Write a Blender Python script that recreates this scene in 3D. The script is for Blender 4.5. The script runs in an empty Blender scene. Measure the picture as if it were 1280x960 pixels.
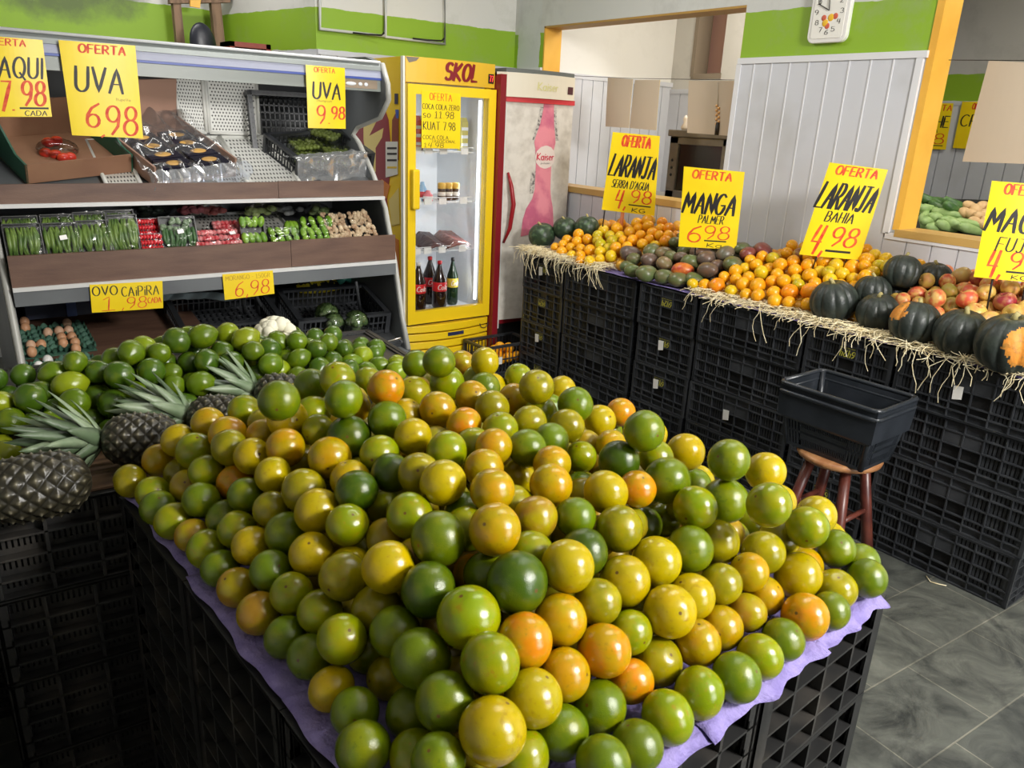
import bpy, bmesh, math, random
from mathutils import Vector, Matrix, Euler, noise as mnoise
random.seed(7)
S = bpy.context.scene
COL = S.collection
PI = math.pi
# ------------------------------------------------------------------ camera
F, PITCH, ROLL, YAW, EYE = 960.3, .32895, .0460, .6523, 1.68
fw = Vector((math.sin(YAW)*math.cos(PITCH), math.cos(YAW)*math.cos(PITCH), -math.sin(PITCH)))
r0 = Vector((math.cos(YAW), -math.sin(YAW), 0)); u0 = r0.cross(fw)
RT = r0*math.cos(ROLL)+u0*math.sin(ROLL); UP = -r0*math.sin(ROLL)+u0*math.cos(ROLL)
CAM = Vector((0, 0, EYE))
cd = bpy.data.cameras.new('camera'); cam = bpy.data.objects.new('camera', cd); COL.objects.link(cam)
cd.sensor_fit = 'HORIZONTAL'; cd.sensor_width = 36; cd.lens = 36*F/1280; cd.clip_start = .02
M = Matrix((RT, UP, -fw)).transposed().to_4x4(); M.translation = CAM
cam.matrix_world = M; S.camera = cam
# ------------------------------------------------------------------ light
S.view_settings.view_transform = 'Standard'; S.view_settings.look = 'None'
S.view_settings.gamma = 1; S.view_settings.use_curve_mapping = False
S.view_settings.exposure = -0.15
w = bpy.data.worlds.new('sky'); S.world = w; w.use_nodes = True
w.node_tree.nodes['Background'].inputs[0].default_value = (.80, .90, 1.0, 1)
w.node_tree.nodes['Background'].inputs[1].default_value = .12
def area(name, loc, target, sx, sy, power, col=(1, 1, 1)):
    d = bpy.data.lights.new(name, 'AREA'); d.shape = 'RECTANGLE'; d.size = sx; d.size_y = sy
    d.energy = power; d.color = col
    o = bpy.data.objects.new(name, d); COL.objects.link(o); o.location = loc
    o.rotation_euler = (Vector(target)-Vector(loc)).to_track_quat('-Z', 'Y').to_euler(); return o
area('shopfront_daylight', (2.0, -1.5, 2.70), (1.2, 2.0, .9), .75, .5, 178, (1, .97, .93))
area('shopfront_daylight', (1.9, -2.3, 1.45), (1.9, 2.8, 1.0), 1.1, 1.3, 56, (.96, .98, 1))
area('ceiling_tube_and_fill', (1.9, 1.2, 2.93), (1.9, 1.2, 0), 1.3, .10, 16, (1, .98, .95))
area('ceiling_tube_and_fill', (2.1, 3.4, 2.93), (2.1, 3.4, 0), 1.3, .14, 26, (1, .98, .95))
area('ceiling_tube_and_fill', (1.0, 5.2, 2.93), (1.0, 5.4, 0), 1.3, .14, 15, (1, .98, .95))  # unseen fill lamp, added to brighten the rear wall
area('display_case_fill', (1.05, 3.86, 1.83), (1.05, 4.05, 1.3), 1.5, .03, 2.6, (1, .98, .94))  # added fill under the canopy, brightens the shelves; no lamp is seen there
area('back_room_light', (4.6, 3.4, 2.9), (4.6, 3.6, 0), 1.0, .6, 27, (1, .92, .8))
area('back_room_light', (4.8, 1.6, 2.9), (4.8, 1.9, 0), 1.0, .6, 22, (1, .95, .86))
# ------------------------------------------------------------------ pixel geometry (1280x960)
def ray(x, y): return (RT*((x-640)/F)-UP*((y-480)/F)+fw).normalized()
def PP(x, y, p0, n):
    d = ray(x, y); n = Vector(n); return CAM+d*((Vector(p0)-CAM).dot(n)/d.dot(n))
def PX(x, y, X): return PP(x, y, (X, 0, 0), (1, 0, 0))
def PY(x, y, Y): return PP(x, y, (0, Y, 0), (0, 1, 0))
def PZ(x, y, Z): return PP(x, y, (0, 0, Z), (0, 0, 1))
def proj(p):
    q = Vector(p)-CAM; k = q.dot(fw); return 640+F*q.dot(RT)/k, 480-F*q.dot(UP)/k
# ------------------------------------------------------------------ materials
def lin(c):
    f = lambda v: v/12.92 if v <= .04045 else ((v+.055)/1.055)**2.4
    return tuple(f(v/255) for v in c)+(1,)
MATS = {}
def mat(name, rgb, rough=.5, metal=0, spec=.5, rgb2=None, nscale=8, nmix=(.4, .6), bump=0, bscale=60, alpha=None, emit=0, stretch=None, coat=0, detail=4):
    if name in MATS: return MATS[name]
    m = bpy.data.materials.new(name); m.use_nodes = True; MATS[name] = m
    nt = m.node_tree; N = nt.nodes; L = nt.links; b = N['Principled BSDF']
    b.inputs['Base Color'].default_value = lin(rgb); b.inputs['Roughness'].default_value = rough
    b.inputs['Metallic'].default_value = metal; b.inputs['Specular IOR Level'].default_value = spec
    b.inputs['Coat Weight'].default_value = coat
    if emit:
        b.inputs['Emission Color'].default_value = lin(rgb); b.inputs['Emission Strength'].default_value = emit
    tc = N.new('ShaderNodeTexCoord'); mp = N.new('ShaderNodeMapping'); L.new(tc.outputs['Object'], mp.inputs[0])
    if stretch: mp.inputs['Scale'].default_value = stretch
    if rgb2:
        t = N.new('ShaderNodeTexNoise'); t.inputs['Scale'].default_value = nscale; t.inputs['Detail'].default_value = detail
        L.new(mp.outputs[0], t.inputs[0])
        mr = N.new('ShaderNodeMapRange'); mr.inputs[1].default_value = nmix[0]; mr.inputs[2].default_value = nmix[1]
        L.new(t.outputs[0], mr.inputs[0])
        mx = N.new('ShaderNodeMix'); mx.data_type = 'RGBA'; mx.inputs[6].default_value = lin(rgb); mx.inputs[7].default_value = lin(rgb2)
        L.new(mr.outputs[0], mx.inputs[0]); L.new(mx.outputs[2], b.inputs['Base Color'])
    if bump:
        t2 = N.new('ShaderNodeTexNoise'); t2.inputs['Scale'].default_value = bscale; t2.inputs['Detail'].default_value = 3
        L.new(mp.outputs[0], t2.inputs[0])
        bp = N.new('ShaderNodeBump'); bp.inputs['Strength'].default_value = bump; bp.inputs['Distance'].default_value = .01
        L.new(t2.outputs[0], bp.inputs['Height']); L.new(bp.outputs[0], b.inputs['Normal'])
    return m
def film(name, tint=(255, 255, 255), gloss=.25, rough=.12, milk=0):
    """thin clear plastic / glass: see-through with a glossy sheen"""
    if name in MATS: return MATS[name]
    m = bpy.data.materials.new(name); m.use_nodes = True; MATS[name] = m
    nt = m.node_tree; N = nt.nodes; L = nt.links; N.remove(N['Principled BSDF'])
    tr = N.new('ShaderNodeBsdfTransparent'); tr.inputs[0].default_value = lin(tint)
    gl = N.new('ShaderNodeBsdfGlossy'); gl.inputs['Roughness'].default_value = rough
    fr = N.new('ShaderNodeFresnel'); fr.inputs[0].default_value = 1.45
    mu = N.new('ShaderNodeMath'); mu.operation = 'MULTIPLY_ADD'; mu.inputs[1].default_value = .7; mu.inputs[2].default_value = gloss*.25
    L.new(fr.outputs[0], mu.inputs[0])
    mx = N.new('ShaderNodeMixShader'); L.new(mu.outputs[0], mx.inputs[0]); L.new(tr.outputs[0], mx.inputs[1]); L.new(gl.outputs[0], mx.inputs[2])
    last = mx
    if milk:
        df = N.new('ShaderNodeBsdfDiffuse'); df.inputs[0].default_value = (.85, .87, .88, 1)
        m2 = N.new('ShaderNodeMixShader'); m2.inputs[0].default_value = milk
        L.new(mx.outputs[0], m2.inputs[1]); L.new(df.outputs[0], m2.inputs[2]); last = m2
    L.new(last.outputs[0], N['Material Output'].inputs[0]); return m
def fruit_mat(name, accent, blotch_scale, pore=0, rough=.32, spots=None, lo=.45, hi=.65, spec=.5):
    """skin whose ground colour is the object's own colour, with noisy blotches of an accent (amount = object alpha)"""
    m = bpy.data.materials.new(name); m.use_nodes = True; MATS[name] = m
    nt = m.node_tree; N = nt.nodes; L = nt.links; b = N['Principled BSDF']
    b.inputs['Roughness'].default_value = rough; b.inputs['Specular IOR Level'].default_value = spec
    oi = N.new('ShaderNodeObjectInfo'); tc = N.new('ShaderNodeTexCoord')
    ad = N.new('ShaderNodeVectorMath'); ad.operation = 'ADD'
    sc = N.new('ShaderNodeMath'); sc.operation = 'MULTIPLY'; sc.inputs[1].default_value = 37
    L.new(oi.outputs['Random'], sc.inputs[0]); L.new(tc.outputs['Object'], ad.inputs[0]); L.new(sc.outputs[0], ad.inputs[1])
    t = N.new('ShaderNodeTexNoise'); t.inputs['Scale'].default_value = blotch_scale; t.inputs['Detail'].default_value = 3
    L.new(ad.outputs[0], t.inputs[0])
    mr = N.new('ShaderNodeMapRange'); mr.inputs[1].default_value = lo; mr.inputs[2].default_value = hi
    L.new(t.outputs[0], mr.inputs[0])
    mu = N.new('ShaderNodeMath'); mu.operation = 'MULTIPLY'; L.new(mr.outputs[0], mu.inputs[0]); L.new(oi.outputs['Alpha'], mu.inputs[1])
    mx = N.new('ShaderNodeMix'); mx.data_type = 'RGBA'; mx.inputs[7].default_value = lin(accent)
    L.new(mu.outputs[0], mx.inputs[0]); L.new(oi.outputs['Color'], mx.inputs[6])
    out = mx.outputs[2]
    if spots:
        t3 = N.new('ShaderNodeTexNoise'); t3.inputs['Scale'].default_value = blotch_scale*4; t3.inputs['Detail'].default_value = 4
        L.new(ad.outputs[0], t3.inputs[0])
        m3 = N.new('ShaderNodeMapRange'); m3.inputs[1].default_value = .60; m3.inputs[2].default_value = .72; m3.inputs[4].default_value = .6
        L.new(t3.outputs[0], m3.inputs[0])
        x3 = N.new('ShaderNodeMix'); x3.data_type = 'RGBA'; x3.inputs[7].default_value = lin(spots)
        L.new(m3.outputs[0], x3.inputs[0]); L.new(out, x3.inputs[6]); out = x3.outputs[2]
        # the stem scar on top: a dry brown star in a pale ring
        sp = N.new('ShaderNodeSeparateXYZ'); L.new(tc.outputs['Object'], sp.inputs[0])
        le = N.new('ShaderNodeVectorMath'); le.operation = 'LENGTH'; L.new(tc.outputs['Object'], le.inputs[0])
        dv = N.new('ShaderNodeMath'); dv.operation = 'DIVIDE'; L.new(sp.outputs[2], dv.inputs[0]); L.new(le.outputs['Value'], dv.inputs[1])
        m4 = N.new('ShaderNodeMapRange'); m4.inputs[1].default_value = .9965; m4.inputs[2].default_value = .9985
        L.new(dv.outputs[0], m4.inputs[0])
        x4 = N.new('ShaderNodeMix'); x4.data_type = 'RGBA'; x4.inputs[7].default_value = lin((96, 70, 30))
        L.new(m4.outputs[0], x4.inputs[0]); L.new(out, x4.inputs[6]); out = x4.outputs[2]
    L.new(out, b.inputs['Base Color'])
    if pore:
        v = N.new('ShaderNodeTexNoise'); v.inputs['Scale'].default_value = 34; v.inputs['Detail'].default_value = 1
        L.new(ad.outputs[0], v.inputs[0])
        bp = N.new('ShaderNodeBump'); bp.inputs['Strength'].default_value = pore; bp.inputs['Distance'].default_value = .002
        L.new(v.outputs[0], bp.inputs['Height']); L.new(bp.outputs[0], b.inputs['Normal'])
    return m
# ------------------------------------------------------------------ mesh builder
class MB:
    def __init__(s): s.v = []; s.f = []; s.m = []; s.sm = []
    def add(s, vs, fs, mi=0, smooth=False):
        o = len(s.v); s.v += [tuple(v) for v in vs]
        for f in fs: s.f.append([i+o for i in f]); s.m.append(mi); s.sm.append(smooth)
    def box(s, c, d, R=None, mi=0, taper=1):
        x, y, z = d[0]/2, d[1]/2, d[2]/2; c = Vector(c)
        vs = [Vector((sx*x*(taper if sz < 0 else 1), sy*y*(taper if sz < 0 else 1), sz*z)) for sz in (-1, 1) for sy in (-1, 1) for sx in (-1, 1)]
        if R is not None: vs = [R @ v for v in vs]
        s.add([v+c for v in vs], [(0, 2, 3, 1), (4, 5, 7, 6), (0, 1, 5, 4), (2, 6, 7, 3), (0, 4, 6, 2), (1, 3, 7, 5)], mi)
    def bb(s, a, b, mi=0):
        s.box([(a[i]+b[i])/2 for i in range(3)], [abs(b[i]-a[i]) for i in range(3)], None, mi)
    def hexa(s, bot, top, mi=0):
        s.add(list(bot)+list(top), [(3, 2, 1, 0), (4, 5, 6, 7), (0, 1, 5, 4), (1, 2, 6, 5), (2, 3, 7, 6), (3, 0, 4, 7)], mi)
    def slab(s, q, n, t, mi=0):
        """quad q (4 points) given thickness t along -n"""
        n = Vector(n).normalized(); s.hexa([Vector(p)-n*t for p in q], [Vector(p) for p in q], mi)
    def prism(s, poly, d, mi=0, smooth=False):
        d = Vector(d); n = len(poly); P = [Vector(p) for p in poly]
        s.add(P+[p+d for p in P], [list(range(n))[::-1], list(range(n, 2*n))]+[(i, (i+1) % n, n+(i+1) % n, n+i) for i in range(n)], mi, smooth)
    def tube(s, pts, r, n=8, mi=0, cap=True):
        P = [Vector(p) for p in pts]; rings = []
        R = r if isinstance(r, (list, tuple)) else [r]*len(P)
        ref = None
        for i, p in enumerate(P):
            t = (P[min(i+1, len(P)-1)]-P[max(i-1, 0)]).normalized()
            if ref is None: ref = Vector((0, 0, 1)) if abs(t.z) < .9 else Vector((1, 0, 0))
            a = t.cross(ref)
            if a.length < 1e-6: a = t.orthogonal()
            a.normalize(); b = a.cross(t).normalized(); ref = b
            rings.append([p+(a*math.cos(2*PI*k/n)+b*math.sin(2*PI*k/n))*R[i] for k in range(n)])
        vs = [v for g in rings for v in g]; fs = []
        for i in range(len(P)-1):
            for k in range(n): fs.append((i*n+k, i*n+(k+1) % n, (i+1)*n+(k+1) % n, (i+1)*n+k))
        if cap: fs += [list(range(n))[::-1], [(len(P)-1)*n+k for k in range(n)]]
        s.add(vs, fs, mi, n > 4)
    def lathe(s, prof, n=20, c=(0, 0, 0), fn=None, mi=0, M=None):
        """prof: (r, z) bottom to top; fn(theta, r, z) -> r"""
        c = Vector(c); vs = []; fs = []
        for (r, z) in prof:
            for k in range(n):
                th = 2*PI*k/n; rr = fn(th, r, z) if fn else r
                v = Vector((rr*math.cos(th), rr*math.sin(th), z)); vs.append((M @ v if M else v)+c)
        for i in range(len(prof)-1):
            for k in range(n): fs.append((i*n+k, i*n+(k+1) % n, (i+1)*n+(k+1) % n, (i+1)*n+k))
        fs += [list(range(n))[::-1], [(len(prof)-1)*n+k for k in range(n)]]
        s.add(vs, fs, mi, True)
    def grid(s, fn, nu, nv, mi=0, smooth=True):
        vs = [fn(i/nu, j/nv) for j in range(nv+1) for i in range(nu+1)]
        s.add(vs, [(j*(nu+1)+i, j*(nu+1)+i+1, (j+1)*(nu+1)+i+1, (j+1)*(nu+1)+i) for j in range(nv) for i in range(nu)], mi, smooth)
    def ball(s, c, r, nu=12, nv=8, sc=(1, 1, 1), R=None, mi=0):
        c = Vector(c)
        def f(i, j):
            th = 2*PI*i; ph = PI*(j-.5)
            v = Vector((math.cos(th)*math.cos(ph)*sc[0], math.sin(th)*math.cos(ph)*sc[1], math.sin(ph)*sc[2]))*r
            return (R @ v if R is not None else v)+c
        s.grid(f, nu, nv, mi)
    def mesh(s, name, mats, weld=False):
        me = bpy.data.meshes.new(name); me.from_pydata(s.v, [], s.f)
        for m in (mats if isinstance(mats, (list, tuple)) else [mats]): me.materials.append(m)
        me.polygons.foreach_set('material_index', s.m); me.polygons.foreach_set('use_smooth', s.sm)
        if weld:
            bm = bmesh.new(); bm.from_mesh(me); bmesh.ops.remove_doubles(bm, verts=bm.verts, dist=1e-5); bm.to_mesh(me); bm.free()
        me.update(); return me
    def build(s, name, mats, parent=None, loc=None, bevel=0, solid=0, weld=False, sub=0):
        """link as ONE object; loc given: vertices are made relative to it"""
        if loc is not None:
            l = Vector(loc); s.v = [tuple(Vector(v)-l) for v in s.v]
        o = bpy.data.objects.new(name, s.mesh(name, mats, weld)); COL.objects.link(o)
        if parent: o.parent = parent
        if loc is not None: o.location = loc
        if solid:
            md = o.modifiers.new('thickness', 'SOLIDIFY'); md.thickness = solid; md.offset = 0
        if sub:
            md = o.modifiers.new('smooth', 'SUBSURF'); md.levels = sub; md.render_levels = sub
        if bevel:
            md = o.modifiers.new('bevel', 'BEVEL'); md.width = bevel; md.segments = 2; md.limit_method = 'ANGLE'
        return o
def tag(o, label=None, cat=None, group=None, kind=None):
    if label: o['label'] = label
    if cat: o['category'] = cat
    if group: o['group'] = group
    if kind: o['kind'] = kind
    return o
def empty(name, loc, label, cat, group=None, rz=0):
    o = bpy.data.objects.new(name, None); COL.objects.link(o); o.location = loc; o.rotation_euler = (0, 0, rz)
    o.empty_display_size = .05; return tag(o, label, cat, group)
def inst(me, name, loc, rot=(0, 0, 0), sc=(1, 1, 1), parent=None, color=None):
    o = bpy.data.objects.new(name, me); COL.objects.link(o); o.location = loc; o.rotation_euler = rot; o.scale = sc
    if parent: o.parent = parent
    if color: o.color = color
    return o
def kid(o, parent):
    """parent while keeping world coordinates (parents here are unrotated or handled by the caller)"""
    o.parent = parent; o.matrix_parent_inverse = parent_matrix(parent).inverted(); return o
def parent_matrix(p):
    m = Matrix.LocRotScale(p.location, p.rotation_euler, p.scale)
    return parent_matrix(p.parent) @ p.matrix_parent_inverse @ m if p.parent else m
def struct(o): o['kind'] = 'structure'; return o
ORD = ['first', 'second', 'third', 'fourth', 'fifth', 'sixth', 'seventh', 'eighth', 'ninth', 'tenth', 'eleventh', 'twelfth', 'thirteenth', 'fourteenth',
       'fifteenth', 'sixteenth', 'seventeenth', 'eighteenth', 'nineteenth', 'twentieth']
def number_labels(items, fmt='{ord} {desc} from the left {zone}', one='the only {desc} {zone}'):
    """items: (object, desc, zone). Gives each its own label by counting left to right inside each (desc, zone)."""
    g = {}
    for it in items: g.setdefault((it[1], it[2]), []).append(it[0])
    for (d, z), os_ in g.items():
        os_.sort(key=lambda o: proj(o.location)[0])
        for i, o in enumerate(os_):
            if len(os_) == 1: o['label'] = one.format(desc=d, zone=z)
            elif i == 0: o['label'] = 'leftmost '+d+' '+z
            elif i == len(os_)-1: o['label'] = 'rightmost '+d+' '+z
            else: o['label'] = fmt.format(ord=ORD[i], desc=d, zone=z)
# ------------------------------------------------------------------ brush lettering
def arc(cx, cy, rx, ry, a0, a1, n=12): return [(cx+rx*math.cos(math.radians(a0+(a1-a0)*i/n)), cy+ry*math.sin(math.radians(a0+(a1-a0)*i/n))) for i in range(n+1)]
GL = {
 'A': [[(0, 0), (.3, 1), (.6, 0)], [(.1, .36), (.5, .36)]],
 'B': [[(0, 0), (0, 1)], [(0, 1)]+arc(.22, .76, .22, .24, 90, -90)+[(0, .52)], [(0, .52)]+arc(.25, .26, .27, .26, 90, -90)+[(0, 0)]],
 'C': [arc(.32, .5, .32, .5, 50, 310)], 'D': [[(0, 0), (0, 1)], [(0, 1)]+arc(.2, .5, .38, .5, 90, -90)+[(0, 0)]],
 'E': [[(.48, 1), (0, 1), (0, 0), (.5, 0)], [(0, .52), (.4, .52)]], 'F': [[(.5, 1), (0, 1), (0, 0)], [(0, .52), (.4, .52)]],
 'G': [arc(.32, .5, .32, .5, 50, 340)+[(.62, .45), (.36, .45)]], 'H': [[(0, 0), (0, 1)], [(.5, 0), (.5, 1)], [(0, .5), (.5, .5)]],
 'I': [[(.06, 0), (.06, 1)]], 'J': [[(.1, 1), (.6, 1)], [(.4, 1)]+arc(.22, .2, .18, .2, 0, -150)], 'K': [[(0, 0), (0, 1)], [(.5, 1), (.03, .45), (.55, 0)]],
 'L': [[(0, 1), (0, 0), (.48, 0)]], 'M': [[(0, 0), (.08, 1), (.36, .25), (.64, 1), (.72, 0)]], 'N': [[(0, 0), (0, 1), (.5, 0), (.5, 1)]],
 'O': [arc(.32, .5, .32, .5, 90, 450, 20)], 'P': [[(0, 0), (0, 1)], [(0, 1)]+arc(.22, .73, .26, .27, 90, -90)+[(0, .46)]],
 'Q': [arc(.32, .5, .32, .5, 90, 450, 20), [(.36, .25), (.66, -.08)]], 'R': [[(0, 0), (0, 1)], [(0, 1)]+arc(.22, .74, .26, .26, 90, -90)+[(0, .48)], [(.2, .48), (.54, 0)]],
 'S': [arc(.27, .75, .24, .25, 40, 270)+arc(.27, .25, .26, .25, 90, -140)], 'T': [[(0, 1), (.6, 1)], [(.3, 1), (.3, 0)]],
 'U': [[(0, 1)]+arc(.26, .3, .26, .3, 180, 360)+[(.52, 1)]], 'V': [[(0, 1), (.28, 0), (.56, 1)]], 'Z': [[(0, 1), (.5, 1), (0, 0), (.52, 0)]],
 'X': [[(0, 1), (.5, 0)], [(.5, 1), (0, 0)]],
 '0': [arc(.26, .5, .26, .5, 90, 450, 20)], '1': [[(.02, .80), (.2, 1), (.2, 0)], [(0, 0), (.4, 0)]], '2': [arc(.24, .74, .24, .26, 160, -30)+[(0, 0), (.5, 0)]],
 '3': [arc(.22, .75, .22, .25, 150, -90), arc(.22, .25, .25, .25, 90, -150)], '4': [[(.1, 1), (0, .4), (.5, .4)], [(.42, 1), (.36, -.05)]],
 '5': [[(.48, 1), (.06, 1), (.02, .55)]+arc(.22, .3, .26, .3, 110, -150)], '6': [[(.46, .98), (.2, .8), (.04, .5)]+arc(.25, .27, .23, .27, 170, 510)],
 '7': [[(0, 1), (.5, 1), (.2, 0)]], '8': [arc(.25, .76, .2, .24, -90, 270, 18), arc(.25, .26, .25, .27, 90, 450, 18)],
 '9': [arc(.23, .72, .23, .28, 0, 360, 18)+[(.46, .72), (.42, .3), (.2, 0)]], '.': [[(.06, .02), (.1, .02)]], ',': [[(.08, .06), (.02, -.14)]],
 "'": [[(.06, 1.02), (.02, .82)]], '-': [[(0, .45), (.36, .45)]],
 'a': [arc(.22, .3, .22, .3, 30, 330), [(.44, .6), (.44, 0)]], 'i': [[(.06, .6), (.06, 0)], [(.06, .82), (.07, .86)]],
 's': [arc(.18, .45, .16, .16, 40, 270, 8)+arc(.18, .15, .17, .15, 90, -140, 8)], 'e': [[(.02, .32), (.4, .32)]+arc(.21, .3, .2, .3, 10, 310)],
 'r': [[(0, .6), (0, 0)], arc(.2, .38, .2, .2, 180, 60, 6)], 'p': [[(0, .6), (0, -.35)], arc(.2, .3, .22, .3, 150, -150)],
 'n': [[(0, .6), (0, 0)], arc(.2, .35, .2, .25, 180, 0, 8)+[(.4, 0)]], 'o': [arc(.22, .3, .22, .3, 90, 450, 14)], 'h': [[(0, 1), (0, 0)], arc(.2, .35, .2, .25, 180, 0, 8)+[(.4, 0)]],
 'm': [[(0, .6), (0, 0)], arc(.16, .4, .16, .2, 180, 0, 8)+[(.32, 0)], arc(.48, .4, .16, .2, 180, 0, 8)+[(.64, 0)]], 'g': [arc(.22, .3, .22, .3, 30, 330), [(.44, .6), (.44, -.2), (.2, -.35), (.02, -.22)]],
 't': [[(.16, .95), (.16, .1), (.3, 0)], [(0, .62), (.34, .62)]], 'd': [arc(.22, .3, .22, .3, 30, 330), [(.44, 1), (.44, 0)]], 'l': [[(.05, 1), (.05, 0)]], 'f': [[(.35, .95), (.2, 1), (.14, .8), (.14, 0)], [(0, .6), (.3, .6)]], 'u': [[(0, .6)]+arc(.2, .22, .2, .22, 180, 360, 8)+[(.4, .6)]]}
def strokes(text, gap=.2):
    out = []; x = 0
    for ch in text:
        if ch == ' ': x += .4; continue
        g = GL.get(ch) or GL[ch.upper()]
        w_ = max(p[0] for st in g for p in st)
        for st in g: out.append([(p[0]+x, p[1]) for p in st])
        x += w_+gap
    return out, max(x-gap, .1)
def letters(mb, text, fn, s0, s1, t0, t1, weight=.1, shear=0, pen=50, gap=.2, lift=0, wob=0):
    """brush strokes of text filling the box s0..s1 x t0..t1 (t grows downward) of a surface fn(s,t,h)->point; weight is relative to letter height"""
    st, W = strokes(text, gap); H = t1-t0; kx = (s1-s0)/W
    asp = mb_aspect(fn)            # width of the sheet / its height
    for q in st:
        P = []
        for (x, y) in q:
            P.append(Vector((s0+x*kx+shear*(y-.5)*H/asp, t1-y*H)))
        # metric space: s scaled by aspect
        Q = [Vector((p.x*asp, p.y)) for p in P]
        D = [Q[0]]
        for a, b in zip(Q, Q[1:]):
            n = max(1, int((b-a).length/(H*.22)))
            for i in range(1, n+1): D.append(a.lerp(b, i/n))
        Lp = []; Rp = []
        for i, p in enumerate(D):
            d = D[min(i+1, len(D)-1)]-D[max(i-1, 0)]
            if d.length < 1e-9: d = Vector((1, 0))
            d.normalize(); ang = math.degrees(math.atan2(-d.y, d.x))
            wd = weight*H*(.5+.5*abs(math.sin(math.radians(ang-pen+90-40))))*.5
            if i in (0, len(D)-1): wd *= .8
            n = Vector((-d.y, d.x))
            Lp.append(p+n*wd); Rp.append(p-n*wd)
        # round-ish ends
        d0 = (D[0]-D[min(1, len(D)-1)]); d1 = (D[-1]-D[max(-2, -len(D))])
        if d0.length > 0: Lp[0] += d0.normalized()*weight*H*.25; Rp[0] += d0.normalized()*weight*H*.25
        if d1.length > 0: Lp[-1] += d1.normalized()*weight*H*.25; Rp[-1] += d1.normalized()*weight*H*.25
        vs = [fn(p.x/asp, p.y, lift+.0008) for p in Lp]+[fn(p.x/asp, p.y, lift+.0008) for p in Rp]; n = len(D)
        mb.add(vs, [(n+i, n+i+1, i+1, i) for i in range(n-1)])
def mb_aspect(fn):
    a = (Vector(fn(1, .5, 0))-Vector(fn(0, .5, 0))).length; b = (Vector(fn(.5, 1, 0))-Vector(fn(.5, 0, 0))).length
    return a/b
def quad_fn(q, curl=0):
    """bilinear surface over corners TL, TR, BR, BL with optional curl toward the front"""
    tl, tr, br, bl = [Vector(p) for p in q]; n = (tr-tl).cross(bl-tl).normalized()
    if n.dot(CAM-tl) < 0: n = -n
    def f(s, t, h=0):
        p = tl*(1-s)*(1-t)+tr*s*(1-t)+br*s*t+bl*(1-s)*t
        return p+n*(h+curl*4*s*(1-s)+.25*curl*math.sin(t*3))
    return f
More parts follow.
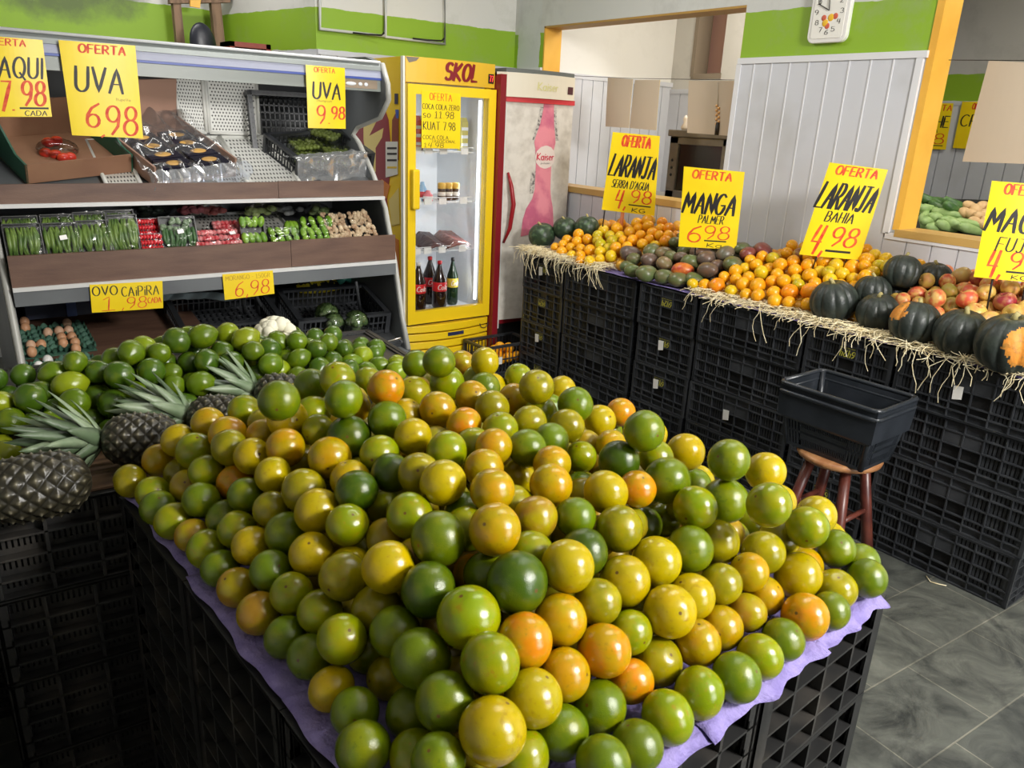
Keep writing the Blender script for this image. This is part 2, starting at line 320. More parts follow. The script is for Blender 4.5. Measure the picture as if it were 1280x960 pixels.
# ------------------------------------------------------------------ the room
def wall_mat(name, bands, axis_scale, patch=None, dirt=(150, 150, 145), dirtamt=.45, stain=None):
    """bands: list of (z upper limit, rgb) bottom to top, world z (objects sit at the origin); plank = (axis, pitch, z top)"""
    m = bpy.data.materials.new(name); m.use_nodes = True; nt = m.node_tree; N = nt.nodes; L = nt.links; b = N['Principled BSDF']
    b.inputs['Roughness'].default_value = .55
    tc = N.new('ShaderNodeTexCoord'); sp = N.new('ShaderNodeSeparateXYZ'); L.new(tc.outputs['Object'], sp.inputs[0])
    ns = N.new('ShaderNodeTexNoise'); ns.inputs['Scale'].default_value = 9; ns.inputs['Detail'].default_value = 6; L.new(tc.outputs['Object'], ns.inputs[0])
    wob = N.new('ShaderNodeMath'); wob.operation = 'MULTIPLY_ADD'; wob.inputs[1].default_value = .022; L.new(ns.outputs[0], wob.inputs[0]); L.new(sp.outputs[2], wob.inputs[2])
    cur = None
    for i, (z, c) in enumerate(bands):
        if cur is None:
            rgb = N.new('ShaderNodeRGB'); rgb.outputs[0].default_value = lin(c); cur = rgb.outputs[0]; zl = z; continue
        g = N.new('ShaderNodeMath'); g.operation = 'GREATER_THAN'; g.inputs[1].default_value = zl+.011; L.new(wob.outputs[0], g.inputs[0])
        mx = N.new('ShaderNodeMix'); mx.data_type = 'RGBA'; L.new(g.outputs[0], mx.inputs[0]); L.new(cur, mx.inputs[6]); mx.inputs[7].default_value = lin(c)
        cur = mx.outputs[2]; zl = z
    if patch:      # newer white paint brushed over part of the stripe, between two ragged vertical edges (object y)
        wy = N.new('ShaderNodeMath'); wy.operation = 'MULTIPLY_ADD'; wy.inputs[1].default_value = .05; L.new(ns.outputs[0], wy.inputs[0]); L.new(sp.outputs[1], wy.inputs[2])
        g1 = N.new('ShaderNodeMath'); g1.operation = 'GREATER_THAN'; g1.inputs[1].default_value = patch[0]+.025; L.new(wy.outputs[0], g1.inputs[0])
        g2 = N.new('ShaderNodeMath'); g2.operation = 'LESS_THAN'; g2.inputs[1].default_value = patch[1]+.025; L.new(wy.outputs[0], g2.inputs[0])
        g3 = N.new('ShaderNodeMath'); g3.operation = 'MULTIPLY'; L.new(g1.outputs[0], g3.inputs[0]); L.new(g2.outputs[0], g3.inputs[1])
        px_ = N.new('ShaderNodeMix'); px_.data_type = 'RGBA'; px_.inputs[7].default_value = lin((206, 210, 208)); L.new(g3.outputs[0], px_.inputs[0]); L.new(cur, px_.inputs[6]); cur = px_.outputs[2]
    n2 = N.new('ShaderNodeTexNoise'); n2.inputs['Scale'].default_value = 3.2; n2.inputs['Detail'].default_value = 8; n2.inputs['Roughness'].default_value = .7
    L.new(tc.outputs['Object'], n2.inputs[0])
    mr = N.new('ShaderNodeMapRange'); mr.inputs[1].default_value = .52; mr.inputs[2].default_value = .78; mr.inputs[4].default_value = dirtamt; L.new(n2.outputs[0], mr.inputs[0])
    md = N.new('ShaderNodeMix'); md.data_type = 'RGBA'; md.inputs[7].default_value = lin(dirt); L.new(mr.outputs[0], md.inputs[0]); L.new(cur, md.inputs[6])
    fin = md.outputs[2]
    if stain:      # a mould stain with a shape of its own: x, z, half sizes
        def mth(op, a, v=None, b2=None):
            q = N.new('ShaderNodeMath'); q.operation = op; L.new(a, q.inputs[0])
            if v is not None: q.inputs[1].default_value = v
            if b2 is not None: L.new(b2, q.inputs[1])
            return q.outputs[0]
        ex = mth('POWER', mth('MULTIPLY', mth('SUBTRACT', sp.outputs[0], stain[0]), 1/stain[2]), 2); ez = mth('POWER', mth('MULTIPLY', mth('SUBTRACT', sp.outputs[2], stain[1]), 1/stain[3]), 2)
        fall = mth('SUBTRACT', mth('MULTIPLY', n2.outputs[0], 2.2), None, mth('ADD', ex, None, ez))
        mr2 = N.new('ShaderNodeMapRange'); mr2.inputs[1].default_value = .15; mr2.inputs[2].default_value = 1.0; mr2.inputs[4].default_value = .85; L.new(fall, mr2.inputs[0])
        ms = N.new('ShaderNodeMix'); ms.data_type = 'RGBA'; ms.inputs[7].default_value = lin((78, 92, 52)); L.new(mr2.outputs[0], ms.inputs[0]); L.new(fin, ms.inputs[6]); fin = ms.outputs[2]
    L.new(fin, b.inputs['Base Color'])
    bp = N.new('ShaderNodeBump'); bp.inputs['Strength'].default_value = .15; bp.inputs['Distance'].default_value = .01
    L.new(n2.outputs[0], bp.inputs['Height']); L.new(bp.outputs[0], b.inputs['Normal'])
    return m
GREEN = (140, 178, 40)
m_wl = wall_mat('painted_plaster_left', [(2.06, (205, 207, 210)), (2.305, GREEN), (9, (216, 216, 210))], 1, dirt=(150, 155, 135))
m_wr = wall_mat('painted_plaster_right', [(2.035, (200, 202, 206)), (2.285, GREEN), (9, (206, 208, 204))], 1, patch=(4.70, 4.96))
m_wrear = wall_mat('stained_plaster', [(2.06, (205, 207, 210)), (2.33, GREEN), (9, (216, 216, 210))], 1, dirt=(120, 130, 100), dirtamt=.5, stain=(.95, 2.30, .55, .16))
m_gray = wall_mat('grey_plaster', [(9, (206, 203, 196))], 1)
m_white = wall_mat('white_plaster', [(9, (226, 224, 218))], 1, dirt=(205, 203, 195))
m_pvc = mat('white_pvc_boards', (206, 208, 214), .4, rgb2=(186, 186, 186), nscale=2.5, nmix=(.5, .8))
m_yel = mat('yellow_gloss_paint', (238, 184, 74), .45, rgb2=(226, 168, 60), nscale=3)
m_sill = mat('varnished_sill', (196, 160, 92), .4)
m_strip = mat('white_trim', (222, 223, 226), .4)
def floor_mat():
    m = bpy.data.materials.new('slate_tiles'); m.use_nodes = True; nt = m.node_tree; N = nt.nodes; L = nt.links; b = N['Principled BSDF']
    tc = N.new('ShaderNodeTexCoord'); mp = N.new('ShaderNodeMapping'); mp.inputs['Rotation'].default_value = (0, 0, math.radians(4)); mp.inputs['Location'].default_value = (.06, .03, 0)
    L.new(tc.outputs['Object'], mp.inputs[0])
    br = N.new('ShaderNodeTexBrick'); br.inputs['Scale'].default_value = 1; br.inputs['Brick Width'].default_value = .40; br.inputs['Row Height'].default_value = .27
    br.inputs['Mortar Size'].default_value = .0028; br.inputs['Mortar Smooth'].default_value = .3; br.offset = .5
    br.inputs['Color1'].default_value = lin((84, 87, 85)); br.inputs['Color2'].default_value = lin((100, 102, 98)); br.inputs['Mortar'].default_value = lin((128, 126, 118))
    L.new(mp.outputs[0], br.inputs[0])
    n = N.new('ShaderNodeTexNoise'); n.inputs['Scale'].default_value = 5; n.inputs['Detail'].default_value = 10; n.inputs['Roughness'].default_value = .68; n.inputs['Distortion'].default_value = 1.2
    L.new(tc.outputs['Object'], n.inputs[0])
    mr = N.new('ShaderNodeMapRange'); mr.inputs[1].default_value = .35; mr.inputs[2].default_value = .75; L.new(n.outputs[0], mr.inputs[0])
    mx = N.new('ShaderNodeMix'); mx.data_type = 'RGBA'; mx.blend_type = 'OVERLAY'; mx.inputs[0].default_value = .92
    cr = N.new('ShaderNodeMix'); cr.data_type = 'RGBA'; cr.inputs[6].default_value = (.10, .105, .10, 1); cr.inputs[7].default_value = (.66, .65, .58, 1)
    L.new(mr.outputs[0], cr.inputs[0]); L.new(br.outputs[0], mx.inputs[6]); L.new(cr.outputs[2], mx.inputs[7]); L.new(mx.outputs[2], b.inputs['Base Color'])
    rr = N.new('ShaderNodeMapRange'); rr.inputs[3].default_value = .35; rr.inputs[4].default_value = .7; L.new(n.outputs[0], rr.inputs[0]); L.new(rr.outputs[0], b.inputs['Roughness'])
    ad = N.new('ShaderNodeMath'); ad.operation = 'MULTIPLY_ADD'; ad.inputs[1].default_value = -1.2; L.new(br.outputs[1], ad.inputs[0]); L.new(n.outputs[0], ad.inputs[2])
    bp = N.new('ShaderNodeBump'); bp.inputs['Strength'].default_value = .35; bp.inputs['Distance'].default_value = .01; L.new(ad.outputs[0], bp.inputs['Height']); L.new(bp.outputs[0], b.inputs['Normal'])
    return m
b = MB(); b.bb((-2.4, -2.6, -.1), (6.3, 6.4, 0)); struct(b.build('floor', floor_mat()))
b = MB(); b.bb((-2.4, -2.6, 3.0), (6.3, 6.4, 3.1)); struct(b.build('ceiling', m_white))
XW, YL = 3.70, 5.0       # the right wall and the left wall of the shop
def cut_wall(y0, y1, holes, mb):
    """wall on X = XW .. XW+.15 with holes (ya, yb, za, zb)"""
    ys = sorted({y0, y1} | {h[0] for h in holes} | {h[1] for h in holes})
    for a, c in zip(ys, ys[1:]):
        hz = [h for h in holes if h[0] <= a and h[1] >= c]
        if not hz: mb.bb((XW, a, 0), (XW+.15, c, 3)); continue
        h = hz[0]; mb.bb((XW, a, 0), (XW+.15, c, h[2])); mb.bb((XW, a, h[3]), (XW+.15, c, 3))
OP1 = (2.925, 4.655, 1.26, 2.325); OP2 = (.30, 1.875, 1.27, 2.62)
b = MB(); cut_wall(-2.6, YL, [OP1, OP2], b); struct(b.build('wall_right', m_wr))
b = MB(); b.bb((2.14, YL, 0), (XW+.15, YL+.15, 3)); struct(b.build('wall_left', m_wl))
b = MB(); b.prism([(2.14, YL, 0), (2.29, YL+.1, 0), (2.03, 6.25, 0), (1.88, 6.1, 0)], (0, 0, 3)); struct(b.build('wall_jog', m_wl))
b = MB(); b.bb((-2.4, 6.1, 0), (1.95, 6.25, 3)); struct(b.build('wall_rear', m_wrear))
b = MB(); b.bb((-2.5, -2.6, 0), (-2.4, 6.25, 3)); struct(b.build('wall_side', m_gray))
b = MB(); b.bb((-2.5, -2.7, 0), (.4, -2.6, 3)); b.bb((.4, -2.7, 2.95), (6.3, -2.6, 3.0)); struct(b.build('wall_street', m_gray))
# board panelling on the right wall: boards with grooves, a cap strip and corner strips
def boards(mb, y0, y1, z0, z1, X=XW, pitch=.118, th=.012):
    n = max(1, round((y1-y0)/pitch)); p = (y1-y0)/n
    for i in range(n): mb.bb((X-th, y0+i*p+.003, z0), (X, y0+(i+1)*p-.003, z1))
    mb.bb((X-th*.45, y0, z0), (X, y1, z1))
b = MB()
for i in range(1, 9): b.box((XW-.012, 1.93+i*.1106, 1.02), (.006, .007, 2.02))
struct(b.build('trim_14', m_strip))
b = MB(); b.bb((XW-.012, 1.93, 0), (XW, 2.925, 2.03)); boards(b, -2.0, 1.93, 0, 1.23); boards(b, 2.925, 4.98, 0, 1.225); struct(b.build('trim_1', m_pvc))
b = MB(); b.bb((XW-.02, 1.89, 2.03), (XW, 2.925, 2.06)); b.bb((XW-.018, 1.905, 1.25), (XW, 1.935, 2.03)); b.bb((XW-.018, 2.9, 1.25), (XW, 2.93, 2.03))
b.bb((XW-.018, .3, 1.225), (XW, 1.92, 1.255)); b.bb((XW-.02, 4.655, 2.03), (XW, 5.0, 2.055)); struct(b.build('trim_2', m_strip))
b = MB(); boards(b, 4.655, 4.98, 1.26, 2.03); struct(b.build('trim_3', m_pvc))
# left wall boards behind the fridges
b = MB()
n = 13
for i in range(n): b.bb((2.16+i*.118, YL-.012, 0), (2.16+i*.118+.112, YL, 2.03))
b.bb((2.14, YL-.02, 2.03), (XW, YL, 2.06)); struct(b.build('trim_4', m_pvc))
b = MB()
for i in range(9):
    a = Vector((2.14, YL, 0)).lerp(Vector((1.88, 6.1, 0)), i/9+.004); c = Vector((2.14, YL, 0)).lerp(Vector((1.88, 6.1, 0)), (i+1)/9-.004)
    nn = Vector((-1.1, -.26, 0)).normalized()*.012
    b.prism([a, c, c+nn, a+nn], (0, 0, 2.03))
struct(b.build('trim_5', m_pvc))
# yellow linings of the two openings
b = MB(); t = .012
b.bb((XW-.002, OP1[1]-t, OP1[2]), (XW+.15, OP1[1]+.0, OP1[3])); b.bb((XW+.004, OP1[0], OP1[2]), (XW+.15, OP1[0]+.004, OP1[3])); struct(b.build('window_1', m_yel))
b = MB(); b.bb((XW-.002, OP1[0], OP1[3]-t), (XW+.15, OP1[1], OP1[3])); struct(b.build('trim_13', mat('shaded_yellow_lintel', (176, 138, 66), .6)))  # shade on the lintel, put into a darker copy of the yellow
b = MB(); b.bb((XW-.02, OP1[0], OP1[2]-.035), (XW+.17, OP1[1], OP1[2]+.004)); struct(b.build('trim_6', m_sill))
b = MB(); b.bb((XW-.004, OP2[1]-t, OP2[2]), (XW+.154, OP2[1]+.022, OP2[3])); b.bb((XW-.004, OP2[0], OP2[3]-t), (XW+.154, OP2[1], OP2[3]+.01))
b.bb((XW-.004, OP2[0]-.02, OP2[2]), (XW+.154, OP2[0]+t, OP2[3])); struct(b.build('window_2', m_yel))
b = MB(); b.bb((XW-.02, OP2[0], OP2[2]-.03), (XW+.17, OP2[1], OP2[2]+.004)); struct(b.build('trim_7', m_sill))
# the room beyond
b = MB(); b.bb((XW+.15, 4.66, 0), (5.1, 4.8, 3)); struct(b.build('wall_beyond_left', m_white))
b = MB(); b.bb((5.05, 2.75, 0), (5.2, 4.16, 3)); b.bb((5.05, 4.16, 0), (5.2, 4.44, 2.08)); b.bb((5.05, 4.16, 2.8), (5.2, 4.44, 3)); b.bb((5.05, 4.44, 0), (5.2, 4.66, 3)); struct(b.build('wall_beyond_end', m_gray))
b = MB(); b.bb((5.32, 3.6, 1.9), (5.4, 4.9, 3.0)); b.bb((5.2, 3.6, 2.0), (5.4, 4.9, 2.06)); struct(b.build('wall_beyond_alcove', mat('salmon_paint', (236, 190, 172), .6)))
b = MB(); b.bb((5.045, 4.15, 2.06), (5.21, 4.45, 2.10)); b.bb((5.04, 4.42, 2.08), (5.2, 4.455, 2.8)); struct(b.build('trim_8', mat('grey_brown_frame', (140, 126, 108), .6)))
b = MB(); b.bb((3.86, 4.645, 0), (5.05, 4.66, 2.0), 0); struct(b.build('trim_9', m_pvc))
b = MB()
for i in range(11): b.bb((3.86+i*.108, 4.638, 0), (3.86+i*.108+.1, 4.66, 2.0))
b.bb((3.86, 4.632, 2.0), (5.05, 4.66, 2.035)); struct(b.build('trim_10', m_pvc))
b = MB()
for i in range(16): b.bb((5.03, 2.76+i*.118, 0), (5.05, 2.76+i*.118+.111, 1.95))
b.bb((5.025, 2.75, 1.95), (5.05, 4.65, 1.985)); struct(b.build('trim_11', m_pvc))
m_wb = wall_mat('painted_plaster_beyond', [(1.96, (206, 208, 212)), (2.14, GREEN), (9, (196, 194, 190))], 1)
b = MB(); b.bb((6.1, -2.6, 0), (6.25, 4.8, 3)); struct(b.build('wall_beyond_far', m_wb))
b = MB()
for i in range(36): b.bb((6.085, -1+i*.118, 0), (6.1, -1+i*.118+.111, 1.93))
b.bb((6.08, -1, 1.93), (6.1, 3.3, 1.955)); struct(b.build('trim_12', m_pvc))
b = MB(); b.bb((3.855, 2.70, 1.26), (3.93, 2.92, 2.4)); 
# dark post just beyond the far jamb of the opening
b = MB(); b.bb((3.86, 2.925, 1.3), (3.9, 2.965, 2.31)); tag(b.build('metal_post', mat('dark_steel', (48, 48, 52), .5), loc=(3.88, 2.945, 1.3)), 'dark upright post just inside the wide wall opening, beside its right jamb', 'post')

# ------------------------------------------------------------------ signs
m_paper = mat('yellow_sign_paper', (252, 222, 22), .38, rgb2=(246, 212, 16), nscale=4)
m_red = mat('red_marker', (214, 52, 24), .55, rgb2=(232, 96, 36), nscale=40)
m_black = mat('black_marker', (28, 26, 26), .5)
def sign(label, q, lines, curl=.006, name='price_sign', cat='price sign', group=None, paper=None, post=None):
    """q: four world corners TL,TR,BR,BL; lines: (part, text, s0, s1, t0, t1, material, weight, shear)"""
    f = quad_fn(q, curl); c = f(.5, 1)
    e = empty(name, c, label, cat, group)
    mb = MB(); mb.grid(lambda s, t: f(s, t), 12, 12, 0, False)
    sheet = kid(mb.build('paper_sheet', paper or m_paper, solid=.0009), e)
    for (part, text, s0, s1, t0, t1, mt, wt, sh) in lines:
        mb = MB()
        if text == '_':
            for i in range(8):
                a = s0+(s1-s0)*i/8; c2 = s0+(s1-s0)*(i+1)/8
                mb.add([f(a, t0, .0008), f(c2, t0, .0008), f(c2, t1, .0008), f(a, t1, .0008)], [(0, 1, 2, 3)])
        else: letters(mb, text, f, s0, s1, t0, t1, wt, sh)
        kid(mb.build(part, mt), sheet)
    if post:
        for args in post:
            mb = MB(); mb.tube(*args[1:]); kid(mb.build(args[0], args[0] == 'wood_stick' and mat('orange_wood', (226, 140, 96), .6) or m_black), e)
    return e
def q_plane(pts, fn): return [fn(*p) for p in pts]
R_, K_ = m_red, m_black
d_ = lambda Y: (lambda x, y: PY(x, y, Y))
sign('yellow sign with a price of 7.98 each, cut off by the left photo edge', q_plane([(-24, 44), (53, 50), (65, 146), (-12, 146)], d_(3.63)),
     [('heading', 'OFERTA', .05, .70, .02, .10, R_, .26, .1), ('product_name', 'CAQUI', .02, .93, .24, .50, K_, .13, .12), ('price', '7.', .20, .42, .55, .92, R_, .12, .15),
      ('price', '98', .55, .93, .54, .85, R_, .13, .12), ('underline', '_', .48, .96, .875, .90, K_, .1, 0), ('unit', 'CADA', .56, .92, .92, .985, K_, .2, .1)])
sign('glossy yellow sign for grapes priced 6.98, hanging on the display rail', q_plane([(73, 50), (169, 57), (179, 173), (90, 169)], d_(3.62)),
     [('heading', 'OFERTA', .24, .85, .025, .11, R_, .28, .1), ('product_name', 'UVA', .15, .78, .26, .52, K_, .13, .12), ('small_note', 'Itupeva', .66, .86, .57, .60, K_, .1, .1),
      ('price', '6', .23, .40, .64, .90, R_, .13, .1), ('price', '98', .50, .93, .66, .97, R_, .11, .1), ('price_comma', ',', .39, .45, .90, .99, R_, .35, 0)])
sign('small yellow sign for grapes priced 9.98 at the right end of the rail', q_plane([(382, 81), (431, 85), (432, 161), (385, 160)], d_(3.62)),
     [('heading', 'OFERTA', .2, .72, .025, .10, R_, .2, 0), ('product_name', 'UVA', .16, .86, .26, .52, K_, .15, .08), ('small_note', 'Thompson', .22, .62, .53, .57, K_, .12, .1),
      ('price', '9.', .24, .56, .63, .92, R_, .12, .05), ('price', '98', .62, .97, .64, .84, R_, .18, .05)])
sign('wide yellow sign for eggs at 1,98 each on the lower ledge', q_plane([(112, 356), (203, 351), (204, 385), (115, 391)], d_(3.485)),
     [('product_name', 'OVO', .03, .36, .08, .40, K_, .14, 0), ('product_name', 'CAiPiRA', .42, .94, .14, .48, K_, .12, 0), ('price', '1', .15, .32, .46, .95, R_, .1, .1),
      ('price', ',98', .42, .76, .52, .92, R_, .1, .1), ('unit', 'CADA', .78, .97, .58, .78, R_, .16, 0)], curl=.002)
sign('small yellow sign priced 6,98 on the lower ledge', q_plane([(278, 343), (341, 338), (343, 367), (281, 375)], d_(3.485)),
     [('product_name', 'MORANGO - 150GR', .05, .93, .08, .26, mat('ochre_marker', (196, 150, 20), .5), .13, 0), ('price', '6,98', .22, .9, .34, .92, R_, .09, .1)], curl=.002)
def tilt(cx, cy, X, pts, toward=(-.80, -.60), lean=.0):
    c = PX(cx, cy, X); n = Vector((toward[0], toward[1], lean)).normalized()
    return [PP(x, y, c, n) for x, y in pts]
def stick(q, s, z0, r, kind):
    f = quad_fn(q); p = f(s, .7, -.008); g = f(s, 1.0, -.008); dd = (g-p).normalized(); k = (z0-p.z)/dd.z
    return (kind, [p, p+dd*k], r, 6)
q1 = tilt(790, 217, 3.42, [(766, 165), (825, 170), (818, 270), (752, 262)])
sign('yellow sign for oranges on an orange stick, nearest the white fridge', q1,
     [('heading', 'OFERTA', .24, .82, .03, .16, R_, .26, .12), ('product_name', 'LARANJA', .08, .97, .27, .54, K_, .125, .22)] +
     [('variety', "SERRA D'AGUA", .14, .86, .59, .69, K_, .14, .2), ('price', '4,', .25, .46, .72, .94, R_, .12, .15), ('price', '98', .54, .92, .70, .86, R_, .13, .1), ('underline', '_', .5, .92, .885, .90, K_, .1, 0), ('unit', 'KG', .58, .82, .93, .98, K_, .24, .1)],
     post=[stick(q1, .40, 1.02, .012, 'wood_stick'), stick(q1, .06, 1.0, .004, 'wire_leg')])
q2 = tilt(888, 262, 3.28, [(855, 208), (931, 215), (920, 312), (848, 308)])
sign('yellow sign for mangoes at 6.98 per kilo, standing among the mangoes', q2,
     [('heading', 'OFERTA', .16, .80, .03, .13, R_, .26, .12), ('product_name', 'MANGA', .06, .92, .30, .56, K_, .15, .2), ('variety', 'PALMER', .32, .74, .58, .68, K_, .15, .15),
      ('price', '6', .15, .37, .72, .93, R_, .13, .05), ('price', '98', .44, .86, .71, .88, R_, .12, .15), ('underline', '_', .44, .82, .895, .912, K_, .1, 0), ('unit', 'Kg', .5, .74, .935, .985, K_, .22, .1)],
     post=[stick(q2, .3, 1.0, .004, 'wire_leg'), stick(q2, .8, 1.0, .004, 'wire_leg')])
q3 = tilt(1052, 264, 3.40, [(1037, 203), (1110, 212), (1074, 325), (999, 318)])
sign('yellow sign for navel oranges at 4,98, leaning to the right', q3,
     [('heading', 'OFERTA', .16, .86, .02, .11, R_, .26, .1), ('product_name', 'LARANJA', .03, .96, .20, .47, K_, .125, .2), ('variety', 'BAHIA', .24, .70, .50, .61, K_, .15, .15),
      ('price', '4,', .14, .38, .66, .96, R_, .11, .15), ('price', '98', .44, .86, .66, .87, R_, .13, .15), ('underline', '_', .4, .82, .915, .94, K_, .1, 0)],
     post=[stick(q3, .3, 1.0, .004, 'wire_leg'), stick(q3, .8, 1.0, .004, 'wire_leg')])
q4 = tilt(1262, 290, 3.30, [(1240, 226), (1322, 232), (1300, 354), (1217, 346)])
sign('yellow sign for fuji apples, cut off by the right photo edge', q4,
     [('heading', 'OFERTA', .22, .86, .02, .12, R_, .26, .1), ('product_name', 'MACA', .06, .94, .26, .50, K_, .15, .2), ('variety', 'FUJI', .26, .74, .56, .70, K_, .13, .2),
      ('price', '4,', .18, .40, .70, .97, R_, .12, .15), ('price', '98', .50, .92, .70, .88, R_, .13, .12), ('underline', '_', .46, .9, .90, .92, K_, .1, 0), ('unit', 'KG', .56, .8, .94, .985, K_, .24, .1)],
     post=[stick(q4, .3, 1.0, .004, 'wire_leg'), stick(q4, .8, 1.0, .004, 'wire_leg')])
# blank backs of signs hung in the openings on a string
m_back = mat('bare_card_back', (196, 180, 158), .6, rgb2=(196, 180, 158), nscale=2)
def hang(label, X, pts, curl=.01):
    q = [PX(x, y, X) for x, y in pts]; f = quad_fn(q, curl); e = empty('hanging_sign', f(.5, 0), label, 'hanging sign', 'signs hung in the wall openings')
    mb = MB(); mb.grid(f, 10, 10, 0, False); kid(mb.build('card_back', m_back, solid=.0012), e)
    mb = MB(); mb.grid(lambda s, t: f(s, t, -.002), 10, 10); kid(tag(mb.build('card_front', m_paper), 'yellow face'), e)
hang('leftmost of the bare beige sign backs, hung in the wide wall opening', 3.80, [(760, 97), (791, 99), (786, 160), (757, 158)])
hang('beige sign back beside the leftmost one, over the orange price sign', 3.80, [(794, 100), (825, 100), (820, 163), (787, 160)])
hang('wide beige sign back hung above the old television', 3.80, [(861, 101), (918, 101), (914, 170), (859, 166)], .004)
hang('large beige sign back hung in the right hand opening', 3.80, [(1236, 76), (1330, 80), (1312, 206), (1203, 202)])
b = MB(); b.tube([PX(701, 94, 3.8), PX(790, 98, 3.8), PX(918, 100, 3.8)], .0016, 4); tag(b.build('hanging_string', m_black, loc=PX(790, 98, 3.8)), 'thin string across the wide opening holding the beige cards', 'string')
b = MB(); b.tube([PX(1186, 75, 3.8), PX(1330, 76, 3.8)], .0016, 4); tag(b.build('hanging_string', m_black, loc=PX(1200, 75, 3.8)), 'thin string across the right hand opening', 'string')
# a slim bottle-shaped picture on the wide card
f = quad_fn([PX(x, y, 3.79) for x, y in [(893, 103), (902, 103), (901, 166), (892, 166)]])
e = empty('hanging_ornament', f(.5, 0), 'narrow hanging ornament of beads with a black tip before the wide beige card', 'ornament')
mb = MB()
for i in range(9): mb.ball(f(.35+.3*(i % 2), .46+.045*i), .008, 8, 6)
kid(mb.build('bead_cluster', mat('amber_beads', (226, 180, 120), .3)), e)
mb = MB(); mb.tube([f(.5, 0), f(.5, .46)], .002, 5); kid(mb.build('cord', mat('pale_cord', (190, 184, 170), .6)), e)
mb = MB(); mb.lathe([(.012, -.035), (.013, 0), (.011, .035)], 10, f(.5, .92)); kid(mb.build('tip', m_black), e)
# ------------------------------------------------------------------ wall things
# clock
c = PX(1040, 25, XW); e = empty('wall_clock', (XW, c.y, c.z+.02), 'white rounded wall clock with fruit picture, hung on the green stripe', 'clock')
def rrect(cy, cz, hw, hh, r, X, n=6):
    out = []
    for (sy, sz, a0) in ((1, 1, 0), (-1, 1, 90), (-1, -1, 180), (1, -1, 270)):
        for i in range(n+1):
            a = math.radians(a0+90*i/n); out.append((X, cy+sy*(hw-r)+r*math.cos(a), cz+sz*(hh-r)+r*math.sin(a)))
    return out
y0, z0 = c.y, c.z+.03; hw, hh = .105, .135
mb = MB(); mb.prism(rrect(y0, z0, hw, hh, .035, XW-.03), (.03, 0, 0)); kid(mb.build('case', mat('white_plastic', (232, 230, 226), .35), bevel=.004), e)
mb = MB(); mb.prism(rrect(y0, z0, hw-.02, hh-.02, .012, XW-.033), (.004, 0, 0)); dl = kid(mb.build('dial', mat('dial_white', (238, 236, 228), .4)), e)
fc = lambda s, t, h=0: Vector((XW-.0335-h, y0+(hw-.02)*(1-2*s), z0+(hh-.02)*(1-2*t)))
mb = MB()
for i in range(12):
    a = math.radians(90-30*(i+1)); s = .5+.40*math.cos(a); t = .48-.40*math.sin(a); letters(mb, str(i+1), fc, s-.05, s+.05, t-.045, t+.045, .16)
kid(mb.build('numerals', m_black), dl)
mb = MB()
for (s, t, r) in ((.58, .60, .017), (.42, .70, .017)): mb.ball(fc(s, t, .0), r, 10, 6, (.12, 1, 1))
kid(mb.build('fruit_picture', mat('picture_yellow', (240, 190, 40), .5)), e)
mb = MB()
for (s, t, r) in ((.36, .60, .014), (.50, .76, .014), (.72, .58, .014)): mb.ball(fc(s, t, .0), r, 10, 6, (.12, 1, 1))
kid(mb.build('fruit_picture', mat('picture_red', (206, 96, 70), .5)), e)
for nm, s, t in (('hour_hand', .46, .20), ('minute_hand', .14, .32)):
    mb = MB(); mb.tube([fc(.5, .46, .004), fc(s, t, .004)], .0022, 5); kid(mb.build(nm, m_black), e)
# white painted frame with hooks on the left wall
m_fr = mat('white_painted_steel', (206, 208, 204), .45)
e = empty('wire_frame_rack', PY(478, 25, YL), 'white painted double frame mounted high on the green striped left wall', 'rack')
for (a, c2, z) in (((400, -30), (481, 45), 0), ((482, -30), (556, 55), 1)):
    mb = MB(); p = [PY(a[0], a[1], YL-.03), PY(c2[0], a[1]+10, YL-.03), PY(c2[0], c2[1], YL-.03), PY(a[0], c2[1]-9, YL-.03)]
    mb.tube(p+[p[0]], .011, 6); kid(mb.build('frame_loop', m_fr), e)
for (x, y) in ((441, 41), (516, 48)):
    mb = MB(); mb.tube([PY(x, y, YL-.04), PY(x+18, y+2, YL-.05), PY(x+36, y+3, YL-.09), PY(x+39, y, YL-.12)], .006, 6); kid(mb.build('hook', m_black), e)
# wooden frame at the rear left
m_wood = mat('weathered_wood', (140, 112, 88), .7, rgb2=(112, 88, 68), nscale=6, stretch=(6, 6, 1))
e = empty('timber_stand', (1.4, 5.9, 1.7), 'weathered wooden post stand behind the display case at top left', 'wooden stand')
for (x0, x1, y1) in ((217, 227, 70), (265, 277, 70)):
    mb = MB(); a = PY(x0-2, -8, 5.9); c2 = PY(x1-2, -8, 5.9); d = PY(x1+6, y1, 5.9); g = PY(x0+6, y1, 5.9); mb.slab([a, c2, d, g], (0, -1, 0), .06); kid(mb.build('post', m_wood), e)
    mb = MB(); zz = g.z; mb.bb((g.x, 5.9, 0), (d.x, 5.96, zz+.01)); kid(mb.build('post', m_wood), e)
mb = MB(); q = [PY(213, -6, 5.89), PY(290, -6, 5.89), PY(288, 3, 5.89), PY(213, 4, 5.89)]; mb.slab(q, (0, -1, 0), .07); kid(mb.build('cross_beam', m_wood), e)
mb = MB(); q = [PY(238, 0, 5.86), PY(251, 0, 5.86), PY(250, 10, 5.86), PY(238, 8, 5.86)]; mb.slab(q, (0, -1, 0), .02); kid(tag(mb.build('hinge_plate', m_yel), 'yellow plate'), e)
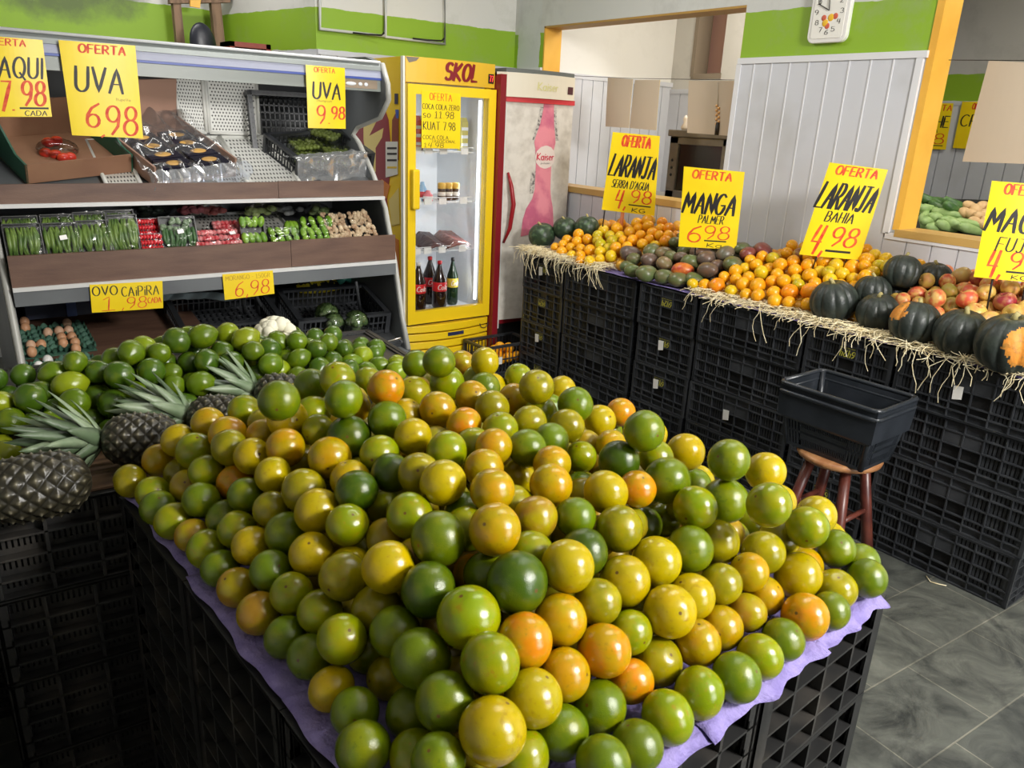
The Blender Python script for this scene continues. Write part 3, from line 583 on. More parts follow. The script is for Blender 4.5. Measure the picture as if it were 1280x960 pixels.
# black chair back and reddish cabinet behind the display
e = empty('office_chair', PY(254, 52, 5.66), 'black chair back showing above the display case', 'chair')
mb = MB(); cc = PY(254, 56, 5.64); mb.ball(cc, .1, 16, 12, (.85, .35, 1.35), Matrix.Rotation(-.1, 3, 'Y')); kid(mb.build('backrest', mat('black_vinyl', (32, 34, 44), .35)), e)
mb = MB(); mb.tube([cc+Vector((-.12, -.02, -.09)), cc+Vector((-.05, -.03, -.115)), cc+Vector((.1, -.03, -.13))], .012, 8); mb.tube([cc+Vector((0, 0, -.1)), cc+Vector((0, .05, -1.2))], .02, 8); mb.box((cc.x, cc.y+.05, .42), (.30, .28, .08)); mb.tube([(cc.x, cc.y+.05, .38), (cc.x, cc.y+.05, .03)], .025, 8); mb.box((cc.x, cc.y+.05, .02), (.28, .05, .04)); mb.box((cc.x, cc.y+.05, .02), (.05, .26, .04)); kid(mb.build('arm_and_base', mat('black_steel', (40, 40, 46), .4)), e)
m_redw = mat('red_brown_wood', (150, 62, 44), .5)
e = empty('storage_cabinet', PY(312, 60, 5.35), 'small red brown cabinet top showing behind the display case', 'cabinet')
q = [PY(287, 51, 5.3), PY(338, 48, 5.3), PY(338, 80, 5.3), PY(287, 84, 5.3)]
mb = MB(); x0, x1, zt = q[0].x, q[1].x, q[0].z
mb.bb((x0, 5.3, zt-.03), (x1, 5.5, zt)); mb.bb((x0, 5.3, 0), (x0+.03, 5.5, zt)); mb.bb((x1-.03, 5.3, 0), (x1, 5.5, zt)); mb.bb((x0, 5.48, 0), (x1, 5.5, zt)); kid(mb.build('carcass', m_redw), e)
mb = MB(); mb.bb((x0+.03, 5.305, zt-.5), (x1-.03, 5.32, zt-.06)); kid(mb.build('door_panel', mat('dark_red_panel', (120, 44, 34), .5)), e)
# ------------------------------------------------------------------ back room things
e = empty('old_television', PX(870, 245, 4.3), 'old grey box television standing in the opening behind the mango sign', 'television')
m_tv = mat('grey_tv_plastic', (120, 114, 106), .5, rgb2=(104, 98, 92), nscale=7)
X = 4.3; a, c2, d, g = PX(838, 172, X), PX(907, 174, X), PX(901, 250, X), PX(832, 248, X)
ya, yb, zb, zt = max(a.y, g.y), min(c2.y, d.y), min(d.z, g.z), max(a.z, c2.z)
mb = MB(); t = .05
mb.bb((X, yb, zb), (X+.05, yb+t*.9, zt)); mb.bb((X, ya-t*1.6, zb), (X+.05, ya, zt)); mb.bb((X, yb, zt-t), (X+.05, ya, zt)); mb.bb((X, yb, zb), (X+.05, ya, zb+t*1.3))
mb.hexa([(X+.05, yb, zb), (X+.05, ya, zb), (X+.36, ya-.1, zb+.03), (X+.36, yb+.1, zb+.03)], [(X+.05, yb, zt), (X+.05, ya, zt), (X+.36, ya-.1, zt-.08), (X+.36, yb+.1, zt-.08)])
kid(mb.build('cabinet', m_tv, bevel=.006), e)
mb = MB(); mb.bb((X+.015, yb+t, zb+t*1.4), (X+.045, ya-t*1.7, zt-t)); kid(mb.build('screen', mat('dark_screen', (38, 38, 36), .15)), e)
mb = MB(); mb.bb((X-.02, yb-.01, zt), (X+.35, ya+.01, zt+.045)); kid(mb.build('top_ledge', m_tv, bevel=.006), e)
for k in range(3):
    mb = MB(); mb.ball((X, ya-.04, zt-.16-.05*k), .01, 8, 6); kid(mb.build('knob', m_black), e)
mb = MB(); mb.bb((3.95, 2.97, 1.14), (4.75, 4.62, zb-.001)); mb.bb((4.0, 3.0, 0), (4.7, 4.6, 1.14)); tag(mb.build('back_counter', mat('grey_counter', (150, 148, 142), .5), loc=(4.35, 3.8, 0)), 'grey counter in the back room carrying the old television', 'counter')
e = empty('ornament', PX(852, 168, 4.32), 'small pale figurine on the old television at its left corner', 'figurine')
mb = MB(); p = PX(855, 168, 4.4); p.z = zt+.045; mb.lathe([(.02, 0), (.03, .02), (.012, .05), (.02, .075), (.004, .1)], 10, p); kid(mb.build('figurine_body', mat('pale_ceramic', (220, 206, 190), .3)), e)
# signs and vegetables seen through the right-hand opening
for lab, pts, tx in (('yellow sign ending in HE seen far through the right opening', [(1140, 129), (1192, 129), (1182, 187), (1130, 185)], [('product_name', 'ESPINHE', .02, .97, .28, .52, K_, .16, .1), ('heading', 'OFERTA', .3, .98, .04, .16, R_, .22, .1), ('variety', 'JUNTA', .3, .75, .56, .64, K_, .16, .1), ('price', '98', .4, .92, .66, .88, R_, .13, .1), ('underline', '_', .3, .92, .91, .93, K_, .1, 0)]),
                     ('yellow sign beginning CPE seen far through the right opening', [(1203, 127), (1240, 127), (1228, 187), (1191, 185)], [('product_name', 'CPE', .1, .98, .28, .52, K_, .14, .1), ('heading', 'OFERTA', .4, .98, .04, .16, R_, .22, .1), ('price', '4', .5, .8, .62, .90, R_, .13, .1)])):
    sign(lab, [PX(x, y, 6.06) for x, y in pts], tx, curl=.004)
b = MB(); b.bb((4.55, 1.0, 0), (5.5, 2.7, .90)); b.bb((5.5, 1.0, .0), (5.53, 2.7, 1.32)); tag(b.build('vegetable_counter', mat('dark_counter', (78, 70, 62), .6), loc=(5, 1.8, 0)), 'dark produce counter far beyond the right hand opening', 'counter')
# ------------------------------------------------------------------ yellow drinks fridge
m_fy = mat('fridge_yellow', (244, 206, 30), .3, coat=.3); m_fy2 = mat('fridge_gold', (222, 178, 46), .35)
m_fw = mat('fridge_white', (226, 230, 234), .35); m_maroon = mat('maroon', (128, 24, 34), .35)
fx0, fx1, fy0, fy1, fh = 2.38, 3.02, 4.30, 4.95, 2.015
fe = empty('drinks_fridge', ((fx0+fx1)/2, (fy0+fy1)/2, 0), 'tall yellow glass door drinks fridge with red lettering on its header', 'fridge')
def fk(mb, name, m, **k): return kid(mb.build(name, m, **k), fe)
mb = MB(); mb.bb((fx0, fy0+.02, .06), (fx0+.03, fy1, fh)); fk(mb, 'side_panel', m_fy)
mb = MB(); mb.bb((fx1-.03, fy0+.02, .06), (fx1, fy1, fh)); fk(mb, 'side_panel', m_fy)
mb = MB(); mb.bb((fx0+.03, fy1-.03, .06), (fx1-.03, fy1, fh)); fk(mb, 'back_panel', m_fw)
mb = MB(); mb.bb((fx0, fy0, fh-.02), (fx1, fy1, fh)); fk(mb, 'top_panel', m_fy)
mb = MB(); mb.bb((fx0+.03, fy0+.05, .40), (fx1-.03, fy1-.03, .44)); mb.bb((fx0+.03, fy0+.05, 1.85), (fx1-.03, fy1-.03, 1.88))
mb.bb((fx0+.03, fy0+.05, .44), (fx0+.036, fy1-.03, 1.85)); mb.bb((fx1-.036, fy0+.05, .44), (fx1-.03, fy1-.03, 1.85)); mb.bb((fx0+.03, fy1-.04, .44), (fx1-.03, fy1-.03, 1.85)); fk(mb, 'white_lining', m_fw)
# header, gently bulging
mb = MB(); n = 10
P1 = [(fx0+(fx1-fx0)*i/n, fy0-.02-.035*math.sin(PI*i/n)) for i in range(n+1)]
mb.prism([(x, y, 1.875) for x, y in P1]+[(fx1, fy0+.06, 1.875), (fx0, fy0+.06, 1.875)], (0, 0, .14)); hd = fk(mb, 'header_panel', m_fy2)
hf = lambda s, t, h=0: Vector((fx0+(fx1-fx0)*s, fy0-.02-.035*math.sin(PI*s)-h, 2.015-.14*t))
mb = MB(); letters(mb, 'SKOL', hf, .40, .77, .14, .80, .27, .2, lift=.001); kid(mb.build('brand_lettering', m_maroon), hd)
mb = MB(); mb.add([hf(.91, .42, .002), hf(.985, .42, .002), hf(.985, .82, .002), hf(.91, .82, .002)], [(0, 1, 2, 3)]); dsp = kid(mb.build('temperature_display', m_black), hd)
mb = MB(); letters(mb, '77', hf, .925, .975, .5, .74, .18, lift=.003); fk(mb, 'display_digits', mat('red_led', (255, 70, 60), .4, emit=1.5))
mb = MB(); mb.add([hf(.0, .02, .001), hf(.13, .02, .001), hf(.10, .16, .001), (hf(.03, .25, .001))], [(0, 1, 2, 3)]); fk(mb, 'torn_corner', mat('worn_grey', (120, 112, 100), .7))
# door
dz0, dz1 = .40, 1.865; dy = fy0-.045
mb = MB(); t = .055
mb.bb((fx0, dy, dz0), (fx0+t, fy0, dz1)); mb.bb((fx1-t, dy, dz0), (fx1, fy0, dz1)); mb.bb((fx0+t, dy+.001, dz1-t), (fx1-t, fy0, dz1)); mb.bb((fx0+t, dy+.001, dz0), (fx1-t, fy0, dz0+t*1.5))
door = fk(mb, 'door_frame', m_fy)
mb = MB(); mb.bb((fx0+t, dy+.012, dz0+t), (fx1-t, dy+.016, dz1-t)); kid(mb.build('door_glass', film('clear_glass', gloss=.06, rough=.03)), door)
mb = MB(); mb.bb((fx0+.012, dy-.045, 1.14), (fx0+.062, dy, 1.38)); kid(mb.build('door_handle', m_fy, bevel=.01), door)
mb = MB(); mb.bb((fx0-.012, fy0-.01, .08), (fx0, fy0+.02, fh)); fk(mb, 'edge_strip', mat('white_edge', (238, 236, 226), .35))
# curved yellow grille with dark slots
mb = MB(); n = 12
gx = lambda s: fx0+(fx1-fx0)*s; gy = lambda s: fy0-.03-.045*math.sin(PI*s)
for k in range(6):
    za = .385-k*.056; zb2 = za-.046
    mb.prism([(gx(i/n), gy(i/n), zb2) for i in range(n+1)]+[(gx(1), fy0+.03, zb2), (gx(0), fy0+.03, zb2)], (0, 0, za-zb2))
fk(mb, 'front_grille', m_fy, bevel=.003)
mb = MB(); mb.bb((fx0+.01, fy0-.015, .05), (fx1-.01, fy0+.03, .39)); fk(mb, 'grille_recess', m_black)
mb = MB(); mb.prism([(gx(.45+.2*i/6), gy(.45+.2*i/6)-.003, .30) for i in range(7)]+[(gx(.65), gy(.65)+.01, .30), (gx(.45), gy(.45)+.01, .30)], (0, 0, .024)); fk(mb, 'badge', mat('navy_badge', (40, 48, 84), .3))
mb = MB(); mb.bb((fx0+.02, fy0+.05, 0), (fx1-.02, fy1-.02, .07)); fk(mb, 'plinth', m_black)
mb = MB(); mb.tube([(gx(.93)+.035*math.cos(a), gy(.9)-.01, .37+.035*math.sin(a)-.02) for a in [PI*i/8+PI for i in range(9)]], .003, 5); fk(mb, 'wire_loop', m_black)
# LED strip, shelves with ticket strips
mb = MB(); mb.bb((fx1-.075, fy0+.03, .5), (fx1-.06, fy0+.045, 1.8)); fk(mb, 'light_strip', mat('led_white', (240, 248, 255), .4, emit=2.2))
m_wire = mat('white_wire', (228, 230, 232), .4)
SH = (1.42, 1.16, .80)
SHELVES = [PY(560, 190, fy0+.1).z, PY(560, 252, fy0+.1).z, PY(560, 312, fy0+.1).z]
for z in SHELVES:
    mb = MB()
    for i in range(14): x = fx0+.05+i*.0405; mb.tube([(x, fy0+.07, z), (x, fy1-.05, z)], .0025, 5)
    for y in (fy0+.07, fy0+.3, fy1-.06): mb.tube([(fx0+.04, y, z), (fx1-.09, y, z)], .004, 6)
    mb.tube([(fx0+.04, fy0+.07, z+.03), (fx1-.09, fy0+.07, z+.03)], .003, 6)
    sh = fk(mb, 'wire_shelf', m_wire)
    for i, x in enumerate((.05, .13, .24, .40)):
        mb = MB(); mb.bb((fx0+.05+x, fy0+.06, z-.012), (fx0+.05+x+.055, fy0+.066, z+.026)); k2 = mb.build('price_ticket', mat('ticket_white', (240, 240, 238), .5)); kid(k2, sh)
area('fridge_tube_light', (fx1-.1, fy0+.12, 1.15), (fx0+.1, fy1-.2, 1.1), .04, 1.2, 2.6, (.93, .97, 1))
# side artwork: red band, cream swirls, a bottle panel
sx = fx0-.003
def side(pts, name, m, off=0):
    mb = MB(); mb.prism([Vector((sx-off, p.y, p.z)) for p in [PX(x, y, fx0) for x, y in pts]], (.002, 0, 0)); fk(mb, name, m)
m_cream = mat('art_cream', (226, 204, 120), .4); m_artred = mat('art_red', (136, 26, 34), .4); m_artor = mat('art_orange', (206, 120, 34), .4)
side([(440, 128), (452, 124), (476, 120), (486, 150), (490, 200), (484, 250), (492, 320), (497, 370), (482, 330), (470, 250), (446, 200), (440, 165)], 'side_artwork', m_artred)
side([(455, 126), (468, 126), (472, 150), (462, 170), (480, 160), (478, 172), (470, 185), (470, 215), (462, 215), (455, 175)], 'side_artwork', m_cream, .001)
side([(478, 224), (488, 232), (484, 248), (474, 246), (480, 238), (474, 230)], 'side_artwork', m_artor, .0012)
side([(487, 250), (499, 235), (500, 280), (490, 282)], 'side_artwork', m_cream, .0012)
side([(486, 292), (499, 300), (500, 345), (494, 330)], 'side_artwork', m_artor, .0012)
side([(490, 200), (491, 150), (495, 142), (499, 145), (499, 200)], 'bottle_picture', mat('art_brown', (132, 58, 24), .35), .002)
side([(495, 137), (499, 137), (499, 148), (496, 148)], 'bottle_picture', mat('art_blue', (40, 80, 170), .35), .0025)
side([(483, 177), (498, 177), (498, 218), (483, 222)], 'label_picture', mat('art_white', (220, 220, 210), .4), .003)
for y in (184, 191, 199, 208): side([(485, y), (497, y), (497, y+2.5), (485, y+2.6)], 'label_line', m_black if y != 208 else mat('art_gold', (224, 190, 60), .4), .004)
side([(494, 117), (498, 117), (498, 130), (494, 130)], 'label_picture', mat('art_navy', (40, 40, 70), .4), .002)
# the paper sign on the door glass
sign('yellow handwritten sign of soft drink prices taped to the fridge door glass', [PY(x, y, dy-.002) for x, y in [(527, 113), (576, 117), (575, 186), (527, 185)]],
     [('heading', 'OFERTA', .2, .76, .03, .15, R_, .14, 0), ('line_of_text', 'COCA COLA ZERO', .02, .96, .22, .31, K_, .16, 0), ('line_of_text', 'so 11.98', .04, .82, .34, .46, K_, .14, .1), ('line_of_text', 'KUAT 7.98', .04, .86, .53, .67, K_, .13, 0),
      ('line_of_text', 'COCA COLA', .03, .68, .77, .84, K_, .16, 0), ('line_of_text', 'TRADICIONAL', .25, .88, .85, .90, K_, .16, 0), ('line_of_text', '14.98', .06, .56, .905, .985, K_, .15, .1)], curl=.001)
# drinks
m_cola = mat('cola_dark', (38, 20, 16), .12, coat=.4); m_lab = mat('red_label', (206, 32, 40), .4); m_cap = mat('red_cap', (200, 30, 36), .4)
def bottle(x, y, z, lab, labm, capm, liquid, H=.33, R=.05):
    e = empty('soda_bottle', (x, y, z), lab, 'bottle', 'bottles at the bottom of the yellow fridge')
    mb = MB(); mb.lathe([(R*.8, 0), (R, .02), (R, H*.42), (R*.93, H*.47), (R, H*.52), (R*.96, H*.62), (R*.5, H*.8), (R*.28, H*.9), (R*.28, H*.94)], 16); inst(mb.mesh('bottle', liquid), 'bottle_body', (0, 0, 0), parent=e)
    mb = MB(); mb.lathe([(R*1.01, H*.38), (R*1.02, H*.40), (R*1.02, H*.56), (R*1.01, H*.57)], 16); lb = inst(mb.mesh('label', labm), 'label_band', (0, 0, 0), parent=e)
    mb = MB(); mb.lathe([(R*.32, H*.93), (R*.33, H*.99), (R*.2, H)], 12); inst(mb.mesh('cap', capm), 'cap', (0, 0, 0), parent=e)
    mb = MB(); ff = lambda s, t, h=0: Vector(((R*1.025+h)*math.sin((s-.5)*1.9), -(R*1.025+h)*math.cos((s-.5)*1.9), H*(.56-.17*t))); letters(mb, 'Cola', ff, .14, .86, .2, .8, .13, .2); inst(mb.mesh('script', mat('white_ink', (240, 236, 232), .5)), 'label_lettering', (0, 0, 0), parent=lb)
zf = .441
def at_floor(px, Y): return PY(px, 380, Y).x
bottle(at_floor(523, 4.43), 4.43, zf, 'leftmost dark cola bottle with red label in the yellow fridge', m_lab, mat('white_cap', (226, 226, 226), .4), m_cola)
bottle(at_floor(549, 4.43), 4.43, zf, 'front middle cola bottle with red label and red cap in the yellow fridge', m_lab, m_cap, m_cola)
bottle(at_floor(537, 4.60), 4.60, zf, 'cola bottle standing half hidden behind the front middle bottle', m_lab, m_cap, m_cola)
bottle(at_floor(565, 4.50), 4.50, zf, 'dark green bottle with yellow label at the right of the cola bottles', mat('yellow_label', (214, 190, 60), .4), m_black, mat('green_glass', (20, 44, 24), .12), R=.04)
z2 = SHELVES[1]+.004
for i in range(3):
    e = empty('drink_can', (PY(552+i*8.5, 245, 4.45).x, 4.45, z2), ORD[i]+' yellow topped drink can from the left on the fridge shelf', 'can', 'cans on the middle fridge shelf')
    mb = MB(); mb.lathe([(.022, 0), (.027, .01), (.027, .1), (.022, .112)], 14); inst(mb.mesh('can', mat('can_dark', (52, 40, 36), .3)), 'can_body', (0, 0, 0), parent=e)
    mb = MB(); mb.lathe([(.0275, .075), (.0275, .104), (.0235, .113)], 14); inst(mb.mesh('band', mat('can_gold', (226, 180, 70), .3)), 'can_band', (0, 0, 0), parent=e)
    mb = MB(); mb.lathe([(.0275, .03), (.0275, .055)], 14); inst(mb.mesh('band2', mat('can_white', (226, 220, 210), .3)), 'can_band', (0, 0, 0), parent=e)
for lab, px, Y, H, R, c1, c2 in (('blue labelled water bottle on the middle fridge shelf', 528, 4.45, .12, .03, (150, 190, 226), (206, 70, 80)), ('pink and white tub on the middle fridge shelf', 535, 4.40, .07, .032, (226, 130, 140), (236, 226, 226))):
    e = empty('drink_bottle', (PY(px, 240, Y).x, Y, z2), lab, 'bottle'); mb = MB(); mb.lathe([(R*.9, 0), (R, .01), (R, H*.6), (R*.5, H*.85), (R*.4, H)], 14); inst(mb.mesh('b', mat('plastic_%d' % px, c1, .2)), 'bottle_body', (0, 0, 0), parent=e)
    mb = MB(); mb.lathe([(R*1.02, H*.2), (R*1.02, H*.5)], 14); inst(mb.mesh('b2', mat('band_%d' % px, c2, .4)), 'label_band', (0, 0, 0), parent=e)
z1 = SHELVES[0]+.004
for i, (px, c1, lab) in enumerate(((522, (220, 70, 70), 'red striped carton at the left of the top fridge shelf'), (528, (226, 226, 226), 'white carton beside the red striped one on the top fridge shelf'), (578, (190, 180, 90), 'olive carton at the right of the top fridge shelf'), (527, (120, 160, 210), 'blue water bottle hung under the top shelf at left'))):
    if i == 3: continue
    e = empty('drink_carton', (PY(px, 190, 4.5).x, 4.5, z1), lab, 'carton'); mb = MB(); mb.box((0, 0, .09), (.05, .05, .18)); mb.hexa([(-.025, -.025, .18), (.025, -.025, .18), (.025, .025, .18), (-.025, .025, .18)], [(-.025, -.002, .21), (.025, -.002, .21), (.025, .002, .21), (-.025, .002, .21)]); inst(mb.mesh('carton', mat('carton_%d' % i, c1, .4)), 'carton_body', (0, 0, 0), parent=e)
    for k in range(3):
        mb = MB(); mb.bb((-.0255, -.0262, .03+.05*k), (.0255, -.0255, .05+.05*k)); inst(mb.mesh('stripe', m_fw if i != 1 else m_lab), 'printed_stripe', (0, 0, 0), parent=e)
# meat packs on the third shelf
z3 = SHELVES[2]+.004
for (px, w_, lab, cl) in ((535, .16, 'clear bag of dark reddish produce at left of the third fridge shelf', (92, 54, 52)), (561, .19, 'large pack of thin reddish sausages on the third fridge shelf', (142, 86, 78))):
    x = PY(px, 310, 4.5).x; e = empty('meat_pack', (x, 4.5, z3), lab, 'food pack')
    for k in range(12):
        mb = MB(); yy = -.12+.02*k; mb.tube([(-w_/2+.01*math.sin(k), yy, .012), (-w_*.1, yy-.01, .035+.004*(k % 3)+.05*(k/12)), (w_/2, yy+.02, .02+.06*(k/12))], .011, 7); inst(mb.mesh('saus', mat('sausage_%d' % px, cl, .35)), 'sausage', (0, 0, 0), parent=e)
    mb = MB(); mb.grid(lambda s, t: Vector((-w_*.58+w_*1.16*s, -.15+.3*t, .004+(.055+.07*t)*math.sin(PI*min(max(s, 0), 1))**.6*math.sin(PI*t)**.4+.003*math.sin(s*40+t*31))), 16, 12); inst(mb.mesh('filmbag', film('bag_film', gloss=.3)), 'clear_bag', (0, 0, 0), parent=e)
# ------------------------------------------------------------------ white worn fridge
kx0, kx1, ky0, ky1, kh = 3.026, 3.655, 4.27, 4.93, 1.98
ke = empty('beer_fridge', ((kx0+kx1)/2, 4.6, 0), 'worn white solid door fridge with a pink bottle picture, beside the yellow fridge', 'fridge')
def kk(mb, name, m, **k): return kid(mb.build(name, m, **k), ke)
m_wf = mat('worn_white', (212, 207, 197), .4, rgb2=(176, 169, 158), nscale=20, nmix=(.40, .90), detail=10)
mb = MB(); mb.bb((kx0, ky0, .06), (kx1, ky1, kh-.03)); mb.bb((kx0, ky0-.05, .06), (kx0+.045, ky0, kh-.02)); kk(mb, 'cabinet', m_maroon)
n = 12
kxf = lambda s: kx0+.062+(kx1-kx0-.062)*s
mb = MB(); mb.prism([(kxf(i/n), ky0-.03-.03*math.sin(PI*i/n), .36) for i in range(n+1)]+[(kx1, ky0-.002, .36), (kx0+.062, ky0-.002, .36)], (0, 0, 1.44), 0); kdoor = kk(mb, 'door', m_wf)
mb = MB(); mb.bb((kx0+.046, ky0-.035, .3), (kx0+.066, ky0, 1.80)); kk(mb, 'door_edge', mat('pale_edge', (214, 214, 210), .3))
mb = MB(); mb.prism([(kxf(i/n)-.015, ky0-.05-.05*math.sin(PI*i/n), 1.83) for i in range(n+1)]+[(kx1, ky0-.002, 1.83), (kx0, ky0-.002, 1.83)], (0, 0, .145)); kk(mb, 'header_panel', mat('cream_plastic', (214, 206, 186), .4))
mb = MB(); mb.prism([(kxf(i/n)-.015, ky0-.04-.05*math.sin(PI*i/n), 1.975) for i in range(n+1)]+[(kx1, ky1, 1.96), (kx0, ky1, 1.96)], (0, 0, .025)); kk(mb, 'top_cover', mat('grey_cover', (92, 96, 92), .6))
mb = MB(); mb.prism([(kxf(i/n), ky0-.045-.035*math.sin(PI*i/n), 1.80) for i in range(n+1)]+[(kx1, ky0-.002, 1.80), (kx0, ky0-.002, 1.80)], (0, 0, .03)); kk(mb, 'red_band', mat('faded_red', (196, 52, 58), .4))
kf = lambda s, t, h=0: Vector((kxf(s), ky0-.031-.03*math.sin(PI*s)-h, 1.80-1.44*t))
def decal(poly, name, m, lift):
    cx = sum(p[0] for p in poly)/len(poly); 
    mb = MB(); ys = sorted({p[1] for p in poly}); pts = poly
    # fan of horizontal strips so the picture follows the curved door
    L_ = [p for p in poly[:len(poly)//2]]; R2 = [p for p in poly[len(poly)//2:]][::-1]
    vs = []; fs = []; m_ = 6
    for a, c3 in zip(L_, R2):
        for i in range(m_+1): vs.append(kf(a[0]+(c3[0]-a[0])*i/m_, a[1]+(c3[1]-a[1])*i/m_, lift))
    for j in range(len(L_)-1):
        for i in range(m_): fs.append((j*(m_+1)+i, j*(m_+1)+i+1, (j+1)*(m_+1)+i+1, (j+1)*(m_+1)+i))
    mb.add(vs, fs); kid(mb.build(name, m), kdoor)
m_pink = mat('faded_pink', (222, 138, 150), .4, rgb2=(190, 96, 124), nscale=7)
Lp = [(.50, .0), (.48, .06), (.42, .12), (.39, .17), (.41, .20), (.43, .27), (.43, .38), (.40, .425), (.32, .47), (.28, .52), (.26, .60)]
Rp = [(.66, .0), (.67, .06), (.70, .12), (.72, .17), (.70, .20), (.67, .27), (.68, .38), (.70, .425), (.74, .47), (.76, .52), (.77, .57)]
decal(Lp+Rp[::-1], 'bottle_picture', m_pink, .001)
m_wet = mat('grey_droplets', (96, 92, 92), .4, rgb2=(190, 184, 176), nscale=60, nmix=(.4, .55))
decal([(.45, .015), (.42, .09), (.36, .16)]+[(.39, .16), (.46, .09), (.50, .015)], 'water_droplets', m_wet, .0012)
decal([(.66, .015), (.68, .09), (.72, .16)]+[(.77, .16), (.72, .09), (.70, .015)], 'water_droplets', m_wet, .0012)
decal([(.38, .30), (.36, .35), (.36, .40)]+[(.41, .40), (.425, .35), (.43, .30)], 'water_droplets', m_wet, .0012)
LBL = [(.57-.16*math.cos(math.radians(a)), .235-.052*math.sin(math.radians(a))) for a in (85, 60, 30, 0, -30, -60, -85)]; LBR = [(1.14-x, y) for x, y in LBL]
decal(LBL+LBR[::-1], 'bottle_label', mat('label_white', (222, 208, 200), .4), .002)
mb = MB(); letters(mb, 'Kaiser', kf, .44, .70, .218, .248, .2, .1, lift=.003); kid(mb.build('brand_lettering', mat('faded_lettering', (200, 60, 80), .4)), kdoor)
mb = MB(); letters(mb, 'pilsen', kf, .50, .64, .258, .266, .2, .1, lift=.003); kk(mb, 'small_lettering', m_black)
khf = lambda s, t, h=0: Vector((kxf(s)-.015, ky0-.051-.05*math.sin(PI*s)-h, 1.975-.145*t))
mb = MB(); letters(mb, 'Kaiser', khf, .38, .68, .34, .66, .2, .1, lift=.001); kk(mb, 'header_lettering', mat('faded_yellow', (206, 200, 140), .5))
mb = MB(); mb.add([khf(.86, .42, .002), khf(.965, .42, .002), khf(.965, .75, .002), khf(.86, .75, .002)], [(0, 1, 2, 3)]); kk(mb, 'temperature_display', mat('dark_red_display', (70, 16, 24), .3))
mb = MB(); mb.tube([Vector((kxf(.045), ky0-.045, 1.36)), Vector((kxf(.06), ky0-.075, 1.28)), Vector((kxf(.085), ky0-.09, 1.16)), Vector((kxf(.065), ky0-.075, 1.0)), Vector((kxf(.02), ky0-.045, .90))], [.008, .014, .016, .014, .008], 8); kid(mb.build('door_handle', mat('red_handle', (150, 26, 34), .3)), kdoor)
mb = MB(); mb.bb((kx0+.02, ky0-.02, .08), (kx1, ky0, .33)); kk(mb, 'lower_grille', m_black)
mb = MB(); mb.bb((kx0+.02, ky0-.03, .33), (kx1, ky0, .362)); kk(mb, 'kick_strip', m_maroon)
mb = MB(); mb.bb((kx0+.03, ky0+.05, 0), (kx1-.03, ky1-.03, .07)); kk(mb, 'plinth', m_black)
# ------------------------------------------------------------------ refrigerated display case
m_dg = mat('grey_enamel', (108, 112, 114), .4, rgb2=(96, 99, 102), nscale=3); m_dd = mat('dark_enamel', (62, 64, 66), .45)
m_al = mat('brushed_aluminium', (150, 156, 154), .3, metal=.3); m_edge = mat('pale_edge_trim', (176, 176, 170), .35)
m_brn = mat('brown_laminate', (112, 84, 68), .5, rgb2=(92, 66, 54), nscale=5, nmix=(.35, .7), stretch=(1, 6, 6), bump=.1)
m_wp = mat('white_perforated_plastic', (214, 214, 208), .45); m_hole = mat('hole_dark', (70, 70, 68), .8)
DX0, DX1 = .215, 1.885
de = empty('display_case', (1.05, 4.0, 0), 'long open grey refrigerated display case with brown shelf fronts, left of the fridges', 'display case')
def dk(mb, name, m, **k): return kid(mb.build(name, m, **k), de)
prof = [PX(x, y, DX1) for x, y in [(474, 80), (481, 105), (482, 124), (472, 146), (444, 158), (438, 168), (446, 180), (463, 218), (478, 260), (490, 328), (500, 400), (507, 437)]]
prof = [(p.y, p.z) for p in prof]
zb = prof[-1][1]-.06
full = prof+[(prof[-1][0]+.02, zb), (prof[-1][0]+.1, .0), (4.55, .0), (4.55, 1.97), (prof[0][0]+.15, 1.955), (prof[0][0]+.04, 1.93)]
for X, side_ in ((DX0-.03, 'left'), (DX1, 'right')):
    mb = MB(); mb.prism([(X, y, z) for y, z in full][::-1], (.03, 0, 0)); dk(mb, 'side_panel', m_dg)
    mb = MB(); mb.tube([(X+.015, y-.004, z) for y, z in prof], .014, 6); dk(mb, 'edge_trim', m_edge)
yr = prof[0][0]
# canopy with rail
mb = MB(); mb.hexa([(DX0, yr+.06, 1.88), (DX1, yr+.06, 1.88), (DX1, 4.55, 1.93), (DX0, 4.55, 1.93)], [(DX0, yr+.06, 1.93), (DX1, yr+.06, 1.93), (DX1, 4.55, 1.965), (DX0, 4.55, 1.965)]); dk(mb, 'canopy', m_dd)
mb = MB(); mb.prism([(DX0, yr+.06, 1.935), (DX0, yr+.01, 1.93), (DX0, yr-.012, 1.905), (DX0, yr-.016, 1.885), (DX0, yr+.02, 1.885), (DX0, yr+.06, 1.89)], (DX1-DX0, 0, 0)); rail = dk(mb, 'top_rail', m_al)
mb = MB(); mb.tube([(DX0, yr-.008, 1.924), (DX1, yr-.008, 1.924)], .007, 6); kid(mb.build('white_bead', mat('white_bead', (226, 228, 230), .3)), rail)
mb = MB(); mb.prism([(DX0, yr-.012, 1.884), (DX0, yr-.018, 1.852), (DX0, yr+.0, 1.845), (DX0, yr+.02, 1.884)], (DX1-DX0, 0, 0)); dk(mb, 'ticket_rail', mat('blue_grey_rail', (160, 164, 184), .35))
mb = MB(); mb.bb((DX0, yr-.021, 1.842), (DX1, yr+.0, 1.851)); dk(mb, 'blue_stripe', mat('blue_stripe', (52, 76, 160), .4))
mb = MB(); mb.bb((DX0, yr-.012, 1.79), (DX1, yr+.02, 1.842)); dk(mb, 'lower_rail', mat('rail_grey', (140, 146, 140), .35))
mb = MB(); mb.bb((DX1-.22, yr-.016, 1.80), (DX1-.02, yr-.012, 1.838)); dk(mb, 'maker_plate', mat('taupe_plate', (150, 132, 112), .4))
mb = MB()
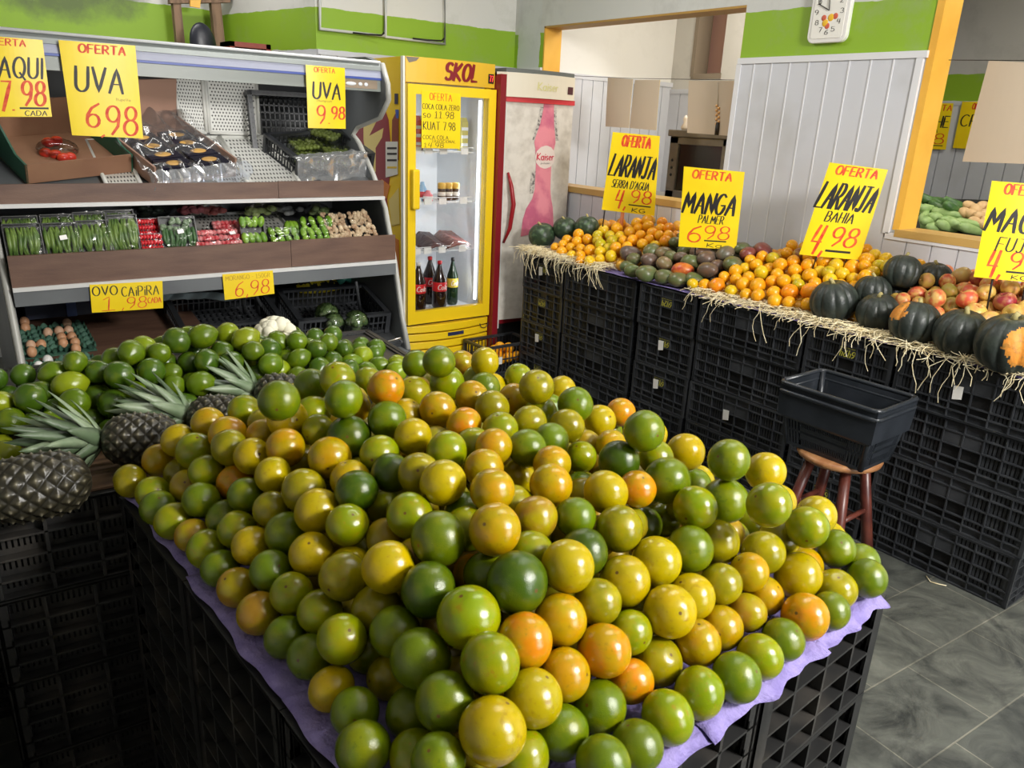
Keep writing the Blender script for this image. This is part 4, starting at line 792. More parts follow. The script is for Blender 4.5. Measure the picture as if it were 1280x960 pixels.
for a in (.06, .11, .14): mb.ball((DX1-.22+a, yr-.016, 1.819), .011, 12, 6, (1.0 if a > .1 else 2.6, .2, .8))
dk(mb, 'maker_marks', m_fw)
# two ledges: brown board, white light strip, grey sill
def ledge(px_top, px_bot, Y, name):
    zt = PY(300, px_top, Y).z; zb_ = PY(300, px_bot, Y).z
    mb = MB(); mb.bb((DX0, Y, zb_), (DX1-.55, Y+.018, zt)); dk(mb, 'front_board', m_brn)
    mb = MB(); mb.bb((DX1-.548, Y, zb_+.002), (DX1, Y+.018, zt+.003)); dk(mb, 'front_board', m_brn)
    return zt, zb_
z1t, z1b = ledge(228, 249, 3.62, 'upper'); z2t, z2b = ledge(305, 339, 3.50, 'lower')
for Y, zb_ in ((3.62, z1b), (3.50, z2b)):
    mb = MB(); mb.bb((DX0, Y-.012, zb_-.016), (DX1, Y+.03, zb_)); dk(mb, 'light_strip', mat('lit_strip_white', (216, 216, 214), .3))
    if Y < 3.6: mb = MB(); mb.bb((DX0, Y-.004, zb_-.075), (DX1, Y+.02, zb_-.016)); dk(mb, 'sill', m_dg)
# tier surfaces
T1 = ((0, 3.64, z1t-.06), (0, 4.25, 1.535)); T2 = ((0, 3.52, z2t-.07), (0, 4.25, 1.16)); T3 = ((0, 3.44, .555), (0, 4.1, .73))
def tier_n(T): a, b2 = Vector(T[0]), Vector(T[1]); return Vector((0, -(b2.z-a.z), b2.y-a.y)).normalized()
for T in (T1, T2, T3):
    a, b2 = T; n = tier_n(T)
    q = [Vector((DX0, a[1], a[2])), Vector((DX1, a[1], a[2])), Vector((DX1, b2[1], b2[2])), Vector((DX0, b2[1], b2[2]))]
    mb = MB(); mb.slab(q, n, .02); dk(mb, 'shelf', m_dd if T is not T1 else m_dg)
mb = MB(); mb.bb((DX0, 4.40, .2), (DX1, 4.44, 1.93)); dk(mb, 'back_panel', m_dd)
mb = MB(); mb.bb((DX0, 4.26, 1.02), (DX1, 4.30, 1.5)); dk(mb, 'back_panel', m_dd)
# base tray
mb = MB(); mb.prism([(DX0, prof[-1][0]-.03, zb+.06), (DX0, prof[-1][0]-.01, zb-.06), (DX0, 3.55, .12), (DX0, 4.5, .12), (DX0, 4.5, .5), (DX0, 3.46, .535)], (DX1-DX0, 0, 0)); dk(mb, 'base_tray', m_dg)
mb = MB(); mb.bb((DX0+.05, 3.6, 0), (DX1-.05, 4.4, .14)); dk(mb, 'plinth', m_black)
mb = MB(); mb.tube([PY(445, 447, 3.40), PY(447, 437, 3.40), PY(500, 423, 3.40), PY(503, 428, 3.40)], .008, 8); dk(mb, 'chrome_bar', mat('chrome', (220, 220, 224), .15, metal=1))
for x in (300, 318, 445):
    mb = MB(); p = PY(x, 352, 3.62); g = PY(x+6, 392, 3.75); mb.tube([p, g], .008, 6); dk(mb, 'strut', m_dd)
mb = MB(); mb.tube([PY(312, 352, 3.66), PY(326, 382, 3.68)], .009, 6); dk(mb, 'strut', m_dd)
# perforated white trays on the upper tier
def on_tier(T, px, py): return PP(px, py, T[0], tier_n(T))
def perf(label, q, nx, ny, th=.03, name='perforated_tray', rim=True):
    """white tray with a raised rim and rows of holes"""
    e = empty(name, sum((Vector(p) for p in q), Vector())/4, label, 'tray', 'white perforated trays on the upper shelf')
    f = quad_fn(q); mb = MB(); nrm = (Vector(q[1])-Vector(q[0])).cross(Vector(q[3])-Vector(q[0])).normalized()
    if nrm.dot(CAM-Vector(q[0])) < 0: nrm = -nrm
    mb.slab([f(s, t) for s, t in ((0, 0), (1, 0), (1, 1), (0, 1))], nrm, .006); kid(mb.build('perforated_sheet', m_wp), e)
    mb = MB()
    for a, b2 in (((0, 0), (1, 0)), ((1, 0), (1, 1)), ((1, 1), (0, 1)), ((0, 1), (0, 0))):
        mb.tube([f(a[0], a[1], .004), f(b2[0], b2[1], .004)], .009, 6)
    kid(mb.build('raised_rim', m_wp), e)
    mb = MB()
    for j in range(ny):
        for i in range(nx):
            s = .08+.84*(i+.5*(j % 2))/(nx-.5); t = .07+.86*j/(ny-1); ds = .84/nx*.30; dt = .86/ny*.36
            mb.add([f(s-ds, t, .001), f(s, t-dt, .001), f(s+ds, t, .001), f(s, t+dt, .001)], [(0, 1, 2, 3)])
    kid(mb.build('row_of_holes', m_hole), e)
bk = lambda x, y: PY(x, y, 4.22)
perf('left white perforated tray standing at the back of the upper shelf', [bk(214, 93), bk(252, 95), bk(258, 166), bk(228, 163)], 9, 15)
perf('right white perforated tray standing at the back of the upper shelf', [bk(256, 96), bk(320, 101), bk(324, 168), bk(262, 166)], 14, 15)
t1 = lambda x, y: on_tier(T1, x, y)+tier_n(T1)*.012
perf('white perforated tray lying at the middle of the upper shelf', [t1(238, 176), t1(272, 175), t1(312, 236), t1(276, 238)], 9, 12)
perf('white perforated tray lying under the right black crate on the upper shelf', [t1(275, 175), t1(338, 174), t1(376, 234), t1(316, 236)], 13, 12)
perf('white perforated tray lying left under the bagged punnets', [t1(108, 180), t1(150, 179), t1(178, 238), t1(136, 240)], 9, 12)
# lattice crates (shallow baskets)
m_crate = mat('black_crate_plastic', (44, 46, 49), .36, rgb2=(60, 62, 65), nscale=12, nmix=(.45, .75))
def basket_mesh(L, W, H, bars=18, wb=12, floor_bars=8):
    mb = MB(); t = .006
    for (x, y, dx, dy) in ((0, -W/2, L, t), (0, W/2, L, t), (-L/2, 0, t, W), (L/2, 0, t, W)):
        mb.box((x, y, H-.008), (max(dx, .016)+.008, max(dy, .016)+.008, .016)); mb.box((x, y, .008), (dx if dx > .02 else .008, dy if dy > .02 else .008, .016))
        mb.box((x, y, H*.5), (dx if dx > .02 else t, dy if dy > .02 else t, .008))
    for i in range(bars+1):
        x = -L/2+L*i/bars; mb.box((x, -W/2, H/2), (.006, .005, H)); mb.box((x, W/2, H/2), (.006, .005, H))
    for i in range(wb+1):
        y = -W/2+W*i/wb; mb.box((-L/2, y, H/2), (.005, .006, H)); mb.box((L/2, y, H/2), (.005, .006, H))
    for i in range(1, floor_bars*2):
        mb.box((-L/2+L*i/(floor_bars*2), 0, .004), (.008, W, .006))
    for i in range(1, floor_bars):
        mb.box((0, -W/2+W*i/floor_bars, .004), (L, .008, .006))
    for sx in (-1, 1):
        for sy in (-1, 1): mb.box((sx*L/2, sy*W/2, H/2), (.022, .022, H))
    return mb.mesh('lattice_crate', m_crate)
def place_on(T, px, py, lift=0): return on_tier(T, px, py)+tier_n(T)*lift
def tier_rot(T, rz=0): n = tier_n(T); return (Matrix.Rotation(math.atan2(-n.y, n.z), 4, 'X') @ Matrix.Rotation(rz, 4, 'Z')).to_euler()
me_b = basket_mesh(.42, .30, .13)
def lattice(label, T, px, py, rz=0, sc=(1, 1, 1), rot=None, loc=None):
    e = empty('lattice_crate', loc or place_on(T, px, py, .005), label, 'crate', 'shallow black lattice crates in the display case')
    e.rotation_euler = rot or tier_rot(T, rz); e.scale = sc
    inst(me_b, 'crate_lattice', (0, 0, 0), parent=e); return e
GC = lattice('shallow black lattice crate with grape packs in clear plastic, on the upper shelf', T1, 398, 204, .2, (1.05, 1.0, .8))
lattice('black lattice crate standing upright behind the grape packs', T1, 0, 0, rot=(math.radians(80), 0, -.05), loc=PY(357, 160, 4.24))
lattice('right black lattice crate with wrapped broccoli on the bottom shelf', T3, 415, 402, -.05, (1.12, 1.12, .9))
lattice('left black lattice crate behind the limes on the bottom shelf', T3, 280, 408, -.03, (1.1, 1.1, .8))
# cardboard fruit box
m_card = mat('cardboard', (150, 112, 84), .7, rgb2=(136, 98, 74), nscale=4); m_cgreen = mat('green_box_print', (30, 84, 62), .5)
o = place_on(T1, 72, 199, .012); e = empty('cardboard_fruit_box', o, 'brown cardboard fruit box with dark green ends, at the left of the upper shelf', 'box'); e.rotation_euler = tier_rot(T1, .26); e.scale = (1.3, 1.25, 1.15)
def bx(name, m, *args):
    mb = MB()
    for a in args: mb.box(*a)
    return inst(mb.mesh(name, m), name, (0, 0, 0), parent=e)
bx('box_base', m_card, ((0, 0, .006), (.33, .34, .006)))
bx('front_panel', m_card, ((0, -.17, .035), (.33, .006, .07)))
bx('back_panel', m_card, ((0, .17, .075), (.33, .006, .15)))
for sx in (-1, 1):
    mb = MB(); mb.prism([(sx*.165, -.173, 0), (sx*.165, .173, 0), (sx*.165, .173, .17), (sx*.165, .02, .15), (sx*.165, -.10, .075), (sx*.165, -.173, .07)], (.006, 0, 0)); inst(mb.mesh('end', m_cgreen), 'end_panel', (0, 0, 0), parent=e)
    mb = MB(); mb.ball((sx*.162+.003, .04, .08), .03, 12, 6, (.2, 1.2, .6)); inst(mb.mesh('hand', m_card), 'hand_hole', (0, 0, 0), parent=e)
m_pers = mat('persimmon_skin', (222, 84, 34), .3, rgb2=(196, 52, 40), nscale=20)
for i, (px, py) in enumerate(((62, 192), (72, 190), (58, 200), (70, 202), (80, 206), (88, 205))):
    p = place_on(T1, px, py, .032+.02*(i < 2)); mb = MB(); mb.ball((0, 0, 0), .026, 14, 10, (1, 1, .8)); c_ = inst(mb.mesh('persimmon', m_pers), 'persimmon', p)
    tag(c_, ['back left', 'back right', 'left', 'middle', 'right', 'far right'][i]+' orange red persimmon of the bagged few in the cardboard box', 'persimmon', 'persimmons in the cardboard box')
p = place_on(T1, 73, 198, .045); mb = MB(); mb.ball((0, 0, 0), .075, 16, 10, (1.1, .9, .6)); tag(inst(mb.mesh('bag', film('cling_film', gloss=.25)), 'clear_bag', p), 'clear plastic bag around the orange persimmons in the cardboard box', 'bag')
# tray of dark punnets in crumpled clear plastic
m_pun = mat('punnet_dark', (34, 32, 46), .25); m_oval = mat('punnet_oval_gold', (206, 160, 84), .4); m_pale = mat('pale_brown_card', (156, 122, 104), .6)
KP = 1.5
e0 = empty('punnet_tray', place_on(T1, 208, 201, .014), 'cardboard tray of dark punnets with gold ovals, wrapped in crumpled clear plastic', 'tray'); e0.rotation_euler = tier_rot(T1, .26); e0.scale = (KP, KP*.95, KP)
mb = MB(); mb.box((0, 0, .004), (.26, .36, .008)); mb.box((0, .18, .09), (.26, .006, .18)); mb.box((-.13, 0, .03), (.006, .36, .06)); mb.box((.13, 0, .03), (.006, .36, .06)); inst(mb.mesh('card', m_pale), 'card_tray', (0, 0, 0), parent=e0)
mb = MB(); mb.grid(lambda s, t: Vector((-.15+.30*s, -.22+.42*t, .035+.05*t+.014*mnoise.noise(Vector((s*9, t*9, 1)))*2+(-.05 if t < .06 else 0)+(.02*math.sin(s*60) if t < .15 else 0))), 40, 40); inst(mb.mesh('film', film('crumpled_film', gloss=.5, rough=.18, milk=.05)), 'crumpled_plastic', (0, 0, 0), parent=e0)
mb = MB(); mb.grid(lambda s, t: Vector((-.15+.31*s+.01*math.sin(t*9), -.195-.035*math.sin(t*3)+.012*mnoise.noise(Vector((s*8, t*5, 3))), .055-.085*t-.02*math.sin(PI*s)*t+.006*mnoise.noise(Vector((s*17, t*3, 9))))), 50, 10); inst(mb.mesh('film2', film('milky_film', (232, 238, 250), gloss=.3, rough=.2, milk=.16)), 'plastic_skirt', (0, 0, 0), parent=e0)
Rt = e0.rotation_euler.to_matrix()
for j in range(4):
    for i in range(2):
        p = Vector(e0.location)+Rt @ Vector((-.055+.115*i, -.14+.062*j, .012))*KP
        e = empty('grape_punnet', p, 'dark punnet in the '+('left' if i == 0 else 'right')+' file of the wrapped tray, '+['nearest the front', 'second from the front', 'third from the front', 'rearmost'][j], 'punnet', 'dark punnets with gold ovals'); e.rotation_euler = e0.rotation_euler; e.scale = (KP, KP, KP)
        mb = MB(); mb.box((0, 0, .02), (.1, .056, .04), taper=.85); inst(mb.mesh('p', m_pun), 'punnet_box', (0, 0, 0), parent=e)
        mb = MB(); mb.ball((0, 0, .04), .02, 14, 6, (1.3, .8, .12)); inst(mb.mesh('o', m_oval), 'gold_oval', (0, 0, 0), parent=e)
# green grape packs in the black crate + draped plastic
m_gg = mat('green_grape', (140, 150, 84), .25)
for i, (px, py, rz) in enumerate(((380, 196, .2), (404, 192, -.9), (420, 206, -.1), (388, 212, .1))):
    e = empty('grape_pack', place_on(T1, px, py, .03+(.045 if i == 1 else 0)), ['left rear', 'tilted topmost', 'right', 'front left'][i]+' clear pack of green grapes in the black crate', 'fruit pack', 'green grape packs'); e.rotation_euler = tier_rot(T1, rz)
    mb = MB(); mb.box((0, 0, .028), (.15, .10, .056)); inst(mb.mesh('pk', film('pack_film', (235, 240, 225), gloss=.35)), 'clear_pack', (0, 0, 0), parent=e)
    mb = MB()
    for k in range(24): mb.ball((-.058+.023*(k % 6), -.035+.024*(k//6), .028+.012*random.random()), .013, 8, 6)
    inst(mb.mesh('gr', m_gg), 'grapes', (0, 0, 0), parent=e)
def sheet_fn(s, t):
    k = t*4; P_ = [(-.06, .10), (-.125, .125), (-.168, .145), (-.185, .07), (-.20+.0, -.02)]
    a = int(min(k, 3.999)); f_ = k-a; y = P_[a][0]*(1-f_)+P_[a+1][0]*f_; z = P_[a][1]*(1-f_)+P_[a+1][1]*f_
    n_ = mnoise.noise(Vector((s*9, t*6, 2))); drop = max(0, t-.72)*(.9*math.exp(-((s-.55)/.14)**2)+.35*math.exp(-((s-.97)/.1)**2)-.25)
    return Vector((-.25+.42*s+.012*n_, y+.014*n_-.12*drop, z*.8+.012*mnoise.noise(Vector((s*14, t*9, 5)))-.28*drop))
mb = MB(); mb.grid(sheet_fn, 50, 24)
o = tag(inst(mb.mesh('sheet', film('milky_sheet', gloss=.35, rough=.2, milk=.22)), 'plastic_sheet', GC.location, GC.rotation_euler), 'crumpled clear plastic sheet hanging over the shelf front below the grape packs', 'plastic sheet')
# ---- middle shelf packs
m_bean = mat('green_bean', (74, 104, 42), .35, rgb2=(112, 138, 62), nscale=20); m_tray = mat('black_tray', (34, 36, 36), .35); m_cl = film('pack_film2', gloss=.0, rough=.08)
m_stick = mat('white_sticker', (240, 240, 236), .4)
def pack(label, px0, px1, py0, py1, kind, depth=0, group='packs on the middle shelf', lean=.35):
    """upright leaning pack whose front face fills the pixel box at depth Y"""
    Y = 3.545+depth; a = PY(px0, py1, Y); c2 = PY(px1, py0, Y); w_ = abs(c2.x-a.x); h_ = abs(c2.z-a.z)/math.cos(lean)
    e = empty('vegetable_pack', ((a.x+c2.x)/2, Y, min(a.z, c2.z)), label, 'vegetable pack', group); e.rotation_euler = (-lean, 0, 0)
    mb = MB(); mb.box((0, .022, h_/2), (w_, .004, h_)); mb.box((-w_/2, .01, h_/2), (.004, .024, h_)); mb.box((w_/2, .01, h_/2), (.004, .024, h_)); mb.box((0, .01, .002), (w_, .024, .004)); mb.box((0, .01, h_), (w_, .024, .004)); inst(mb.mesh('tray', m_tray), 'tray', (0, 0, 0), parent=e)
    if kind in ('bean', 'okra'):
        n = 12 if kind == 'bean' else 11
        for k in range(n):
            x = -w_*.42+w_*.84*k/(n-1); mb = MB(); j = [random.uniform(-.12, .12)*w_ for _ in range(3)]
            mb.tube([(x*.9+j[0], .008, h_*.04), (x+j[1]*.5, -.004+.006*(k % 2), h_*.35), (x+j[2]*.4, -.006+.006*(k % 2), h_*.65), (x*.95+j[0]*.6, .004, h_*(.9 if kind == 'bean' else .62+.1*random.random()))], [.004, .0085, .0085, .004], 7)
            inst(mb.mesh('bean', m_bean if kind == 'bean' else mat('dark_green_stem', (60, 98, 50), .4)), 'green_bean' if kind == 'bean' else 'stalk', (0, 0, 0), parent=e)
        if kind == 'okra':
            mb = MB()
            for k in range(26): mb.ball((random.uniform(-.45, .45)*w_, random.uniform(-.01, .008), h_*random.uniform(.62, .97)), .011, 7, 5)
            inst(mb.mesh('head', mat('grey_green_heads', (120, 140, 110), .5)), 'flower_heads', (0, 0, 0), parent=e)
    elif kind in ('chili', 'straw', 'jilo', 'ginger'):
        mm = {'chili': mat('red_chili', (206, 28, 40), .3), 'straw': mat('red_berry', (196, 64, 72), .35, rgb2=(220, 150, 150), nscale=30), 'jilo': mat('green_jilo', (128, 166, 48), .35, rgb2=(96, 140, 36), nscale=15), 'ginger': mat('ginger_tan', (204, 184, 152), .6, rgb2=(168, 138, 108), nscale=20)}[kind]
        nx, nz, r = {'chili': (7, 3, .01), 'straw': (6, 3, .014), 'jilo': (4, 2, .02), 'ginger': (5, 3, .016)}[kind]
        for i in range(nx):
            for k in range(nz):
                mb = MB(); x = -w_*.4+w_*.8*i/(nx-1); z = h_*(.18+.64*k/(nz-1))
                if kind == 'chili': mb.tube([(x, -.004, z-h_*.13), (x+.004, -.008, z), (x, -.004, z+h_*.13)], [.003, r*.8, r*.6], 7)
                elif kind == 'jilo': mb.ball((x, -.008, z), r, 10, 7, (.8, .7, 1.35), Matrix.Rotation(random.uniform(-.4, .4), 3, 'Y'))
                elif kind == 'ginger':
                    for q_ in range(3): mb.ball((x+random.uniform(-.012, .012), -.004+random.uniform(-.008, .004), z+random.uniform(-.012, .012)), r*random.uniform(.5, .9), 7, 5, (1, .7, random.uniform(.7, 1.4)))
                else: mb.ball((x, -.006, z), r*random.uniform(.8, 1.1), 8, 6)
                inst(mb.mesh(kind, mm), {'chili': 'chili', 'straw': 'berry', 'jilo': 'green_fruit', 'ginger': 'ginger_root'}[kind], (0, 0, 0), parent=e)
    mb = MB(); mb.grid(lambda s, t: Vector((-w_/2+w_*s, -.020-.004*math.sin(PI*s)+.0035*mnoise.noise(Vector((s*7, t*7, px0))), h_*t)), 14, 14); inst(mb.mesh('film', m_cl), 'clear_film', (0, 0, 0), parent=e)
    if kind == 'okra' or 'second front' in label or 'oval sticker' in label:
        mb = MB(); s_ = .012; z = h_*.45; mb.add([(-.01, -.0275, z), (.016, -.0275, z+.004), (.014, -.0275, z+.022), (-.012, -.0275, z+.018)], [(0, 1, 2, 3)]); inst(mb.mesh('stk', m_stick), 'sticker', (0, 0, 0), parent=e)
    return e
B4 = (('leftmost', 10, 51, 281, 324), ('second', 60, 98, 280, 322), ('third', 101, 138, 277, 320), ('fourth', 140, 173, 270, 317))
for nm, a, c2, y0_, y1_ in B4: pack(nm+' front pack of green beans from the left on the middle shelf' if nm != 'leftmost' else 'leftmost front pack of green beans on the middle shelf', a, c2, y0_, y1_, 'bean')
for nm, a, c2, y0_, y1_ in (('leftmost', 6, 47, 271, 300), ('second', 55, 92, 269, 300), ('third', 96, 132, 266, 296), ('fourth', 133, 168, 264, 295)): pack(nm+' rear pack of green beans, standing behind the front row', a, c2, y0_, y1_, 'bean', .06)
pack('front pack of red chillies right of the green beans', 176, 203, 293, 316, 'chili'); pack('rear pack of red chillies above the front one', 173, 198, 274, 297, 'chili', .07)
pack('pack of dark green stalks with grey heads, centre of the middle shelf', 205, 246, 272, 314, 'okra')
pack('left pack of pale red berries on the middle shelf', 246, 276, 291, 311, 'straw', lean=.9); pack('right pack of pale red berries with an oval sticker', 277, 309, 289, 309, 'straw', lean=.9); pack('dark topped pack behind the berries', 268, 300, 279, 292, 'straw', .09, lean=.9)
pack('tall clear pack of green jilo fruits right of the berries', 304, 331, 273, 304, 'jilo'); pack('low pack of small green fruits at mid shelf', 340, 374, 289, 305, 'jilo', lean=.8)
pack('rear pack of green fruits behind the front pair', 361, 380, 281, 297, 'jilo', .08, lean=.7); pack('lower front pack of rounded green fruits', 379, 412, 289, 303, 'jilo', lean=.7); pack('upper pack of rounded green fruits resting behind the lower one', 378, 418, 275, 290, 'jilo', .06, lean=.7)
for nm, a, c2, y0_, y1_, dp in (('front left', 415, 441, 285, 302, 0), ('front right', 443, 470, 283, 300, 0), ('rear left', 406, 433, 268, 284, .09), ('rear right', 439, 463, 266, 283, .09)): pack(nm+' pack of pale ginger roots at the right end of the middle shelf', a, c2, y0_, y1_, 'ginger', dp, lean=.6)
# things at the back of the middle shelf
def backpack(label, px, py, w_, cl, Y=4.1):
    p = PY(px, py, Y); e = empty('vegetable_pack', p, label, 'vegetable pack', 'packs at the back of the middle shelf')
    mb = MB()
    for k in range(14): mb.ball((random.uniform(-w_, w_)*.45, random.uniform(-.04, .04), .012+random.uniform(0, .03)), .016, 8, 6, (1.4, 1, .9))
    inst(mb.mesh('produce', mat('produce_%d_%d' % (px, py), cl, .4)), 'produce', (0, 0, 0), parent=e)
    mb = MB(); mb.grid(lambda s, t: Vector((-w_*.6+w_*1.2*s, -.06+.12*t, .07*math.sin(PI*s)**.4*math.sin(PI*t)**.4)), 10, 8); inst(mb.mesh('film', m_cl), 'clear_film', (0, 0, 0), parent=e)
n2 = tier_n(T2)
for lab, px, cl, w_ in (('pack of pink produce at the back of the middle shelf', 236, (196, 110, 116), .14), ('second pack of pink produce at the shelf back, further right', 264, (186, 104, 100), .12), ('pack of pale green sprouts at the shelf back', 326, (170, 186, 120), .13), ('pack of pale green stems at the shelf back, above the green fruits', 397, (160, 180, 120), .13), ('cloudy bag at the shelf back near the middle', 362, (150, 152, 150), .13), ('dark green bag at the shelf back near the left', 188, (60, 72, 60), .12)):
    p = PY(px, 268, 4.02); backpack(lab, px, PP(px, 268, (0, 4.02, 0), (0, 1, 0)) and 270, w_, cl, 4.02)
perf('white perforated tray lying at the back of the middle shelf', [on_tier(T2, 236, 272)+n2*.01, on_tier(T2, 344, 268)+n2*.01, on_tier(T2, 372, 300)+n2*.01, on_tier(T2, 250, 304)+n2*.01], 20, 8)
# ---- bottom shelf
m_pulp = mat('green_pulp', (70, 112, 92), .7, rgb2=(58, 96, 80), nscale=20)
def carton(label, px, py, rz, nx, ny, lift=.01):
    e = empty('egg_carton', on_tier(T3, px, py)+tier_n(T3)*lift, label, 'egg carton', 'green egg cartons'); e.rotation_euler = tier_rot(T3, rz)
    p_ = .045
    def f(s, t):
        x = (s-.5)*nx*p_; y = (t-.5)*ny*p_
        z = .022-.018*math.cos(2*PI*s*nx)*math.cos(2*PI*t*ny)+.008*(math.cos(2*PI*s*nx)+math.cos(2*PI*t*ny))
        return Vector((x, y, z))
    mb = MB(); mb.grid(f, nx*8, ny*8); me = mb.mesh('pulp', m_pulp); inst(me, 'pulp_tray', (0, 0, 0), parent=e); mb = MB(); mb.box((0, 0, .003), (nx*p_, ny*p_, .004)); inst(mb.mesh('base', m_pulp), 'tray_base', (0, 0, 0), parent=e)
    return e
T3s = T3
# lift the cartons and the brown board so that they lie where the photo shows them: on the higher left part of the shelf
zc = PY(68, 440, 3.62).z; 
m_egg = [mat('egg_brown', (214, 160, 120), .45), mat('egg_tan', (222, 180, 148), .45), mat('egg_white', (236, 234, 230), .4)]
ec = empty('display_board', (.62, 3.75, .7), 'brown board lying on the bottom shelf behind the egg cartons', 'board')
TB = ((0, 3.46, PY(150, 455, 3.46).z-.012), (0, 4.05, PY(150, 388, 4.05).z)); nb = tier_n(TB)
mb = MB(); mb.slab([Vector((DX0+.005, TB[0][1], TB[0][2])), Vector((.98, TB[0][1], TB[0][2])), Vector((.98, TB[1][1], TB[1][2])), Vector((DX0+.005, TB[1][1], TB[1][2]))], nb, .015); kid(mb.build('board_top', m_brn), ec)
mb = MB(); mb.bb((DX0+.03, 3.5, .5), (DX0+.07, 3.9, TB[0][2]-.02)); mb.bb((.92, 3.5, .5), (.96, 3.9, TB[0][2]-.02)); kid(mb.build('support_bar', m_dd), ec)
def onb(px, py, l=0): return PP(px, py, TB[0], nb)+nb*l
def carton2(label, px, py, rz, nx, ny):
    e = carton(label, 60, 440, 0, nx, ny); e.location = onb(px, py, .003); e.rotation_euler = (Matrix.Rotation(math.atan2(-nb.y, nb.z), 4, 'X') @ Matrix.Rotation(rz, 4, 'Z')).to_euler(); return e
c1 = carton2('rear green egg carton with brown eggs on the bottom shelf', 70, 429, .02, 6, 6); c2_ = carton2('front green egg carton with white eggs, half hidden by limes', 76, 468, .02, 6, 4)
eg = []
for (px, py, k) in ((32, 411, 0), (33, 419, 0), (40, 441, 1), (41, 449, 0), (53, 440, 0), (61, 425, 1), (75, 423, 1), (85, 413, 1), (87, 422, 1), (78, 431, 0), (80, 438, 0), (91, 430, 0), (95, 437, 0), (96, 445, 0), (61, 460, 2), (50, 468, 2)):
    p = onb(px, py, .034); mb = MB(); mb.ball((0, 0, 0), .0195, 12, 9, (1, 1, 1.25)); o = inst(mb.mesh('egg', m_egg[k]), 'egg', p, (-.2, 0, 0)); tag(o, None, 'egg', 'eggs in the green cartons')
    eg.append((o, ['brown egg', 'pale tan egg', 'white egg'][k], 'in the '+('rear' if py < 455 else 'front')+' egg carton' + (' near its back' if py < 426 else ' near its front' if py < 455 else '')))
number_labels(eg)
m_broc = mat('wrapped_broccoli', (118, 132, 92), .5, rgb2=(92, 110, 70), nscale=60, bump=.5, bscale=120)
for i, (px, py, r) in enumerate(((407, 402, .058), (415, 413, .052), (443, 412, .06))):
    e = empty('wrapped_broccoli', on_tier(T3, px, py+9)+tier_n(T3)*.085, ['rear left', 'front left', 'right'][i]+' film wrapped broccoli head in the right black crate', 'broccoli', 'wrapped broccoli heads')
    mb = MB()
    for k in range(40):
        v = Vector((random.gauss(0, 1), random.gauss(0, 1), abs(random.gauss(0, 1)))).normalized()*r*.72; mb.ball(v, r*.34, 8, 6)
    mb.tube([(0, 0, 0), (0, 0, -.05)], [r*.5, r*.35], 8); inst(mb.mesh('florets', m_broc), 'florets', (0, 0, 0), parent=e)
    mb = MB(); mb.ball((0, 0, 0), r*1.12, 14, 10, (1.05, 1, .95)); inst(mb.mesh('wrap', film('wrap_film', (225, 235, 220), gloss=.3)), 'cling_wrap', (0, 0, 0), parent=e)
e = empty('cauliflower', PY(345, 424, 2.36), 'pale cauliflower head peeping over the limes before the left black crate', 'cauliflower')
mb = MB()
for k in range(46):
    v = Vector((random.gauss(0, 1), random.gauss(0, 1), abs(random.gauss(0, 1)))).normalized()*.055; mb.ball(v, .022, 8, 6)
inst(mb.mesh('curd', mat('cauliflower_curd', (226, 222, 200), .6)), 'curd', (0, 0, 0), parent=e)
for k in range(5):
    a = k*1.26; mb = MB(); mb.grid(lambda s, t: Vector(((.075+.02*math.sin(PI*t))*math.cos(a+(s-.5)*.9), (.075+.02*math.sin(PI*t))*math.sin(a+(s-.5)*.9), -.06+.09*t)), 6, 6); inst(mb.mesh('leaf', mat('cauliflower_leaf', (168, 196, 110), .5)), 'leaf', (0, 0, 0), parent=e)
tag(inst((lambda mb: (mb.grid(lambda s, t: Vector(PY(203+95*s-8*t, 366+8*t+1.5*math.sin(s*9), 3.85+.03*math.sin(s*13))), 20, 6), mb.mesh('cloth', mat('pale_grey_cloth', (156, 172, 176), .7)))[1])(MB()), 'folded_cloth', (0, 0, 0)), 'pale blue grey cloth folded in the gap beneath the lower ledge', 'cloth')
bpy.data.objects['folded_cloth'].modifiers.new('t', 'SOLIDIFY').thickness = .01
p0 = PY(175, 378, 3.95); e = empty('storage_box', p0, 'dark blue box in the gap under the lower ledge at left', 'box')
mb = MB(); a, c2 = PY(32, 392, 3.95), PY(130, 368, 3.95); mb.bb((a.x, 3.95, a.z-.03), (c2.x, 4.2, c2.z)); kid(mb.build('box_body', mat('navy_box', (38, 44, 66), .5)), e)
mb = MB(); mb.bb((a.x+.16, 3.94, a.z-.03), (a.x+.20, 3.95, c2.z)); kid(mb.build('box_strap', mat('blue_strap', (70, 90, 140), .4)), e)
p0 = PY(398, 360, 4.1); e = empty('fabric_bag', p0, 'yellow and black patterned bag stuffed behind the bottom crates', 'bag')
mb = MB(); mb.ball((0, 0, 0), .1, 14, 10, (1.5, .5, .6)); inst(mb.mesh('bagbody', mat('yellow_black_pattern', (226, 204, 40), .5, rgb2=(30, 30, 28), nscale=26, nmix=(.5, .53))), 'bag_body', (0, 0, 0), parent=e)
mb = MB(); mb.tube([(.1, -.05, .03), (.14, -.06, .06), (.2, -.05, .02)], .02, 8); inst(mb.mesh('bagtie', mat('teal_plastic', (70, 150, 130), .4)), 'bag_tie', (0, 0, 0), parent=e)
